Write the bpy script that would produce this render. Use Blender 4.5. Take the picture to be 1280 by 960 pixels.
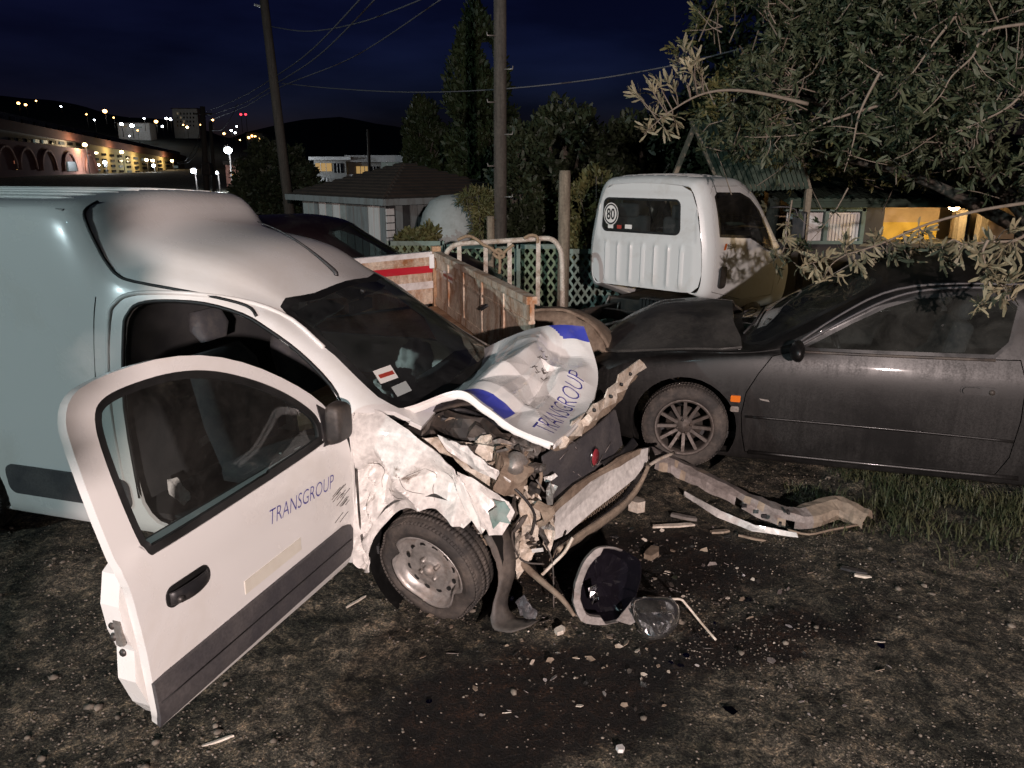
import bpy, bmesh, math, random
import numpy as np
from mathutils import Vector, Matrix, noise
from mathutils.bvhtree import BVHTree
from math import radians as RAD, sin, cos, pi

for o in list(bpy.data.objects):
    bpy.data.objects.remove(o, do_unlink=True)
scene = bpy.context.scene
COL = scene.collection
random.seed(7)
NP = np.random.default_rng(11)

# ------------------------------------------------------------------ camera
F_PX, CAM_H, HOR = 960.0, 2.08, 207.0
PITCH = math.atan((480 - HOR) / F_PX)
cam_data = bpy.data.cameras.new('camera')
cam_data.sensor_width = 36.0
cam_data.lens = 36.0 * F_PX / 1280.0
cam_data.clip_start = 0.05
cam_data.clip_end = 6000
cam = bpy.data.objects.new('camera', cam_data)
COL.objects.link(cam)
cam.location = (0, 0, CAM_H)
cam.rotation_euler = (pi / 2 - PITCH, 0, 0)
scene.camera = cam

# ------------------------------------------------------------------ world, moonlight, exposure
SUN_EL, SUN_AZ = 35.0, -30.0           # azimuth measured from straight behind the camera, minus = from the left
world = bpy.data.worlds.new('World')
scene.world = world
world.use_nodes = True
wn = world.node_tree.nodes; wl = world.node_tree.links
wn.clear()
w_out = wn.new('ShaderNodeOutputWorld'); w_bg = wn.new('ShaderNodeBackground')
sky_t = wn.new('ShaderNodeTexSky'); sky_t.sky_type = 'NISHITA'; sky_t.sun_disc = False
sky_t.sun_elevation = RAD(-3.3); sky_t.sun_rotation = RAD(6)
sky_t.air_density = 1.0; sky_t.dust_density = 0.2; sky_t.ozone_density = 6.0
w_tc = wn.new('ShaderNodeTexCoord')
w_map = wn.new('ShaderNodeMapping'); w_map.inputs['Scale'].default_value = (1.2, 1.2, 5.0)
w_noi = wn.new('ShaderNodeTexNoise'); w_noi.inputs['Scale'].default_value = 2.4; w_noi.inputs['Detail'].default_value = 6
w_ramp = wn.new('ShaderNodeValToRGB')
w_ramp.color_ramp.elements[0].position = 0.40; w_ramp.color_ramp.elements[0].color = (0.62, 0.56, 0.50, 1)
w_ramp.color_ramp.elements[1].position = 0.72; w_ramp.color_ramp.elements[1].color = (1.9, 1.65, 1.35, 1)
w_mul = wn.new('ShaderNodeMix'); w_mul.data_type = 'RGBA'; w_mul.blend_type = 'MULTIPLY'
w_mul.inputs[0].default_value = 1.0
wl.new(w_tc.outputs['Generated'], w_map.inputs['Vector']); wl.new(w_map.outputs['Vector'], w_noi.inputs['Vector'])
wl.new(w_noi.outputs['Fac'], w_ramp.inputs['Fac'])
wl.new(sky_t.outputs['Color'], w_mul.inputs[6]); wl.new(w_ramp.outputs['Color'], w_mul.inputs[7])
wl.new(w_mul.outputs[2], w_bg.inputs['Color']); w_bg.inputs['Strength'].default_value = 0.13
wl.new(w_bg.outputs[0], w_out.inputs[0])

sun_d = bpy.data.lights.new('sun', 'SUN')
sun_d.energy = 0.04; sun_d.angle = RAD(1.0); sun_d.color = (0.52, 0.83, 0.90)
sun = bpy.data.objects.new('sun', sun_d); COL.objects.link(sun)
_sd = Vector((sin(RAD(SUN_AZ)) * cos(RAD(SUN_EL)), -cos(RAD(SUN_AZ)) * cos(RAD(SUN_EL)), sin(RAD(SUN_EL))))
sun.rotation_euler = _sd.to_track_quat('Z', 'Y').to_euler()
sun.location = _sd * 60

vs = scene.view_settings
vs.view_transform = 'Standard'; vs.look = 'None'; vs.gamma = 1.0; vs.use_curve_mapping = False
vs.exposure = 0.0
WARM, COOL = 5200, 11500             # watts of the two flood lamps built below
scene.render.resolution_x = 1024; scene.render.resolution_y = 768

# ------------------------------------------------------------------ photo pixel -> direction / position
OC = np.array([0, 0, CAM_H])
def ray(u, v):
    x = (u - 640) / F_PX; z = (480 - v) / F_PX
    c, s = cos(PITCH), sin(PITCH)
    return np.array([x, c + z * s, -s + z * c])
def at_z(u, v, z=0.0):
    d = ray(u, v); return Vector(OC + (z - CAM_H) / d[2] * d)
def at_y(u, v, y):
    d = ray(u, v); return Vector(OC + y / d[1] * d)
class Frame:
    def __init__(s, tx, ty, yaw, tz=0.0):
        s.T = np.array([tx, ty, tz]); s.yaw = yaw; c, k = cos(yaw), sin(yaw)
        s.R = np.array([[c, -k, 0], [k, c, 0], [0, 0, 1]])
    def l2w(s, p): return s.R @ np.asarray(p, float) + s.T
    def w2l(s, p): return s.R.T @ (np.asarray(p, float) - s.T)
    def ax(s, u, v, axis, val):
        o = s.R.T @ (OC - s.T); d = s.R.T @ ray(u, v)
        return Vector(o + (val - o[axis]) / d[axis] * d)
    def pl(s, u, v, po, n):
        o = s.R.T @ (OC - s.T); d = s.R.T @ ray(u, v); po = np.asarray(po, float); n = np.asarray(n, float)
        return Vector(o + (np.dot(po - o, n) / np.dot(d, n)) * d)
VAN_F = Frame(-.135, 4.02, RAD(-17))
CAR_F = Frame(1.442, 5.926, RAD(163.6))
WORLD_F = Frame(0, 0, 0)

# ------------------------------------------------------------------ materials
MATS = {}
def new_mat(name):
    m = bpy.data.materials.new(name); m.use_nodes = True
    nt = m.node_tree; b = nt.nodes['Principled BSDF']
    MATS[name] = m
    return m, nt, b
def S(b, **kw):
    names = {'color': 'Base Color', 'rough': 'Roughness', 'metal': 'Metallic', 'spec': 'Specular IOR Level', 'coat': 'Coat Weight',
             'coat_rough': 'Coat Roughness', 'alpha': 'Alpha', 'trans': 'Transmission Weight', 'ior': 'IOR', 'em': 'Emission Color', 'ems': 'Emission Strength'}
    for k, v in kw.items():
        if k in ('color', 'em') and len(v) == 3: v = (*v, 1)
        b.inputs[names[k]].default_value = v
def noise_node(nt, scale, detail=4, rough=.6, coord='Object', dist=0.0, vscale=None):
    tc = nt.nodes.new('ShaderNodeTexCoord'); n = nt.nodes.new('ShaderNodeTexNoise')
    n.inputs['Scale'].default_value = scale; n.inputs['Detail'].default_value = detail
    n.inputs['Roughness'].default_value = rough; n.inputs['Distortion'].default_value = dist
    src = tc.outputs[coord]
    if vscale:
        mp = nt.nodes.new('ShaderNodeMapping'); mp.inputs['Scale'].default_value = vscale
        nt.links.new(src, mp.inputs['Vector']); src = mp.outputs['Vector']
    nt.links.new(src, n.inputs['Vector'])
    return n
def ramp(nt, fac, stops):
    r = nt.nodes.new('ShaderNodeValToRGB')
    while len(r.color_ramp.elements) < len(stops): r.color_ramp.elements.new(0.5)
    for e, (p, c) in zip(r.color_ramp.elements, stops):
        e.position = p; e.color = (*c, 1) if len(c) == 3 else c
    nt.links.new(fac, r.inputs['Fac']); return r
def mixc(nt, fac, a, b, mode='MIX'):
    m = nt.nodes.new('ShaderNodeMix'); m.data_type = 'RGBA'; m.blend_type = mode
    for sock, val in ((m.inputs[0], fac), (m.inputs[6], a), (m.inputs[7], b)):
        if hasattr(val, 'is_linked') or isinstance(val, bpy.types.NodeSocket): nt.links.new(val, sock)
        elif isinstance(val, (int, float)): sock.default_value = val
        else: sock.default_value = (*val, 1) if len(val) == 3 else val
    return m.outputs[2]
def bump(nt, b, height, strength=.3, dist=.01):
    bp = nt.nodes.new('ShaderNodeBump'); bp.inputs['Strength'].default_value = strength; bp.inputs['Distance'].default_value = dist
    nt.links.new(height, bp.inputs['Height']); nt.links.new(bp.outputs['Normal'], b.inputs['Normal'])
def dirty(name, base, dirt, rough=.4, metal=0, lo=.45, hi=.75, scale=3.0, rough_d=.85, coat=0, bumpv=0, vscale=None, spec=.5, fine=0):
    """base colour with patches of dirt"""
    m, nt, b = new_mat(name)
    n = noise_node(nt, scale, 7, .68, vscale=vscale, dist=.3)
    r = ramp(nt, n.outputs['Fac'], [(lo, (0, 0, 0)), (hi, (1, 1, 1))])
    col = mixc(nt, r.outputs['Color'], base, dirt)
    if fine:
        n2 = noise_node(nt, fine, 3, .6)
        r2 = ramp(nt, n2.outputs['Fac'], [(.3, (.75, .75, .75)), (.7, (1.15, 1.15, 1.15))])
        col = mixc(nt, 1.0, col, r2.outputs['Color'], 'MULTIPLY')
    nt.links.new(col, b.inputs['Base Color'])
    rr = ramp(nt, n.outputs['Fac'], [(lo, (rough,) * 3), (hi, (rough_d,) * 3)])
    nt.links.new(rr.outputs['Color'], b.inputs['Roughness'])
    S(b, metal=metal, coat=coat, coat_rough=.06, spec=spec)
    if bumpv:
        n3 = noise_node(nt, fine or 40, 5, .6); bump(nt, b, n3.outputs['Fac'], bumpv, .01)
    return m
def glass(name, tint, rough=.03, dust=.08, dustc=(.35, .34, .32), fres=1.45):
    m, nt, b = new_mat(name)
    nt.nodes.remove(b)
    out = nt.nodes['Material Output']
    tr = nt.nodes.new('ShaderNodeBsdfTransparent'); tr.inputs['Color'].default_value = (*tint, 1)
    gl = nt.nodes.new('ShaderNodeBsdfGlossy'); gl.inputs['Roughness'].default_value = rough
    fr = nt.nodes.new('ShaderNodeFresnel'); fr.inputs['IOR'].default_value = fres
    mx = nt.nodes.new('ShaderNodeMixShader')
    nt.links.new(fr.outputs[0], mx.inputs[0]); nt.links.new(tr.outputs[0], mx.inputs[1]); nt.links.new(gl.outputs[0], mx.inputs[2])
    df = nt.nodes.new('ShaderNodeBsdfDiffuse'); df.inputs['Color'].default_value = (*dustc, 1)
    n = noise_node(nt, 5, 8, .7, dist=.6)
    r = ramp(nt, n.outputs['Fac'], [(.35, (dust * .3,) * 3), (.75, (dust * 1.6,) * 3)])
    m2 = nt.nodes.new('ShaderNodeMixShader')
    nt.links.new(r.outputs['Color'], m2.inputs[0]); nt.links.new(mx.outputs[0], m2.inputs[1]); nt.links.new(df.outputs[0], m2.inputs[2])
    nt.links.new(m2.outputs[0], out.inputs[0])
    return m
def emis(name, col, st):
    m, nt, b = new_mat(name); S(b, color=(0, 0, 0), em=col, ems=st); return m

dirty('van_white', (.74, .73, .71), (.60, .56, .50), rough=.26, coat=.5, lo=.48, hi=.9, scale=1.6, rough_d=.45)
dirty('van_dented', (.70, .68, .65), (.17, .12, .085), rough=.30, coat=.35, lo=.63, hi=.70, scale=5, rough_d=.7, fine=30)
dirty('van_blue', (.055, .07, .42), (.16, .15, .34), rough=.35, lo=.5, hi=.85, scale=6)
dirty('primer_teal', (.12, .21, .19), (.3, .32, .3), rough=.6)
dirty('letter_blue', (.05, .045, .26), (.12, .11, .30), rough=.4, scale=8)
dirty('black_plastic', (.016, .016, .018), (.07, .06, .052), rough=.42, lo=.45, hi=.85, scale=6, fine=60)
dirty('grey_plastic', (.055, .053, .058), (.11, .10, .095), rough=.5, lo=.4, hi=.85, scale=4, fine=80)
dirty('dusty_black', (.028, .026, .025), (.13, .105, .085), rough=.5, lo=.38, hi=.75, scale=5, fine=50)
dirty('rubber', (.035, .032, .030), (.15, .125, .105), rough=.8, lo=.42, hi=.78, scale=7, fine=45, bumpv=.15)
dirty('seal_black', (.006, .006, .006), (.02, .02, .02), rough=.5)
dirty('steel_rim', (.42, .40, .38), (.24, .18, .14), rough=.38, metal=.6, lo=.48, hi=.75, scale=9, fine=40)
dirty('dusty_grey', (.25, .22, .205), (.10, .083, .075), rough=.6, lo=.4, hi=.75, scale=9, fine=60)
dirty('plate_cream', (.66, .63, .55), (.58, .54, .46), rough=.5, scale=6)
dirty('alloy_rim', (.17, .15, .138), (.08, .062, .05), rough=.5, metal=.55, lo=.4, hi=.7, scale=9, fine=40)
dirty('dark_metal', (.05, .047, .045), (.13, .10, .08), rough=.45, metal=.5, lo=.4, hi=.75, scale=9)
dirty('cream_metal', (.62, .56, .48), (.28, .20, .13), rough=.5, lo=.45, hi=.72, scale=9, fine=50)
dirty('grey_metal', (.33, .31, .29), (.16, .12, .09), rough=.42, metal=.6, lo=.42, hi=.75, scale=11, fine=60)
dirty('muddy', (.17, .125, .09), (.30, .24, .18), rough=.8, lo=.4, hi=.7, scale=7, fine=30, bumpv=.4)
dirty('tan_plastic', (.30, .24, .18), (.12, .10, .08), rough=.6, lo=.45, hi=.75, scale=6, fine=40, bumpv=.2)
dirty('interior', (.035, .035, .037), (.06, .058, .055), rough=.8)
dirty('seat_cloth', (.05, .05, .055), (.09, .085, .08), rough=.95, scale=14)
dirty('airbag', (.62, .60, .56), (.42, .39, .35), rough=.9, scale=8)
m, nt, b = new_mat('car_black')
n1 = noise_node(nt, 1.0, 7, .7, vscale=(24, 24, 1.0)); n2 = noise_node(nt, 1.6, 5, .65); n3 = noise_node(nt, 90, 3, .6)
r1 = ramp(nt, n1.outputs['Fac'], [(.34, (.25, .25, .25)), (.86, (.85, .85, .85))]); r2 = ramp(nt, n2.outputs['Fac'], [(.38, (.12, .12, .12)), (.70, (1, 1, 1))]); r3 = ramp(nt, n3.outputs['Fac'], [(.35, (.5, .5, .5)), (.65, (1.3, 1.3, 1.3))])
dm = mixc(nt, 1.0, mixc(nt, 1.0, r1.outputs['Color'], r2.outputs['Color'], 'MULTIPLY'), r3.outputs['Color'], 'MULTIPLY')
nt.links.new(mixc(nt, dm, (.0040, .0038, .0038), (.027, .0245, .0225)), b.inputs['Base Color'])
nt.links.new(mixc(nt, dm, (.36, .36, .36), (.8, .8, .8)), b.inputs['Roughness']); S(b, coat=.12, coat_rough=.06, spec=.4)
dirty('car_black_hood', (.018, .0175, .0175), (.075, .067, .06), rough=.33, coat=.3, lo=.36, hi=.74, scale=2.0, rough_d=.7, fine=70)
dirty('truck_white', (.66, .68, .67), (.45, .42, .37), rough=.35, coat=.3, lo=.52, hi=.85, scale=2.5)
dirty('rusty_white', (.66, .56, .45), (.33, .145, .06), rough=.6, lo=.43, hi=.66, scale=5.5, rough_d=.95, fine=40, bumpv=.2, vscale=(1, 1, .6))
dirty('rust_orange', (.50, .33, .20), (.24, .11, .05), rough=.8, lo=.4, hi=.7, scale=5, fine=40, bumpv=.25)
dirty('red_tape', (.50, .018, .035), (.35, .06, .06), rough=.35, scale=10, lo=.55, hi=.8)
dirty('white_tape', (.75, .73, .72), (.5, .45, .42), rough=.4, scale=10)
dirty('rope', (.34, .25, .16), (.18, .12, .08), rough=1, scale=30)
dirty('wood_pole', (.105, .09, .075), (.05, .042, .035), rough=.95, scale=5, vscale=(6, 6, .5), lo=.35, hi=.7, fine=30, bumpv=.3)
dirty('wood_post', (.30, .25, .185), (.14, .11, .08), rough=.95, scale=5, vscale=(6, 6, .5), lo=.35, hi=.7, fine=30, bumpv=.3)
dirty('lattice_green', (.20, .27, .17), (.11, .13, .08), rough=.8, scale=9)
dirty('fence_rail', (.22, .30, .26), (.12, .14, .11), rough=.8, scale=6)
dirty('sheet_grey', (.23, .25, .25), (.13, .12, .11), rough=.6, scale=3, vscale=(3, 3, .6))
dirty('roof_brown', (.048, .034, .026), (.02, .016, .013), rough=.9, scale=4)
dirty('tank_grey', (.36, .39, .38), (.24, .25, .23), rough=.6, scale=3)
dirty('concrete', (.34, .33, .31), (.22, .20, .18), rough=.9, scale=1.2)
dirty('brick_red', (.16, .055, .035), (.10, .04, .03), rough=.9, scale=1.0)
dirty('ochre_wall', (.42, .33, .14), (.30, .24, .12), rough=.9, scale=.8)
dirty('pink_wall', (.50, .24, .18), (.40, .19, .14), rough=.9, scale=.8)
dirty('green_sheet', (.032, .052, .034), (.02, .028, .018), rough=.7, scale=2)
dirty('white_panel', (.68, .66, .64), (.5, .46, .42), rough=.7, scale=3, vscale=(6, 6, .4))
dirty('yellow_board', (.56, .37, .05), (.42, .27, .05), rough=.7, scale=4)
dirty('tan_board', (.40, .28, .16), (.28, .19, .11), rough=.8, scale=4)
dirty('teal_frame', (.13, .20, .19), (.09, .12, .11), rough=.7)
dirty('bark', (.085, .07, .055), (.14, .12, .10), rough=.95, scale=20, fine=40, bumpv=.3)
dirty('twig', (.19, .155, .12), (.12, .10, .075), rough=.9, scale=20)
def leaf(name, c1, c2, rough=.55, sc=6.0):
    m, nt, b = new_mat(name)
    n = noise_node(nt, sc, 3, .6)
    r = ramp(nt, n.outputs['Fac'], [(.35, c1), (.7, c2)])
    nt.links.new(r.outputs['Color'], b.inputs['Base Color']); S(b, rough=rough, spec=.35)
    b.inputs['Subsurface Weight'].default_value = 0
    return m
leaf('leaf_dim', (.028, .040, .019), (.084, .097, .054), sc=1.5)  # upper crown of the big tree: weak light there put into a darker colour
leaf('leaf_lit', (.14, .13, .080), (.29, .255, .165), sc=2.5)  # low boughs of the same tree: lamp light painted in as a paler colour
leaf('leaf_dark', (.016, .023, .011), (.036, .045, .020), sc=2)
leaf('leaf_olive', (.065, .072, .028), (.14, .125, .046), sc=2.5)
leaf('leaf_poplar', (.020, .031, .012), (.044, .056, .021), sc=1.2)
leaf('grass', (.028, .040, .017), (.085, .082, .042), sc=5)
glass('windscreen', (.80, .86, .84), dust=.06, dustc=(.26, .27, .27))
glass('side_glass', (.62, .68, .66), dust=.05, dustc=(.28, .27, .25))
glass('dusty_glass', (.50, .55, .54), dust=.10, dustc=(.20, .20, .18))
glass('clear_lens', (.93, .95, .96), dust=.06, dustc=(.5, .48, .45))
m, nt, b = new_mat('chrome'); S(b, color=(.75, .74, .76), metal=1, rough=.12)
m, nt, b = new_mat('wet_black'); S(b, color=(.008, .007, .010), rough=.10, coat=.5)
m, nt, b = new_mat('orange_lens'); S(b, color=(.62, .14, .012), rough=.2, coat=.5)
m, nt, b = new_mat('badge_red'); S(b, color=(.25, .03, .04), rough=.25, coat=.5)
m, nt, b = new_mat('print_white'); S(b, color=(.75, .74, .70), rough=.6)
m, nt, b = new_mat('print_black'); S(b, color=(.012, .012, .014), rough=.5)
m, nt, b = new_mat('print_red'); S(b, color=(.36, .045, .03), rough=.5)
m, nt, b = new_mat('wire'); S(b, color=(.11, .11, .12), rough=.7)
m, nt, b = new_mat('stone'); S(b, rough=.9)
n = noise_node(nt, 23, 2); r = ramp(nt, n.outputs['Fac'], [(.3, (.060, .052, .042)), (.52, (.13, .11, .088)), (.76, (.25, .215, .175))])
nt.links.new(r.outputs['Color'], b.inputs['Base Color'])
emis('lamp_white', (.80, .90, 1.0), 40); emis('lamp_sodium', (1.0, .66, .28), 26)
emis('lamp_orange', (1.0, .52, .16), 14); emis('lamp_red', (1, .05, .08), 3); emis('bulb_warm', (1.0, .72, .36), 90)
emis('window_lit', (1.0, .62, .22), .38); emis('window_dim', (.62, .75, .70), .10); emis('window_warm', (1.0, .78, .48), .12)
m, nt, b = new_mat('window_dark'); S(b, color=(.012, .013, .016), rough=.12)

# ------------------------------------------------------------------ mesh helpers
def link(o, parent=None):
    COL.objects.link(o)
    if parent is not None: o.parent = parent
    return o
def mobj(name, verts, faces, mat, parent=None, smooth=False, fmat=None):
    me = bpy.data.meshes.new(name)
    me.from_pydata([tuple(v) for v in verts], [], [tuple(f) for f in faces])
    mats = mat if isinstance(mat, (list, tuple)) else [mat]
    for k in mats: me.materials.append(MATS[k])
    if fmat is not None: me.polygons.foreach_set('material_index', np.asarray(fmat, dtype=np.int32))
    if smooth: me.polygons.foreach_set('use_smooth', [True] * len(me.polygons))
    me.update()
    return link(bpy.data.objects.new(name, me), parent)
def bobj(name, bm, mat, parent=None, smooth=False, solid=0.0, bevel=0.0, off=-1.0):
    me = bpy.data.meshes.new(name)
    bm.to_mesh(me); bm.free()
    for k in (mat if isinstance(mat, (list, tuple)) else [mat]): me.materials.append(MATS[k])
    if smooth: me.polygons.foreach_set('use_smooth', [True] * len(me.polygons))
    o = link(bpy.data.objects.new(name, me), parent)
    if solid:
        md = o.modifiers.new('solid', 'SOLIDIFY'); md.thickness = solid; md.offset = off
        if smooth:
            es = o.modifiers.new('split', 'EDGE_SPLIT'); es.split_angle = RAD(34)
    if bevel:
        md = o.modifiers.new('bevel', 'BEVEL'); md.width = bevel; md.segments = 2; md.limit_method = 'ANGLE'
    return o
def thing(name, label, cat, loc=(0, 0, 0), rz=0.0, group=None):
    o = bpy.data.objects.new(name, None); o.empty_display_size = .2
    o.location = loc; o.rotation_euler = (0, 0, rz)
    link(o); o['label'] = label; o['category'] = cat
    if group: o['group'] = group
    return o
def tag(o, label, cat, group=None, kind=None):
    if label: o['label'] = label
    if cat: o['category'] = cat
    if group: o['group'] = group
    if kind: o['kind'] = kind
    return o
def struct(o):
    o['kind'] = 'structure'; return o
def part(o, label): o['label'] = label; return o

def box_data(c, s, rot=None):
    c = Vector(c); h = Vector(s) / 2
    vs_ = [Vector((x * h.x, y * h.y, z * h.z)) for x in (-1, 1) for y in (-1, 1) for z in (-1, 1)]
    if rot is not None: vs_ = [rot @ v for v in vs_]
    return [c + v for v in vs_], [(0, 1, 3, 2), (4, 6, 7, 5), (0, 4, 5, 1), (2, 3, 7, 6), (0, 2, 6, 4), (1, 5, 7, 3)]
def box(name, c, s, mat, parent=None, rot=None, bevel=0.0):
    v, f = box_data(c, s, rot); o = mobj(name, v, f, mat, parent)
    if bevel:
        md = o.modifiers.new('bevel', 'BEVEL'); md.width = bevel; md.segments = 2
    return o
def multi_box(name, items, mat, parent=None):
    V, Fc = [], []
    for it in items:
        v, f = box_data(*it); n = len(V); V += v; Fc += [tuple(i + n for i in q) for q in f]
    return mobj(name, V, Fc, mat, parent)
def bar_data(a, b, w, t, up=(0, 0, 1)):
    a = Vector(a); b = Vector(b); d = (b - a); L = d.length; d.normalize()
    s = d.cross(Vector(up))
    if s.length < 1e-4: s = d.cross(Vector((1, 0, 0)))
    s.normalize(); u = s.cross(d)
    vs_ = []
    for p in (a, b):
        for q, r_ in ((-1, -1), (1, -1), (1, 1), (-1, 1)): vs_.append(p + s * (q * w / 2) + u * (r_ * t / 2))
    return vs_, [(3, 2, 1, 0), (4, 5, 6, 7), (0, 1, 5, 4), (1, 2, 6, 5), (2, 3, 7, 6), (3, 0, 4, 7)]
def bar(name, a, b, w, t, mat, parent=None, up=(0, 0, 1)):
    v, f = bar_data(a, b, w, t, up); return mobj(name, v, f, mat, parent)
def smooth_path(pts, sub=6):
    pts = [Vector(p) for p in pts]
    if len(pts) < 3: return pts
    out = []
    for i in range(len(pts) - 1):
        p0 = pts[max(i - 1, 0)]; p1 = pts[i]; p2 = pts[i + 1]; p3 = pts[min(i + 2, len(pts) - 1)]
        for k in range(sub):
            t = k / sub; t2 = t * t; t3 = t2 * t
            out.append(.5 * ((2 * p1) + (p2 - p0) * t + (2 * p0 - 5 * p1 + 4 * p2 - p3) * t2 + (3 * p1 - p0 - 3 * p2 + p3) * t3))
    out.append(pts[-1]); return out
def tube_data(pts, r, n=8, caps=True):
    pts = [Vector(p) for p in pts]; V, Fc = [], []
    rs = r if isinstance(r, (list, tuple)) else [r] * len(pts)
    if len(rs) != len(pts): rs = list(np.interp(np.linspace(0, 1, len(pts)), np.linspace(0, 1, len(rs)), rs))
    ref = None
    for i, p in enumerate(pts):
        d = (pts[min(i + 1, len(pts) - 1)] - pts[max(i - 1, 0)]).normalized()
        if ref is None: ref = d.orthogonal().normalized()
        s = (ref - d * ref.dot(d)); s = s.normalized() if s.length > 1e-6 else d.orthogonal().normalized(); ref = s
        t = d.cross(s)
        for k in range(n):
            a = 2 * pi * k / n; V.append(p + (s * cos(a) + t * sin(a)) * rs[i])
    for i in range(len(pts) - 1):
        for k in range(n):
            Fc.append((i * n + k, i * n + (k + 1) % n, (i + 1) * n + (k + 1) % n, (i + 1) * n + k))
    if caps: Fc.append(tuple(reversed(range(n)))); Fc.append(tuple(range((len(pts) - 1) * n, len(pts) * n)))
    return V, Fc
def tube(name, pts, r, mat, parent=None, n=8, sub=0, smooth=True):
    if sub: pts = smooth_path(pts, sub)
    v, f = tube_data(pts, r, n); return mobj(name, v, f, mat, parent, smooth)
def ribbon(name, pts, side, widths, mat, parent, thick=.004, sub=5):
    P = smooth_path(pts, sub); n = len(P); W = np.interp(np.linspace(0, 1, n), np.linspace(0, 1, len(widths)), widths); side = Vector(side).normalized(); V, Fc = [], []
    for i, p in enumerate(P):
        for k in range(4): V.append(p + side * (W[i] * (k / 3 - .5)) + Vector((.006, .004, .006)) * noise.noise(p * 30 + Vector((k * 2.0, 0, 0))))
    for i in range(n - 1):
        for k in range(3): Fc.append((i * 4 + k, (i + 1) * 4 + k, (i + 1) * 4 + k + 1, i * 4 + k + 1))
    o = mobj(name, V, Fc, mat, parent, True); md = o.modifiers.new('s', 'SOLIDIFY'); md.thickness = thick
    return o
class Acc:
    def __init__(s): s.V = []; s.F = []; s.M = []
    def add(s, vf, m=0):
        n = len(s.V); s.V += list(vf[0]); s.F += [tuple(i + n for i in q) for q in vf[1]]; s.M += [m] * len(vf[1]); return s
    def obj(s, name, mat, parent=None, smooth=False): return mobj(name, s.V, s.F, mat, parent, smooth, s.M)
def lathe_data(prof, n=32, axis='y', c=(0, 0, 0), close=False):
    """prof: (r, h) pairs; h runs along axis"""
    V, Fc = [], []
    for (r, h) in prof:
        for k in range(n):
            a = 2 * pi * k / n
            if axis == 'y': V.append(Vector((r * cos(a) + c[0], h + c[1], r * sin(a) + c[2])))
            elif axis == 'z': V.append(Vector((r * cos(a) + c[0], r * sin(a) + c[1], h + c[2])))
            else: V.append(Vector((h + c[0], r * cos(a) + c[1], r * sin(a) + c[2])))
    m = len(prof)
    for i in range(m - 1 if not close else m):
        j = (i + 1) % m
        for k in range(n): Fc.append((i * n + k, i * n + (k + 1) % n, j * n + (k + 1) % n, j * n + k))
    return V, Fc
def lathe(name, prof, mat, parent=None, n=32, axis='y', c=(0, 0, 0), close=False, smooth=True):
    v, f = lathe_data(prof, n, axis, c, close); return mobj(name, v, f, mat, parent, smooth)

def pchip(xs, ys, xq):
    xs = np.asarray(xs, float); ys = np.asarray(ys, float); h = np.diff(xs); d = np.diff(ys, axis=0) / h[:, None]
    m = np.zeros_like(ys); m[0] = d[0]; m[-1] = d[-1]
    for i in range(1, len(xs) - 1):
        w1 = 2 * h[i] + h[i - 1]; w2 = h[i] + 2 * h[i - 1]
        same = d[i - 1] * d[i] > 0
        with np.errstate(divide='ignore', invalid='ignore'):
            v = (w1 + w2) / (w1 / d[i - 1] + w2 / d[i])
        m[i] = np.where(same, v, 0)
    idx = np.clip(np.searchsorted(xs, xq, 'right') - 1, 0, len(xs) - 2)
    t = ((xq - xs[idx]) / h[idx])[:, None]; H_ = h[idx][:, None]
    return ((2 * t ** 3 - 3 * t ** 2 + 1) * ys[idx] + (t ** 3 - 2 * t ** 2 + t) * H_ * m[idx] + (-2 * t ** 3 + 3 * t ** 2) * ys[idx + 1] + (t ** 3 - t ** 2) * H_ * m[idx + 1])
def loft_shell(stations, nx, per=4, mirror=True):
    """stations: (x, [(y, z) ...]) half sections from sill to the middle of the roof -> bmesh of the full shell"""
    stations = sorted(stations, key=lambda s: s[0])
    xs = np.array([s[0] for s in stations]); n = len(stations[0][1])
    A = np.array([s[1] for s in stations], float).reshape(len(xs), n * 2)
    xq = []
    for i in range(len(xs) - 1):
        k = max(2, int(round((xs[i + 1] - xs[i]) / nx))); xq += list(np.linspace(xs[i], xs[i + 1], k, endpoint=False))
    xq.append(xs[-1]); xq = np.array(xq)
    G = pchip(xs, A, xq).reshape(len(xq), n, 2)
    rows = []
    for i in range(len(xq)):
        c = [Vector((0, p[0], p[1])) for p in G[i]]
        if mirror: c = [Vector((0, -p.y, p.z)) for p in c] + [Vector((0, p.y, p.z)) for p in reversed(c[:-1])]
        q = smooth_path(c, per)
        rows.append([Vector((xq[i], v.y, v.z)) for v in q])
    bm = bmesh.new(); g = [[bm.verts.new(v) for v in r_] for r_ in rows]
    for i in range(len(g) - 1):
        for j in range(len(g[0]) - 1): bm.faces.new((g[i][j], g[i + 1][j], g[i + 1][j + 1], g[i][j + 1]))
    bm.normal_update()
    return bm
def in_poly(x, y, poly):
    c = False; j = len(poly) - 1
    for i in range(len(poly)):
        xi, yi = poly[i]; xj, yj = poly[j]
        if (yi > y) != (yj > y) and x < (xj - xi) * (y - yi) / (yj - yi) + xi: c = not c
        j = i
    return c
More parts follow.
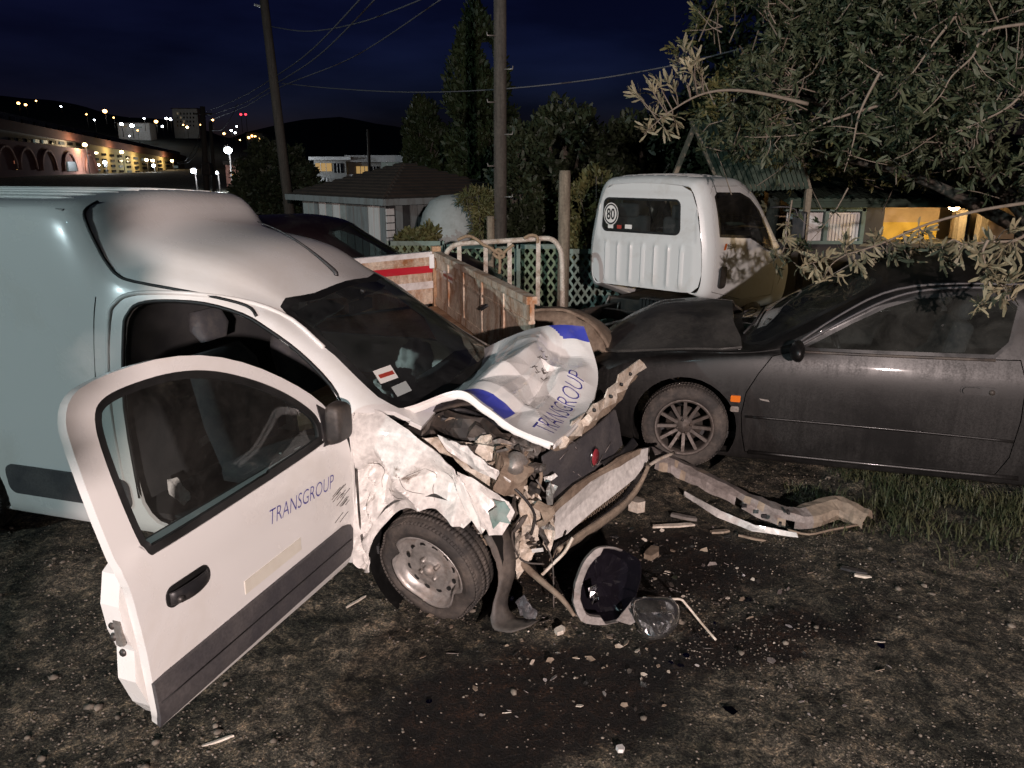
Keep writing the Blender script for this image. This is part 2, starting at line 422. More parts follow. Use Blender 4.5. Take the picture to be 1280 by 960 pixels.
def cut_out(bm, poly, axes, flt=None, keep=True):
    """cut polygon (in the two axes) out of bm; returns the removed faces as a new bmesh"""
    a, b = axes; N = len(poly)
    xs = [p[0] for p in poly]; ys = [p[1] for p in poly]; e = .03
    def cand():
        out = []
        for f in bm.faces:
            fx = [v.co[a] for v in f.verts]; fy = [v.co[b] for v in f.verts]
            if max(fx) < min(xs) - e or min(fx) > max(xs) + e or max(fy) < min(ys) - e or min(fy) > max(ys) + e: continue
            if flt and not flt(f.calc_center_median()): continue
            out.append(f)
        return out
    for i in range(N):
        p = poly[i]; q = poly[(i + 1) % N]
        n = [0, 0, 0]; n[a] = q[1] - p[1]; n[b] = -(q[0] - p[0]); co = [0, 0, 0]; co[a] = p[0]; co[b] = p[1]
        x0, x1 = min(p[0], q[0]) - e, max(p[0], q[0]) + e; y0, y1 = min(p[1], q[1]) - e, max(p[1], q[1]) + e
        fs = []
        for f in cand():
            fx = [v.co[a] for v in f.verts]; fy = [v.co[b] for v in f.verts]
            if max(fx) < x0 or min(fx) > x1 or max(fy) < y0 or min(fy) > y1: continue
            fs.append(f)
        if not fs: continue
        geom = list({v for f in fs for v in f.verts}) + list({ed for f in fs for ed in f.edges}) + fs
        bmesh.ops.bisect_plane(bm, geom=geom, dist=1e-5, plane_co=co, plane_no=n)
    sel = [f for f in cand() if in_poly(f.calc_center_median()[a], f.calc_center_median()[b], poly)]
    nb = bmesh.new(); mp = {}
    if keep:
        for f in sel:
            vv = []
            for v in f.verts:
                if v not in mp: mp[v] = nb.verts.new(v.co)
                vv.append(mp[v])
            try: nb.faces.new(vv)
            except ValueError: pass
        nb.normal_update()
    bmesh.ops.delete(bm, geom=sel, context='FACES')
    return nb
def shrink_poly(poly, d):
    """move each edge inwards by d"""
    N = len(poly); area = sum(poly[i][0] * poly[(i + 1) % N][1] - poly[(i + 1) % N][0] * poly[i][1] for i in range(N)); s = 1 if area > 0 else -1
    out = []
    for i in range(N):
        p0 = Vector(poly[i - 1]); p1 = Vector(poly[i]); p2 = Vector(poly[(i + 1) % N])
        d1 = (p1 - p0).normalized(); d2 = (p2 - p1).normalized()
        n1 = Vector((-d1.y, d1.x)) * s; n2 = Vector((-d2.y, d2.x)) * s
        b = (n1 + n2); b = b.normalized() if b.length > 1e-6 else n1
        out.append(tuple(p1 + b * (d / max(.35, b.dot(n1)))))
    return out
def ring_of(poly, sub=5):
    """rounded version of a polygon"""
    pts = [Vector((p[0], p[1], 0)) for p in poly]; out = []
    n = len(pts)
    for i in range(n):
        p0, p1, p2, p3 = pts[i - 1], pts[i], pts[(i + 1) % n], pts[(i + 2) % n]
        for k in range(sub):
            t = k / sub; t2 = t * t; t3 = t2 * t
            v = .5 * ((2 * p1) + (p2 - p0) * t + (2 * p0 - 5 * p1 + 4 * p2 - p3) * t2 + (3 * p1 - p0 - 3 * p2 + p3) * t3)
            out.append((v.x, v.y))
    return out
def chaikin(poly, it=2, q=.25):
    for _ in range(it):
        out = []
        for i in range(len(poly)):
            a, b = poly[i], poly[(i + 1) % len(poly)]
            out.append((a[0] + (b[0] - a[0]) * q, a[1] + (b[1] - a[1]) * q)); out.append((a[0] + (b[0] - a[0]) * (1 - q), a[1] + (b[1] - a[1]) * (1 - q)))
        poly = out
    return poly
def round_rect(x0, x1, y0, y1, r, n=5):
    out = []
    for cx, cy, a0 in ((x1 - r, y1 - r, 0), (x0 + r, y1 - r, 90), (x0 + r, y0 + r, 180), (x1 - r, y0 + r, 270)):
        for k in range(n + 1):
            a = RAD(a0 + 90 * k / n); out.append((cx + r * cos(a), cy + r * sin(a)))
    return out
def tree_of(bm): return BVHTree.FromBMesh(bm)
def side_hit(bvh, x, z, side=-1):
    h = bvh.ray_cast(Vector((x, side * 4, z)), Vector((0, -side, 0)))
    return h[0], h[1]
def on_side(bvh, pts, side=-1, off=.004):
    out = []
    for (x, z) in pts:
        h, n = side_hit(bvh, x, z, side)
        if h is not None: out.append(Vector((h.x, h.y + side * off, h.z)))
    return out
class Crumple:
    """piecewise-linear random relief: facets with creases"""
    def __init__(s, seed, n=7, amp=.03, soft=.35):
        r = np.random.default_rng(seed); s.n = n; s.g = r.normal(0, 1, (n + 1, n + 1)) * amp; s.soft = soft; s.seed = seed; s.amp = amp
    def __call__(s, u, v):
        x = min(max(u, 0), .9999) * s.n; y = min(max(v, 0), .9999) * s.n; i = int(x); j = int(y); fx = x - i; fy = y - j; g = s.g
        if (i + j) % 2:
            h = g[i][j] + (g[i + 1][j] - g[i][j]) * fx + (g[i + 1][j + 1] - g[i + 1][j]) * fy if fx > fy else g[i][j] + (g[i][j + 1] - g[i][j]) * fy + (g[i + 1][j + 1] - g[i][j + 1]) * fx
        else:
            h = g[i][j] + (g[i + 1][j] - g[i][j]) * fx + (g[i][j + 1] - g[i][j]) * fy if fx + fy < 1 else g[i + 1][j + 1] + (g[i][j + 1] - g[i + 1][j + 1]) * (1 - fx) + (g[i + 1][j] - g[i + 1][j + 1]) * (1 - fy)
        return h + s.soft * s.amp * noise.noise(Vector((u * 9 + s.seed, v * 9, s.seed * .37)))
def sheet(name, P3, mat, parent, res=26, amp=.0, seed=1, ncr=6, thick=.004, smooth=False, bend=None):
    """thin torn sheet: polygon of (nearly) coplanar 3-D points, meshed, crumpled and given thickness"""
    P3 = [Vector(p) for p in P3]; c = sum(P3, Vector()) / len(P3)
    nrm = Vector()
    for i in range(len(P3)): nrm += (P3[i] - c).cross(P3[(i + 1) % len(P3)] - c)
    nrm.normalize(); e1 = max(((p - c) for p in P3), key=lambda q: q.length).normalized(); e2 = nrm.cross(e1)
    poly = [((p - c).dot(e1), (p - c).dot(e2)) for p in P3]; hs = [(p - c).dot(nrm) for p in P3]
    x0, x1 = min(p[0] for p in poly), max(p[0] for p in poly); y0, y1 = min(p[1] for p in poly), max(p[1] for p in poly)
    L = max(x1 - x0, y1 - y0) / res; nx = max(3, int((x1 - x0) / L)); ny = max(3, int((y1 - y0) / L))
    bm = bmesh.new(); g = [[bm.verts.new((x0 + (x1 - x0) * i / nx, y0 + (y1 - y0) * j / ny, 0)) for j in range(ny + 1)] for i in range(nx + 1)]
    for i in range(nx):
        for j in range(ny): bm.faces.new((g[i][j], g[i + 1][j], g[i + 1][j + 1], g[i][j + 1]))
    nb = cut_out(bm, poly, (0, 1)); bm.free()
    cr = Crumple(seed, ncr, amp)
    for v in nb.verts:
        x, y = v.co.x, v.co.y; u = (x - x0) / (x1 - x0 + 1e-9); w = (y - y0) / (y1 - y0 + 1e-9)
        ws = [1 / ((x - p[0]) ** 2 + (y - p[1]) ** 2 + 1e-6) for p in poly]; h = sum(a * b_ for a, b_ in zip(ws, hs)) / sum(ws)
        h += cr(u, w)
        if bend: h += bend(u, w)
        v.co = c + e1 * x + e2 * y + nrm * h
    nb.normal_update()
    return bobj(name, nb, mat, parent, smooth, solid=thick, off=0)
def px_poly(fr, pts, po, n): return [fr.pl(u, v, po, n) for (u, v) in pts]
def text_mesh(txt, size, shear=0.0, spacing=1.0, bold=0.0):
    cu = bpy.data.curves.new('lettering', 'FONT'); cu.body = txt; cu.size = size; cu.shear = shear; cu.space_character = spacing
    cu.offset = bold; cu.resolution_u = 3
    ob = bpy.data.objects.new('lettering_tmp', cu); COL.objects.link(ob)
    dg = bpy.context.evaluated_depsgraph_get(); me = bpy.data.meshes.new_from_object(ob.evaluated_get(dg))
    bpy.data.objects.remove(ob, do_unlink=True); bpy.data.curves.remove(cu)
    bm = bmesh.new(); bm.from_mesh(me); bpy.data.meshes.remove(me)
    xs = [v.co.x for v in bm.verts]; ys = [v.co.y for v in bm.verts]
    return bm, min(xs), max(xs), min(ys), max(ys)
def lettering(name, txt, mapf, mat, parent, size=1.0, bold=0.0, spacing=1.0, cuts=2):
    """mapf(s, t): s 0..1 along the word, t in the same unit up from the base line (t=1 at cap height)"""
    bm, x0, x1, y0, y1 = text_mesh(txt, size, spacing=spacing, bold=bold)
    bmesh.ops.triangulate(bm, faces=bm.faces[:])
    if cuts: bmesh.ops.subdivide_edges(bm, edges=bm.edges[:], cuts=cuts, use_grid_fill=True)
    for v in bm.verts: v.co = mapf((v.co.x - x0) / (x1 - x0), (v.co.y - y0) / (y1 - y0))
    return bobj(name, bm, mat, parent)
def wheel(parent, c, rot, R=.30, W=.175, rim=.185, kind='steel', flat=0.0, name='wheel'):
    """wheel axle along local y, outer face towards -y"""
    w = bpy.data.objects.new(name, None); w.empty_display_size = .1; link(w, parent); w.location = c; w.rotation_euler = rot
    h = W / 2
    prof = [(rim - .006, h * .75), (rim + .004, h * .98), (rim + .03, h * 1.06), (R - .05, h * 1.08), (R - .018, h * .93), (R - .004, h * .78), (R, h * .4), (R, -h * .4), (R - .004, -h * .78), (R - .018, -h * .93), (R - .05, -h * 1.08), (rim + .03, -h * 1.06), (rim + .004, -h * .98), (rim - .006, -h * .75)]
    V, Fc = lathe_data(prof, 72, 'y')
    if flat:
        for v in V:
            if v.z < -R + flat: v.z = -R + flat + (v.z + R - flat) * .15; v.y *= 1.18
    acc = Acc().add((V, Fc))
    # tread blocks
    for k in range(84):
        a = 2 * pi * k / 84
        for row, (yy, ww) in enumerate(((-h * .72, h * .42), (-h * .22, h * .36), (h * .25, h * .36), (h * .72, h * .42))):
            aa = a + row * .05
            rr = R + .0015 - (.008 if abs(yy) > h * .5 else 0)
            if flat and rr * sin(aa) < -R + flat * 1.4: continue
            rot_ = Matrix.Rotation(-aa + pi / 2, 3, 'Y')
            acc.add(box_data((rr * cos(aa), yy, rr * sin(aa)), (.0165, ww, .006), rot_))
    acc.obj('tyre', 'rubber', w, True)
    if kind == 'steel':
        rp = [(rim + .004, -h * .98), (rim + .008, -h * 1.0), (rim - .004, -h * .99), (rim - .014, -h * .78), (rim - .02, -h * .35), (rim - .045, -h * .30), (rim - .06, -h * .42), (rim - .085, -h * .52), (rim - .11, -h * .42), (.062, -h * .40), (.05, -h * .62), (.035, -h * .64), (.0, -h * .64)]
        ro = lathe('rim', rp, 'steel_rim', w, 48)
        b = Acc()
        for k in range(12):
            a = 2 * pi * k / 12 + .2; rr = rim - .052
            b.add(lathe_data([(.014, -h * .44), (.014, -h * .30), (.0, -h * .30)], 12, 'y', (rr * cos(a), 0, rr * sin(a))))
        hol = lathe('rim_barrel', [(rim - .006, -h * .7), (rim - .01, h * .75)], 'dark_metal', w, 40)
        for k in range(12):
            a = 2 * pi * k / 12 + .2; rr = rim - .066
            v, f = lathe_data([(.0165, -h * .475), (.0155, -h * .46), (.0, -h * .455)], 14, 'y', (0, 0, 0))
            v = [Vector((p.x * .72, p.y, p.z)) for p in v]; rt = Matrix.Rotation(-a, 3, 'Y')
            mobj('rim_hole', [rt @ (p + Vector((rr, 0, 0))) for p in v], f, 'seal_black', w, True)
        for k in range(4):
            a = 2 * pi * k / 4 + .5
            lathe('wheel_bolt', [(.0, -h * .66 - .012), (.011, -h * .66 - .010), (.012, -h * .40)], 'grey_metal', w, 8, 'y', (.052 * cos(a), 0, .052 * sin(a)))
        lathe('hub_cap', [(.0, -h * .95), (.018, -h * .93), (.026, -h * .8), (.028, -h * .5)], 'steel_rim', w, 20)
    else:
        lathe('rim', [(rim + .004, -h * .98), (rim + .009, -h * 1.0), (rim + .002, -h * 1.03), (rim - .012, -h * .98), (rim - .018, -h * .7), (rim - .022, h * .7)], 'alloy_rim', w, 48)
        lathe('brake_disc', [(.0, h * .1), (.13, h * .1), (.13, h * .25)], 'dark_metal', w, 32)
        lathe('hub', [(.0, -h * .72), (.028, -h * .72), (.034, -h * .60), (.068, -h * .58), (.072, -h * .3)], 'alloy_rim', w, 24)
        for k in range(12):
            a = 2 * pi * k / 12
            v, f = bar_data((.055, -h * .5, 0), (rim - .012, -h * .80, 0), .022, .026, (0, 1, 0))
            rt = Matrix.Rotation(-a, 3, 'Y'); mobj('spoke', [rt @ p for p in v], f, 'alloy_rim', w)
        for k in range(4):
            a = 2 * pi * k / 4 + .3
            lathe('wheel_bolt', [(.0, -h * .74), (.010, -h * .73), (.011, -h * .55)], 'dark_metal', w, 8, 'y', (.048 * cos(a), 0, .048 * sin(a)))
    return w
# ================================================================== setting: ground, hills
def ground_h(x, y):
    r = math.hypot(x, y)
    h = .030 * noise.noise(Vector((x * .9, y * .9, 3.1))) + .014 * noise.noise(Vector((x * 3.1, y * 3.1, 7))) + .015 * noise.noise(Vector((x * 9, y * 9, 1))) + .007 * noise.noise(Vector((x * 23, y * 23, 5)))
    if r > 40: h += (r - 40) * .012 * (.5 + noise.noise(Vector((x * .01, y * .01, 0))))
    return h - .012
def build_ground():
    ax = [0.0]; st = .028
    while ax[-1] < 900:
        if ax[-1] > 4.2: st *= 1.09
        ax.append(ax[-1] + st)
    pos = np.array(ax); xs = np.concatenate([-pos[:0:-1], pos])
    yy = [-6.0]; 
    ys_f = list(np.arange(1.6, 7.0, .028)); ys = [-300, -120, -50, -25, -12, -6, -4, -2.5, -1.2, -.3, .4, 1.0, 1.35] + ys_f
    st = .03
    while ys[-1] < 1400:
        st *= 1.09; ys.append(ys[-1] + st)
    V = np.zeros((len(xs), len(ys), 3)); 
    for i, x in enumerate(xs):
        for j, y in enumerate(ys): V[i, j] = (x, y, ground_h(x, y))
    nx, ny = len(xs), len(ys)
    idx = np.arange(nx * ny).reshape(nx, ny)
    q = np.stack([idx[:-1, :-1], idx[1:, :-1], idx[1:, 1:], idx[:-1, 1:]], -1).reshape(-1, 4)
    o = fast_mesh('ground', V.reshape(-1, 3), q, 'soil', smooth=True)
    struct(o); o['label'] = 'dark stony soil of the yard with a brown wet stain'
    return o
def fast_mesh(name, V, Q, mat, parent=None, smooth=False):
    me = bpy.data.meshes.new(name); V = np.asarray(V, np.float32); Q = np.asarray(Q, np.int32)
    k = Q.shape[1]
    me.vertices.add(len(V)); me.vertices.foreach_set('co', V.ravel())
    me.loops.add(Q.size); me.loops.foreach_set('vertex_index', Q.ravel())
    me.polygons.add(len(Q)); me.polygons.foreach_set('loop_start', np.arange(0, Q.size, k, dtype=np.int32)); me.polygons.foreach_set('loop_total', np.full(len(Q), k, np.int32))
    if smooth: me.polygons.foreach_set('use_smooth', np.ones(len(Q), bool))
    me.materials.append(MATS[mat]); me.update(calc_edges=True); me.validate()
    return link(bpy.data.objects.new(name, me), parent)
m, nt, b = new_mat('soil')
nA = noise_node(nt, 2.6, 10, .72, dist=.4); nB = noise_node(nt, 17, 8, .78, dist=.5); nC = noise_node(nt, 95, 5, .7)
rA = ramp(nt, nA.outputs['Fac'], [(.38, (.042, .046, .037)), (.50, (.118, .112, .090)), (.63, (.245, .222, .180))])
rB = ramp(nt, nB.outputs['Fac'], [(.37, (.14, .14, .13)), (.50, (.80, .80, .78)), (.64, (2.5, 2.2, 1.9))])
col = mixc(nt, 1.0, rA.outputs['Color'], rB.outputs['Color'], 'MULTIPLY')
rC = ramp(nt, nC.outputs['Fac'], [(.40, (.35, .35, .35)), (.54, (1, 1, 1)), (.66, (2.6, 2.4, 2.15))])
col = mixc(nt, 1.0, col, rC.outputs['Color'], 'MULTIPLY')
# wet oil stain: irregular patch stretching from the broken front end
tc = nt.nodes.new('ShaderNodeTexCoord')
wrp = noise_node(nt, 2.6, 6, .7)
def ellipse(cx, cy, rx, ry, rot):
    mp = nt.nodes.new('ShaderNodeMapping'); mp.vector_type = 'TEXTURE'
    mp.inputs['Location'].default_value = (cx, cy, 0); mp.inputs['Rotation'].default_value = (0, 0, RAD(rot)); mp.inputs['Scale'].default_value = (rx, ry, 1)
    ad = nt.nodes.new('ShaderNodeVectorMath'); ad.operation = 'MULTIPLY_ADD'
    ad.inputs[1].default_value = (.7, .7, 0)
    nt.links.new(wrp.outputs['Color'], ad.inputs[0])
    sb = nt.nodes.new('ShaderNodeVectorMath'); sb.operation = 'ADD'; sb.inputs[1].default_value = (-.35, -.35, 0)
    nt.links.new(tc.outputs['Object'], sb.inputs[0]); nt.links.new(sb.outputs[0], ad.inputs[2])
    nt.links.new(ad.outputs[0], mp.inputs['Vector'])
    sp = nt.nodes.new('ShaderNodeVectorMath'); sp.operation = 'MULTIPLY'; sp.inputs[1].default_value = (1, 1, 0); nt.links.new(mp.outputs[0], sp.inputs[0])
    ln = nt.nodes.new('ShaderNodeVectorMath'); ln.operation = 'LENGTH'; nt.links.new(sp.outputs[0], ln.inputs[0])
    return ramp(nt, ln.outputs['Value'], [(.62, (1, 1, 1)), (1.0, (0, 0, 0))]).outputs['Color']
e1 = ellipse(.02, 2.62, .85, .50, 20); e2 = ellipse(.95, 3.02, 1.05, .24, 18); e3 = ellipse(.75, 3.75, .95, .55, 10)
ml = mixc(nt, 1.0, mixc(nt, 1.0, e1, e2, 'LIGHTEN'), e3, 'LIGHTEN')
stain = mixc(nt, 1.0, col, (.125, .072, .055), 'MULTIPLY')
col2 = mixc(nt, ml, col, stain)
nt.links.new(col2, b.inputs['Base Color'])
rr = mixc(nt, ml, (.92, .92, .92), (.62, .62, .62)); nt.links.new(rr, b.inputs['Roughness'])
S(b, spec=.3)
ad = nt.nodes.new('ShaderNodeMath'); ad.operation = 'MULTIPLY_ADD'; ad.inputs[1].default_value = 1.4
nt.links.new(nB.outputs['Fac'], ad.inputs[0]); nt.links.new(nC.outputs['Fac'], ad.inputs[2])
bump(nt, b, ad.outputs[0], 1.0, .05)
dirty('hill_dark', (.012, .016, .012), (.022, .024, .018), rough=1, scale=.02)
ground = build_ground()

# stones: thousands, one object
def build_stones():
    ico = bmesh.new(); bmesh.ops.create_icosphere(ico, subdivisions=1, radius=1)
    base = np.array([v.co for v in ico.verts]); fac = np.array([[v.index for v in f.verts] for f in ico.faces]); ico.free()
    N = 42000; rng = np.random.default_rng(5); V = []; Q = []; k = 0
    for i in range(N):
        d = 1.9 + 6.0 * rng.random() ** 1.35; x = rng.uniform(-.80, .80) * d; y = d
        if y < 1.7: continue
        c = noise.noise(Vector((x * 1.5, y * 1.5, 9)))
        if rng.random() > .55 + c: continue
        if ((x - .05) / .9) ** 2 + ((y - 2.65) / .45) ** 2 < 1 and rng.random() < .72: continue
        s = .0014 + .0050 * rng.random() ** 2.5 + (.014 * rng.random() ** 2 if rng.random() < .022 else 0)
        sc = np.array([s * rng.uniform(.8, 1.5), s * rng.uniform(.8, 1.4), s * rng.uniform(.5, .9)]); a = rng.uniform(0, 6.28)
        R_ = np.array([[cos(a), -sin(a), 0], [sin(a), cos(a), 0], [0, 0, 1]])
        P = (base * (1 + rng.normal(0, .14, (len(base), 1)))) * sc @ R_.T + np.array([x, y, ground_h(x, y) + s * .3])
        V.append(P); Q.append(fac + k); k += len(base)
    o = fast_mesh('gravel', np.concatenate(V), np.concatenate(Q), 'stone')
    return tag(o, 'small pale stones scattered over the dark soil', 'gravel', kind='stuff')
gravel = build_stones()

# grass along the black car
def build_grass():
    rng = np.random.default_rng(8); V = []; Q = []; k = 0
    for i in range(8000):
        u = rng.uniform(980, 1420); v = 585 + (u - 980) * .16 + rng.normal(0, 30) + 8
        if v < 560: continue
        p = at_z(u, v, 0); 
        if noise.noise(Vector((p.x * 2.2, p.y * 2.2, 4))) < -.18 + .25 * rng.random() - (.15 if u > 1150 else 0): continue
        h = rng.uniform(.025, .095) * (1.2 if u > 1020 else .6) * (.35 if abs(rng.normal()) > 1.1 else 1); w = rng.uniform(.0018, .005); a = rng.uniform(0, 6.28); ln = rng.uniform(.2, 1.5) * h
        d = np.array([cos(a), sin(a), 0]); s = np.array([-sin(a), cos(a), 0]) * w; z = ground_h(p.x, p.y)
        b_ = np.array([p.x, p.y, z - .01]); m_ = b_ + d * ln * .3 + np.array([0, 0, h * .6]); t_ = b_ + d * ln + np.array([0, 0, h])
        V += [b_ - s, b_ + s, m_ + s * .8, m_ - s * .8, t_ + s * .1, t_ - s * .1]; Q += [[k, k + 1, k + 2, k + 3], [k + 3, k + 2, k + 4, k + 5]]; k += 6
    o = fast_mesh('grass', np.array(V), np.array(Q), 'grass')
    return tag(o, 'sparse green grass growing below the black car', 'grass', kind='stuff')
grass = build_grass()

def hill(name, pts, Y, depth, label):
    """ridge line from photo bearings at distance Y, sloping down towards the camera"""
    us = np.array([p[0] for p in pts], float); vs_ = np.array([p[1] for p in pts], float)
    uq = np.linspace(us[0], us[-1], 90); V, Q = [], []
    rows = 14
    for i, u in enumerate(uq):
        v = np.interp(u, us, vs_); top = at_y(u, v, Y)
        for j in range(rows + 1):
            t = j / rows; y = Y - depth * (1 - t); x = top.x * (y / Y)
            z = -4 + (top.z + 4) * (t ** 1.25) + 3.0 * t * noise.noise(Vector((x * .03, y * .03, 2)))
            V.append((x, y, z))
        V.append((top.x, Y + 10, -10))
    n = rows + 2
    for i in range(len(uq) - 1):
        for j in range(n - 1): Q.append((i * n + j, (i + 1) * n + j, (i + 1) * n + j + 1, i * n + j + 1))
    o = fast_mesh(name, np.array(V), np.array(Q), 'hill_dark', smooth=True); struct(o); o['label'] = label
    return o
hill('hill', [(-700, 120), (-200, 105), (0, 118), (60, 122), (130, 142), (200, 150), (260, 160), (330, 182), (420, 205), (520, 215)], 420, 200, 'dark settled hillside with lamps beyond the long building')
hill('hill', [(200, 190), (300, 168), (370, 150), (430, 146), (490, 158), (540, 165), (620, 178), (700, 176), (800, 170), (1000, 165), (1500, 170), (2200, 190)], 1300, 500, 'distant dark mountain ridge under the blue night sky')
# ================================================================== crashed van
def build_van():
    T = VAN_F.T
    van = thing('delivery_van', 'white delivery van with crushed front and open passenger door', 'van', (T[0], T[1], 0), VAN_F.yaw)
    VX = lambda u, v, y: VAN_F.ax(u, v, 1, y)
    body_low = [(.66, .20), (.78, .185), (.82, .36), (.832, .66), (.826, .93)]
    st = []
    boxs = body_low + [(.812, 1.28), (.788, 1.60), (.748, 1.83), (.69, 1.895), (.52, 1.92), (0, 1.945)]
    for x in (-3.58, -2.9, -2.1): st.append((x, boxs))
    st.append((-1.97, body_low + [(.81, 1.27), (.784, 1.58), (.742, 1.81), (.675, 1.885), (.51, 1.912), (0, 1.938)]))
    st.append((-1.86, body_low + [(.805, 1.24), (.775, 1.50), (.735, 1.70), (.66, 1.815), (.50, 1.868), (0, 1.895)]))
    st.append((-1.77, body_low + [(.80, 1.20), (.765, 1.42), (.725, 1.585), (.655, 1.70), (.49, 1.785), (0, 1.82)]))
    st.append((-1.68, body_low + [(.797, 1.16), (.757, 1.38), (.718, 1.525), (.645, 1.625), (.48, 1.725), (0, 1.765)]))
    st.append((-1.2, body_low + [(.793, 1.13), (.747, 1.34), (.705, 1.465), (.625, 1.535), (.46, 1.615), (0, 1.655)]))
    st.append((-.915, body_low + [(.79, 1.10), (.742, 1.28), (.68, 1.385), (.56, 1.425), (.43, 1.462), (0, 1.505)]))
    st.append((-.60, body_low + [(.797, 1.02), (.755, 1.11), (.69, 1.185), (.612, 1.225), (.45, 1.275), (0, 1.345)]))
    st.append((-.25, [(.66, .22), (.78, .21), (.82, .36), (.83, .62), (.82, .86), (.808, .925), (.78, .965), (.73, .985), (.66, 1.0), (.45, 1.035), (0, 1.09)]))
    st.append((-.08, [(.66, .22), (.78, .21), (.82, .36), (.83, .60), (.82, .82), (.805, .88), (.77, .905), (.72, .915), (.64, .925), (.45, .95), (0, .985)]))
    bm = loft_shell(st, .06, 4)
    full = tree_of(bm)
    right = lambda c: c.y < -.45
    left = lambda c: c.y > .45
    # roof panel of the cab is its own panel, parted from the box by a dark seam
    opening = [(-.385, .60), (-.40, .28), (-.50, .235), (-1.5, .235), (-1.60, .27), (-1.655, .40), (-1.665, .90), (-1.655, 1.28), (-1.63, 1.37), (-1.57, 1.42), (-1.42, 1.44), (-1.20, 1.435), (-1.0, 1.39), (-.86, 1.325), (-.70, 1.225), (-.52, 1.09), (-.42, .985), (-.39, .90)]
    cut_out(bm, chaikin(opening, 1), (0, 2), right, keep=False).free()
    cut_out(bm, [(-.385, .0), (.05, .0), (.05, .92), (-.10, .945), (-.25, .985), (-.385, .985)], (0, 2), lambda c: c.y < -.70, keep=False).free()
    winL = [(-.62, .97), (-1.55, .97), (-1.58, 1.20), (-1.50, 1.37), (-1.15, 1.385), (-.92, 1.31), (-.68, 1.14)]
    gl = cut_out(bm, winL, (0, 2), left)
    bobj('window_glass', gl, 'side_glass', van, True)
    wsp = ring_of([(-.215, -.665), (-.10, -.36), (-.075, 0), (-.10, .36), (-.215, .665), (-.56, .618), (-.885, .555), (-.845, .30), (-.83, 0), (-.845, -.30), (-.885, -.555), (-.56, -.618)], 3)
    top = lambda c: c.z > .93
    ws = cut_out(bm, wsp, (0, 1), top)
    inner = shrink_poly(wsp, .045)
    wsi = cut_out(ws, inner, (0, 1))
    frit = bobj('windscreen_seal', ws, 'seal_black', van, True)
    wsi_tree = tree_of(wsi)
    wso = bobj('windscreen', wsi, 'windscreen', van, True)
    # rear wheel arch
    arch = [(-2.93 + .345 * cos(a), .30 + .345 * sin(a)) for a in np.linspace(-.3, pi + .3, 18)]
    cut_out(bm, arch, (0, 2), right, keep=False).free()
    # roof ribs of the cargo box
    for v in bm.verts:
        if v.co.x < -2.02 and v.co.z > 1.9 and abs(v.co.y) < .64: pass
    body_tree = tree_of(bm)
    cabroof = [(-1.845, -.70), (-1.80, -.72), (-1.69, -.727), (-1.2, -.712), (-.93, -.69), (-.885, -.562), (-.845, -.30), (-.83, 0), (-.845, .30), (-.885, .562), (-.93, .69), (-1.2, .712), (-1.69, .727), (-1.80, .72), (-1.845, .70), (-1.93, .55), (-1.95, 0), (-1.93, -.55)]
    cr = cut_out(bm, cabroof, (0, 1), lambda c: c.z > 1.34)
    bobj('cab_roof', cr, 'van_white', van, True, solid=.012)
    bobj('body_shell', bm, 'van_white', van, True, solid=.022)
    # roof ribs
    for k, y in enumerate(np.linspace(-.54, .54, 8)):
        pts = []
        for x in np.linspace(-3.5, -2.08, 14):
            h = full.ray_cast(Vector((x, y, 4)), Vector((0, 0, -1)))
            pts.append(h[0] + Vector((0, 0, .0005)))
        tube('roof_rib', pts, [.003] + [.011] * 6 + [.003], 'van_white', van, 6)
    # seams: box front edge down to the gutter, roof gutter, box side seam
    seam = [(-1.935, 1.90), (-1.905, 1.86), (-1.862, 1.79), (-1.80, 1.68), (-1.755, 1.61), (-1.70, 1.555), (-1.60, 1.525), (-1.213, 1.478), (-1.0, 1.43), (-.93, 1.385)]
    tube('roof_seam', on_side(full, seam, -1, .003), .0085, 'seal_black', van, 6, sub=4)
    tube('roof_gutter', on_side(full, [(-3.5, 1.875), (-2.6, 1.875), (-1.98, 1.868)], -1, .002), .007, 'van_white', van, 6)
    def seam_line(name, pts, r=.004, m='seal_black'):
        tube(name, on_side(full, pts, -1, -.001), r, m, van, 6, sub=3)
    # raised door surround and door aperture seal
    op2 = [(-.42, .985), (-.52, 1.09), (-.70, 1.225), (-.86, 1.325), (-1.0, 1.39), (-1.20, 1.435), (-1.42, 1.44), (-1.57, 1.42), (-1.63, 1.37), (-1.655, 1.28), (-1.665, .90), (-1.655, .40)]
    tube('door_seal', [p + Vector((0, .012, 0)) for p in on_side(full, [(x * 1.0, z) for x, z in op2], -1, .006)], .011, 'seal_black', van, 6, sub=3)
    op3 = [(-.30, .985), (-.42, 1.085), (-.62, 1.235), (-.80, 1.355), (-.98, 1.435), (-1.20, 1.475), (-1.45, 1.48), (-1.62, 1.465), (-1.70, 1.42), (-1.735, 1.33), (-1.75, .90), (-1.735, .40)]
    seam_line('panel_seam', [(-1.80, 1.45), (-1.815, 1.30), (-1.83, .90), (-1.82, .40), (-1.80, .24)], .003)
    tube('door_surround', on_side(full, op3[2:], -1, .0), .012, 'van_white', van, 8, sub=3)
    # lower rub strip on the box
    def side_patch(name, poly, mat, off=.012, thick=.012, tree=full, side=-1, res=.06, parent=van):
        b = bmesh.new(); xs = [p[0] for p in poly]; zs = [p[1] for p in poly]
        nx = max(2, int((max(xs) - min(xs)) / res)); nz = max(2, int((max(zs) - min(zs)) / res))
        g = [[b.verts.new((min(xs) + (max(xs) - min(xs)) * i / nx, 0, min(zs) + (max(zs) - min(zs)) * j / nz)) for j in range(nz + 1)] for i in range(nx + 1)]
        for i in range(nx):
            for j in range(nz): b.faces.new((g[i][j], g[i + 1][j], g[i + 1][j + 1], g[i][j + 1]))
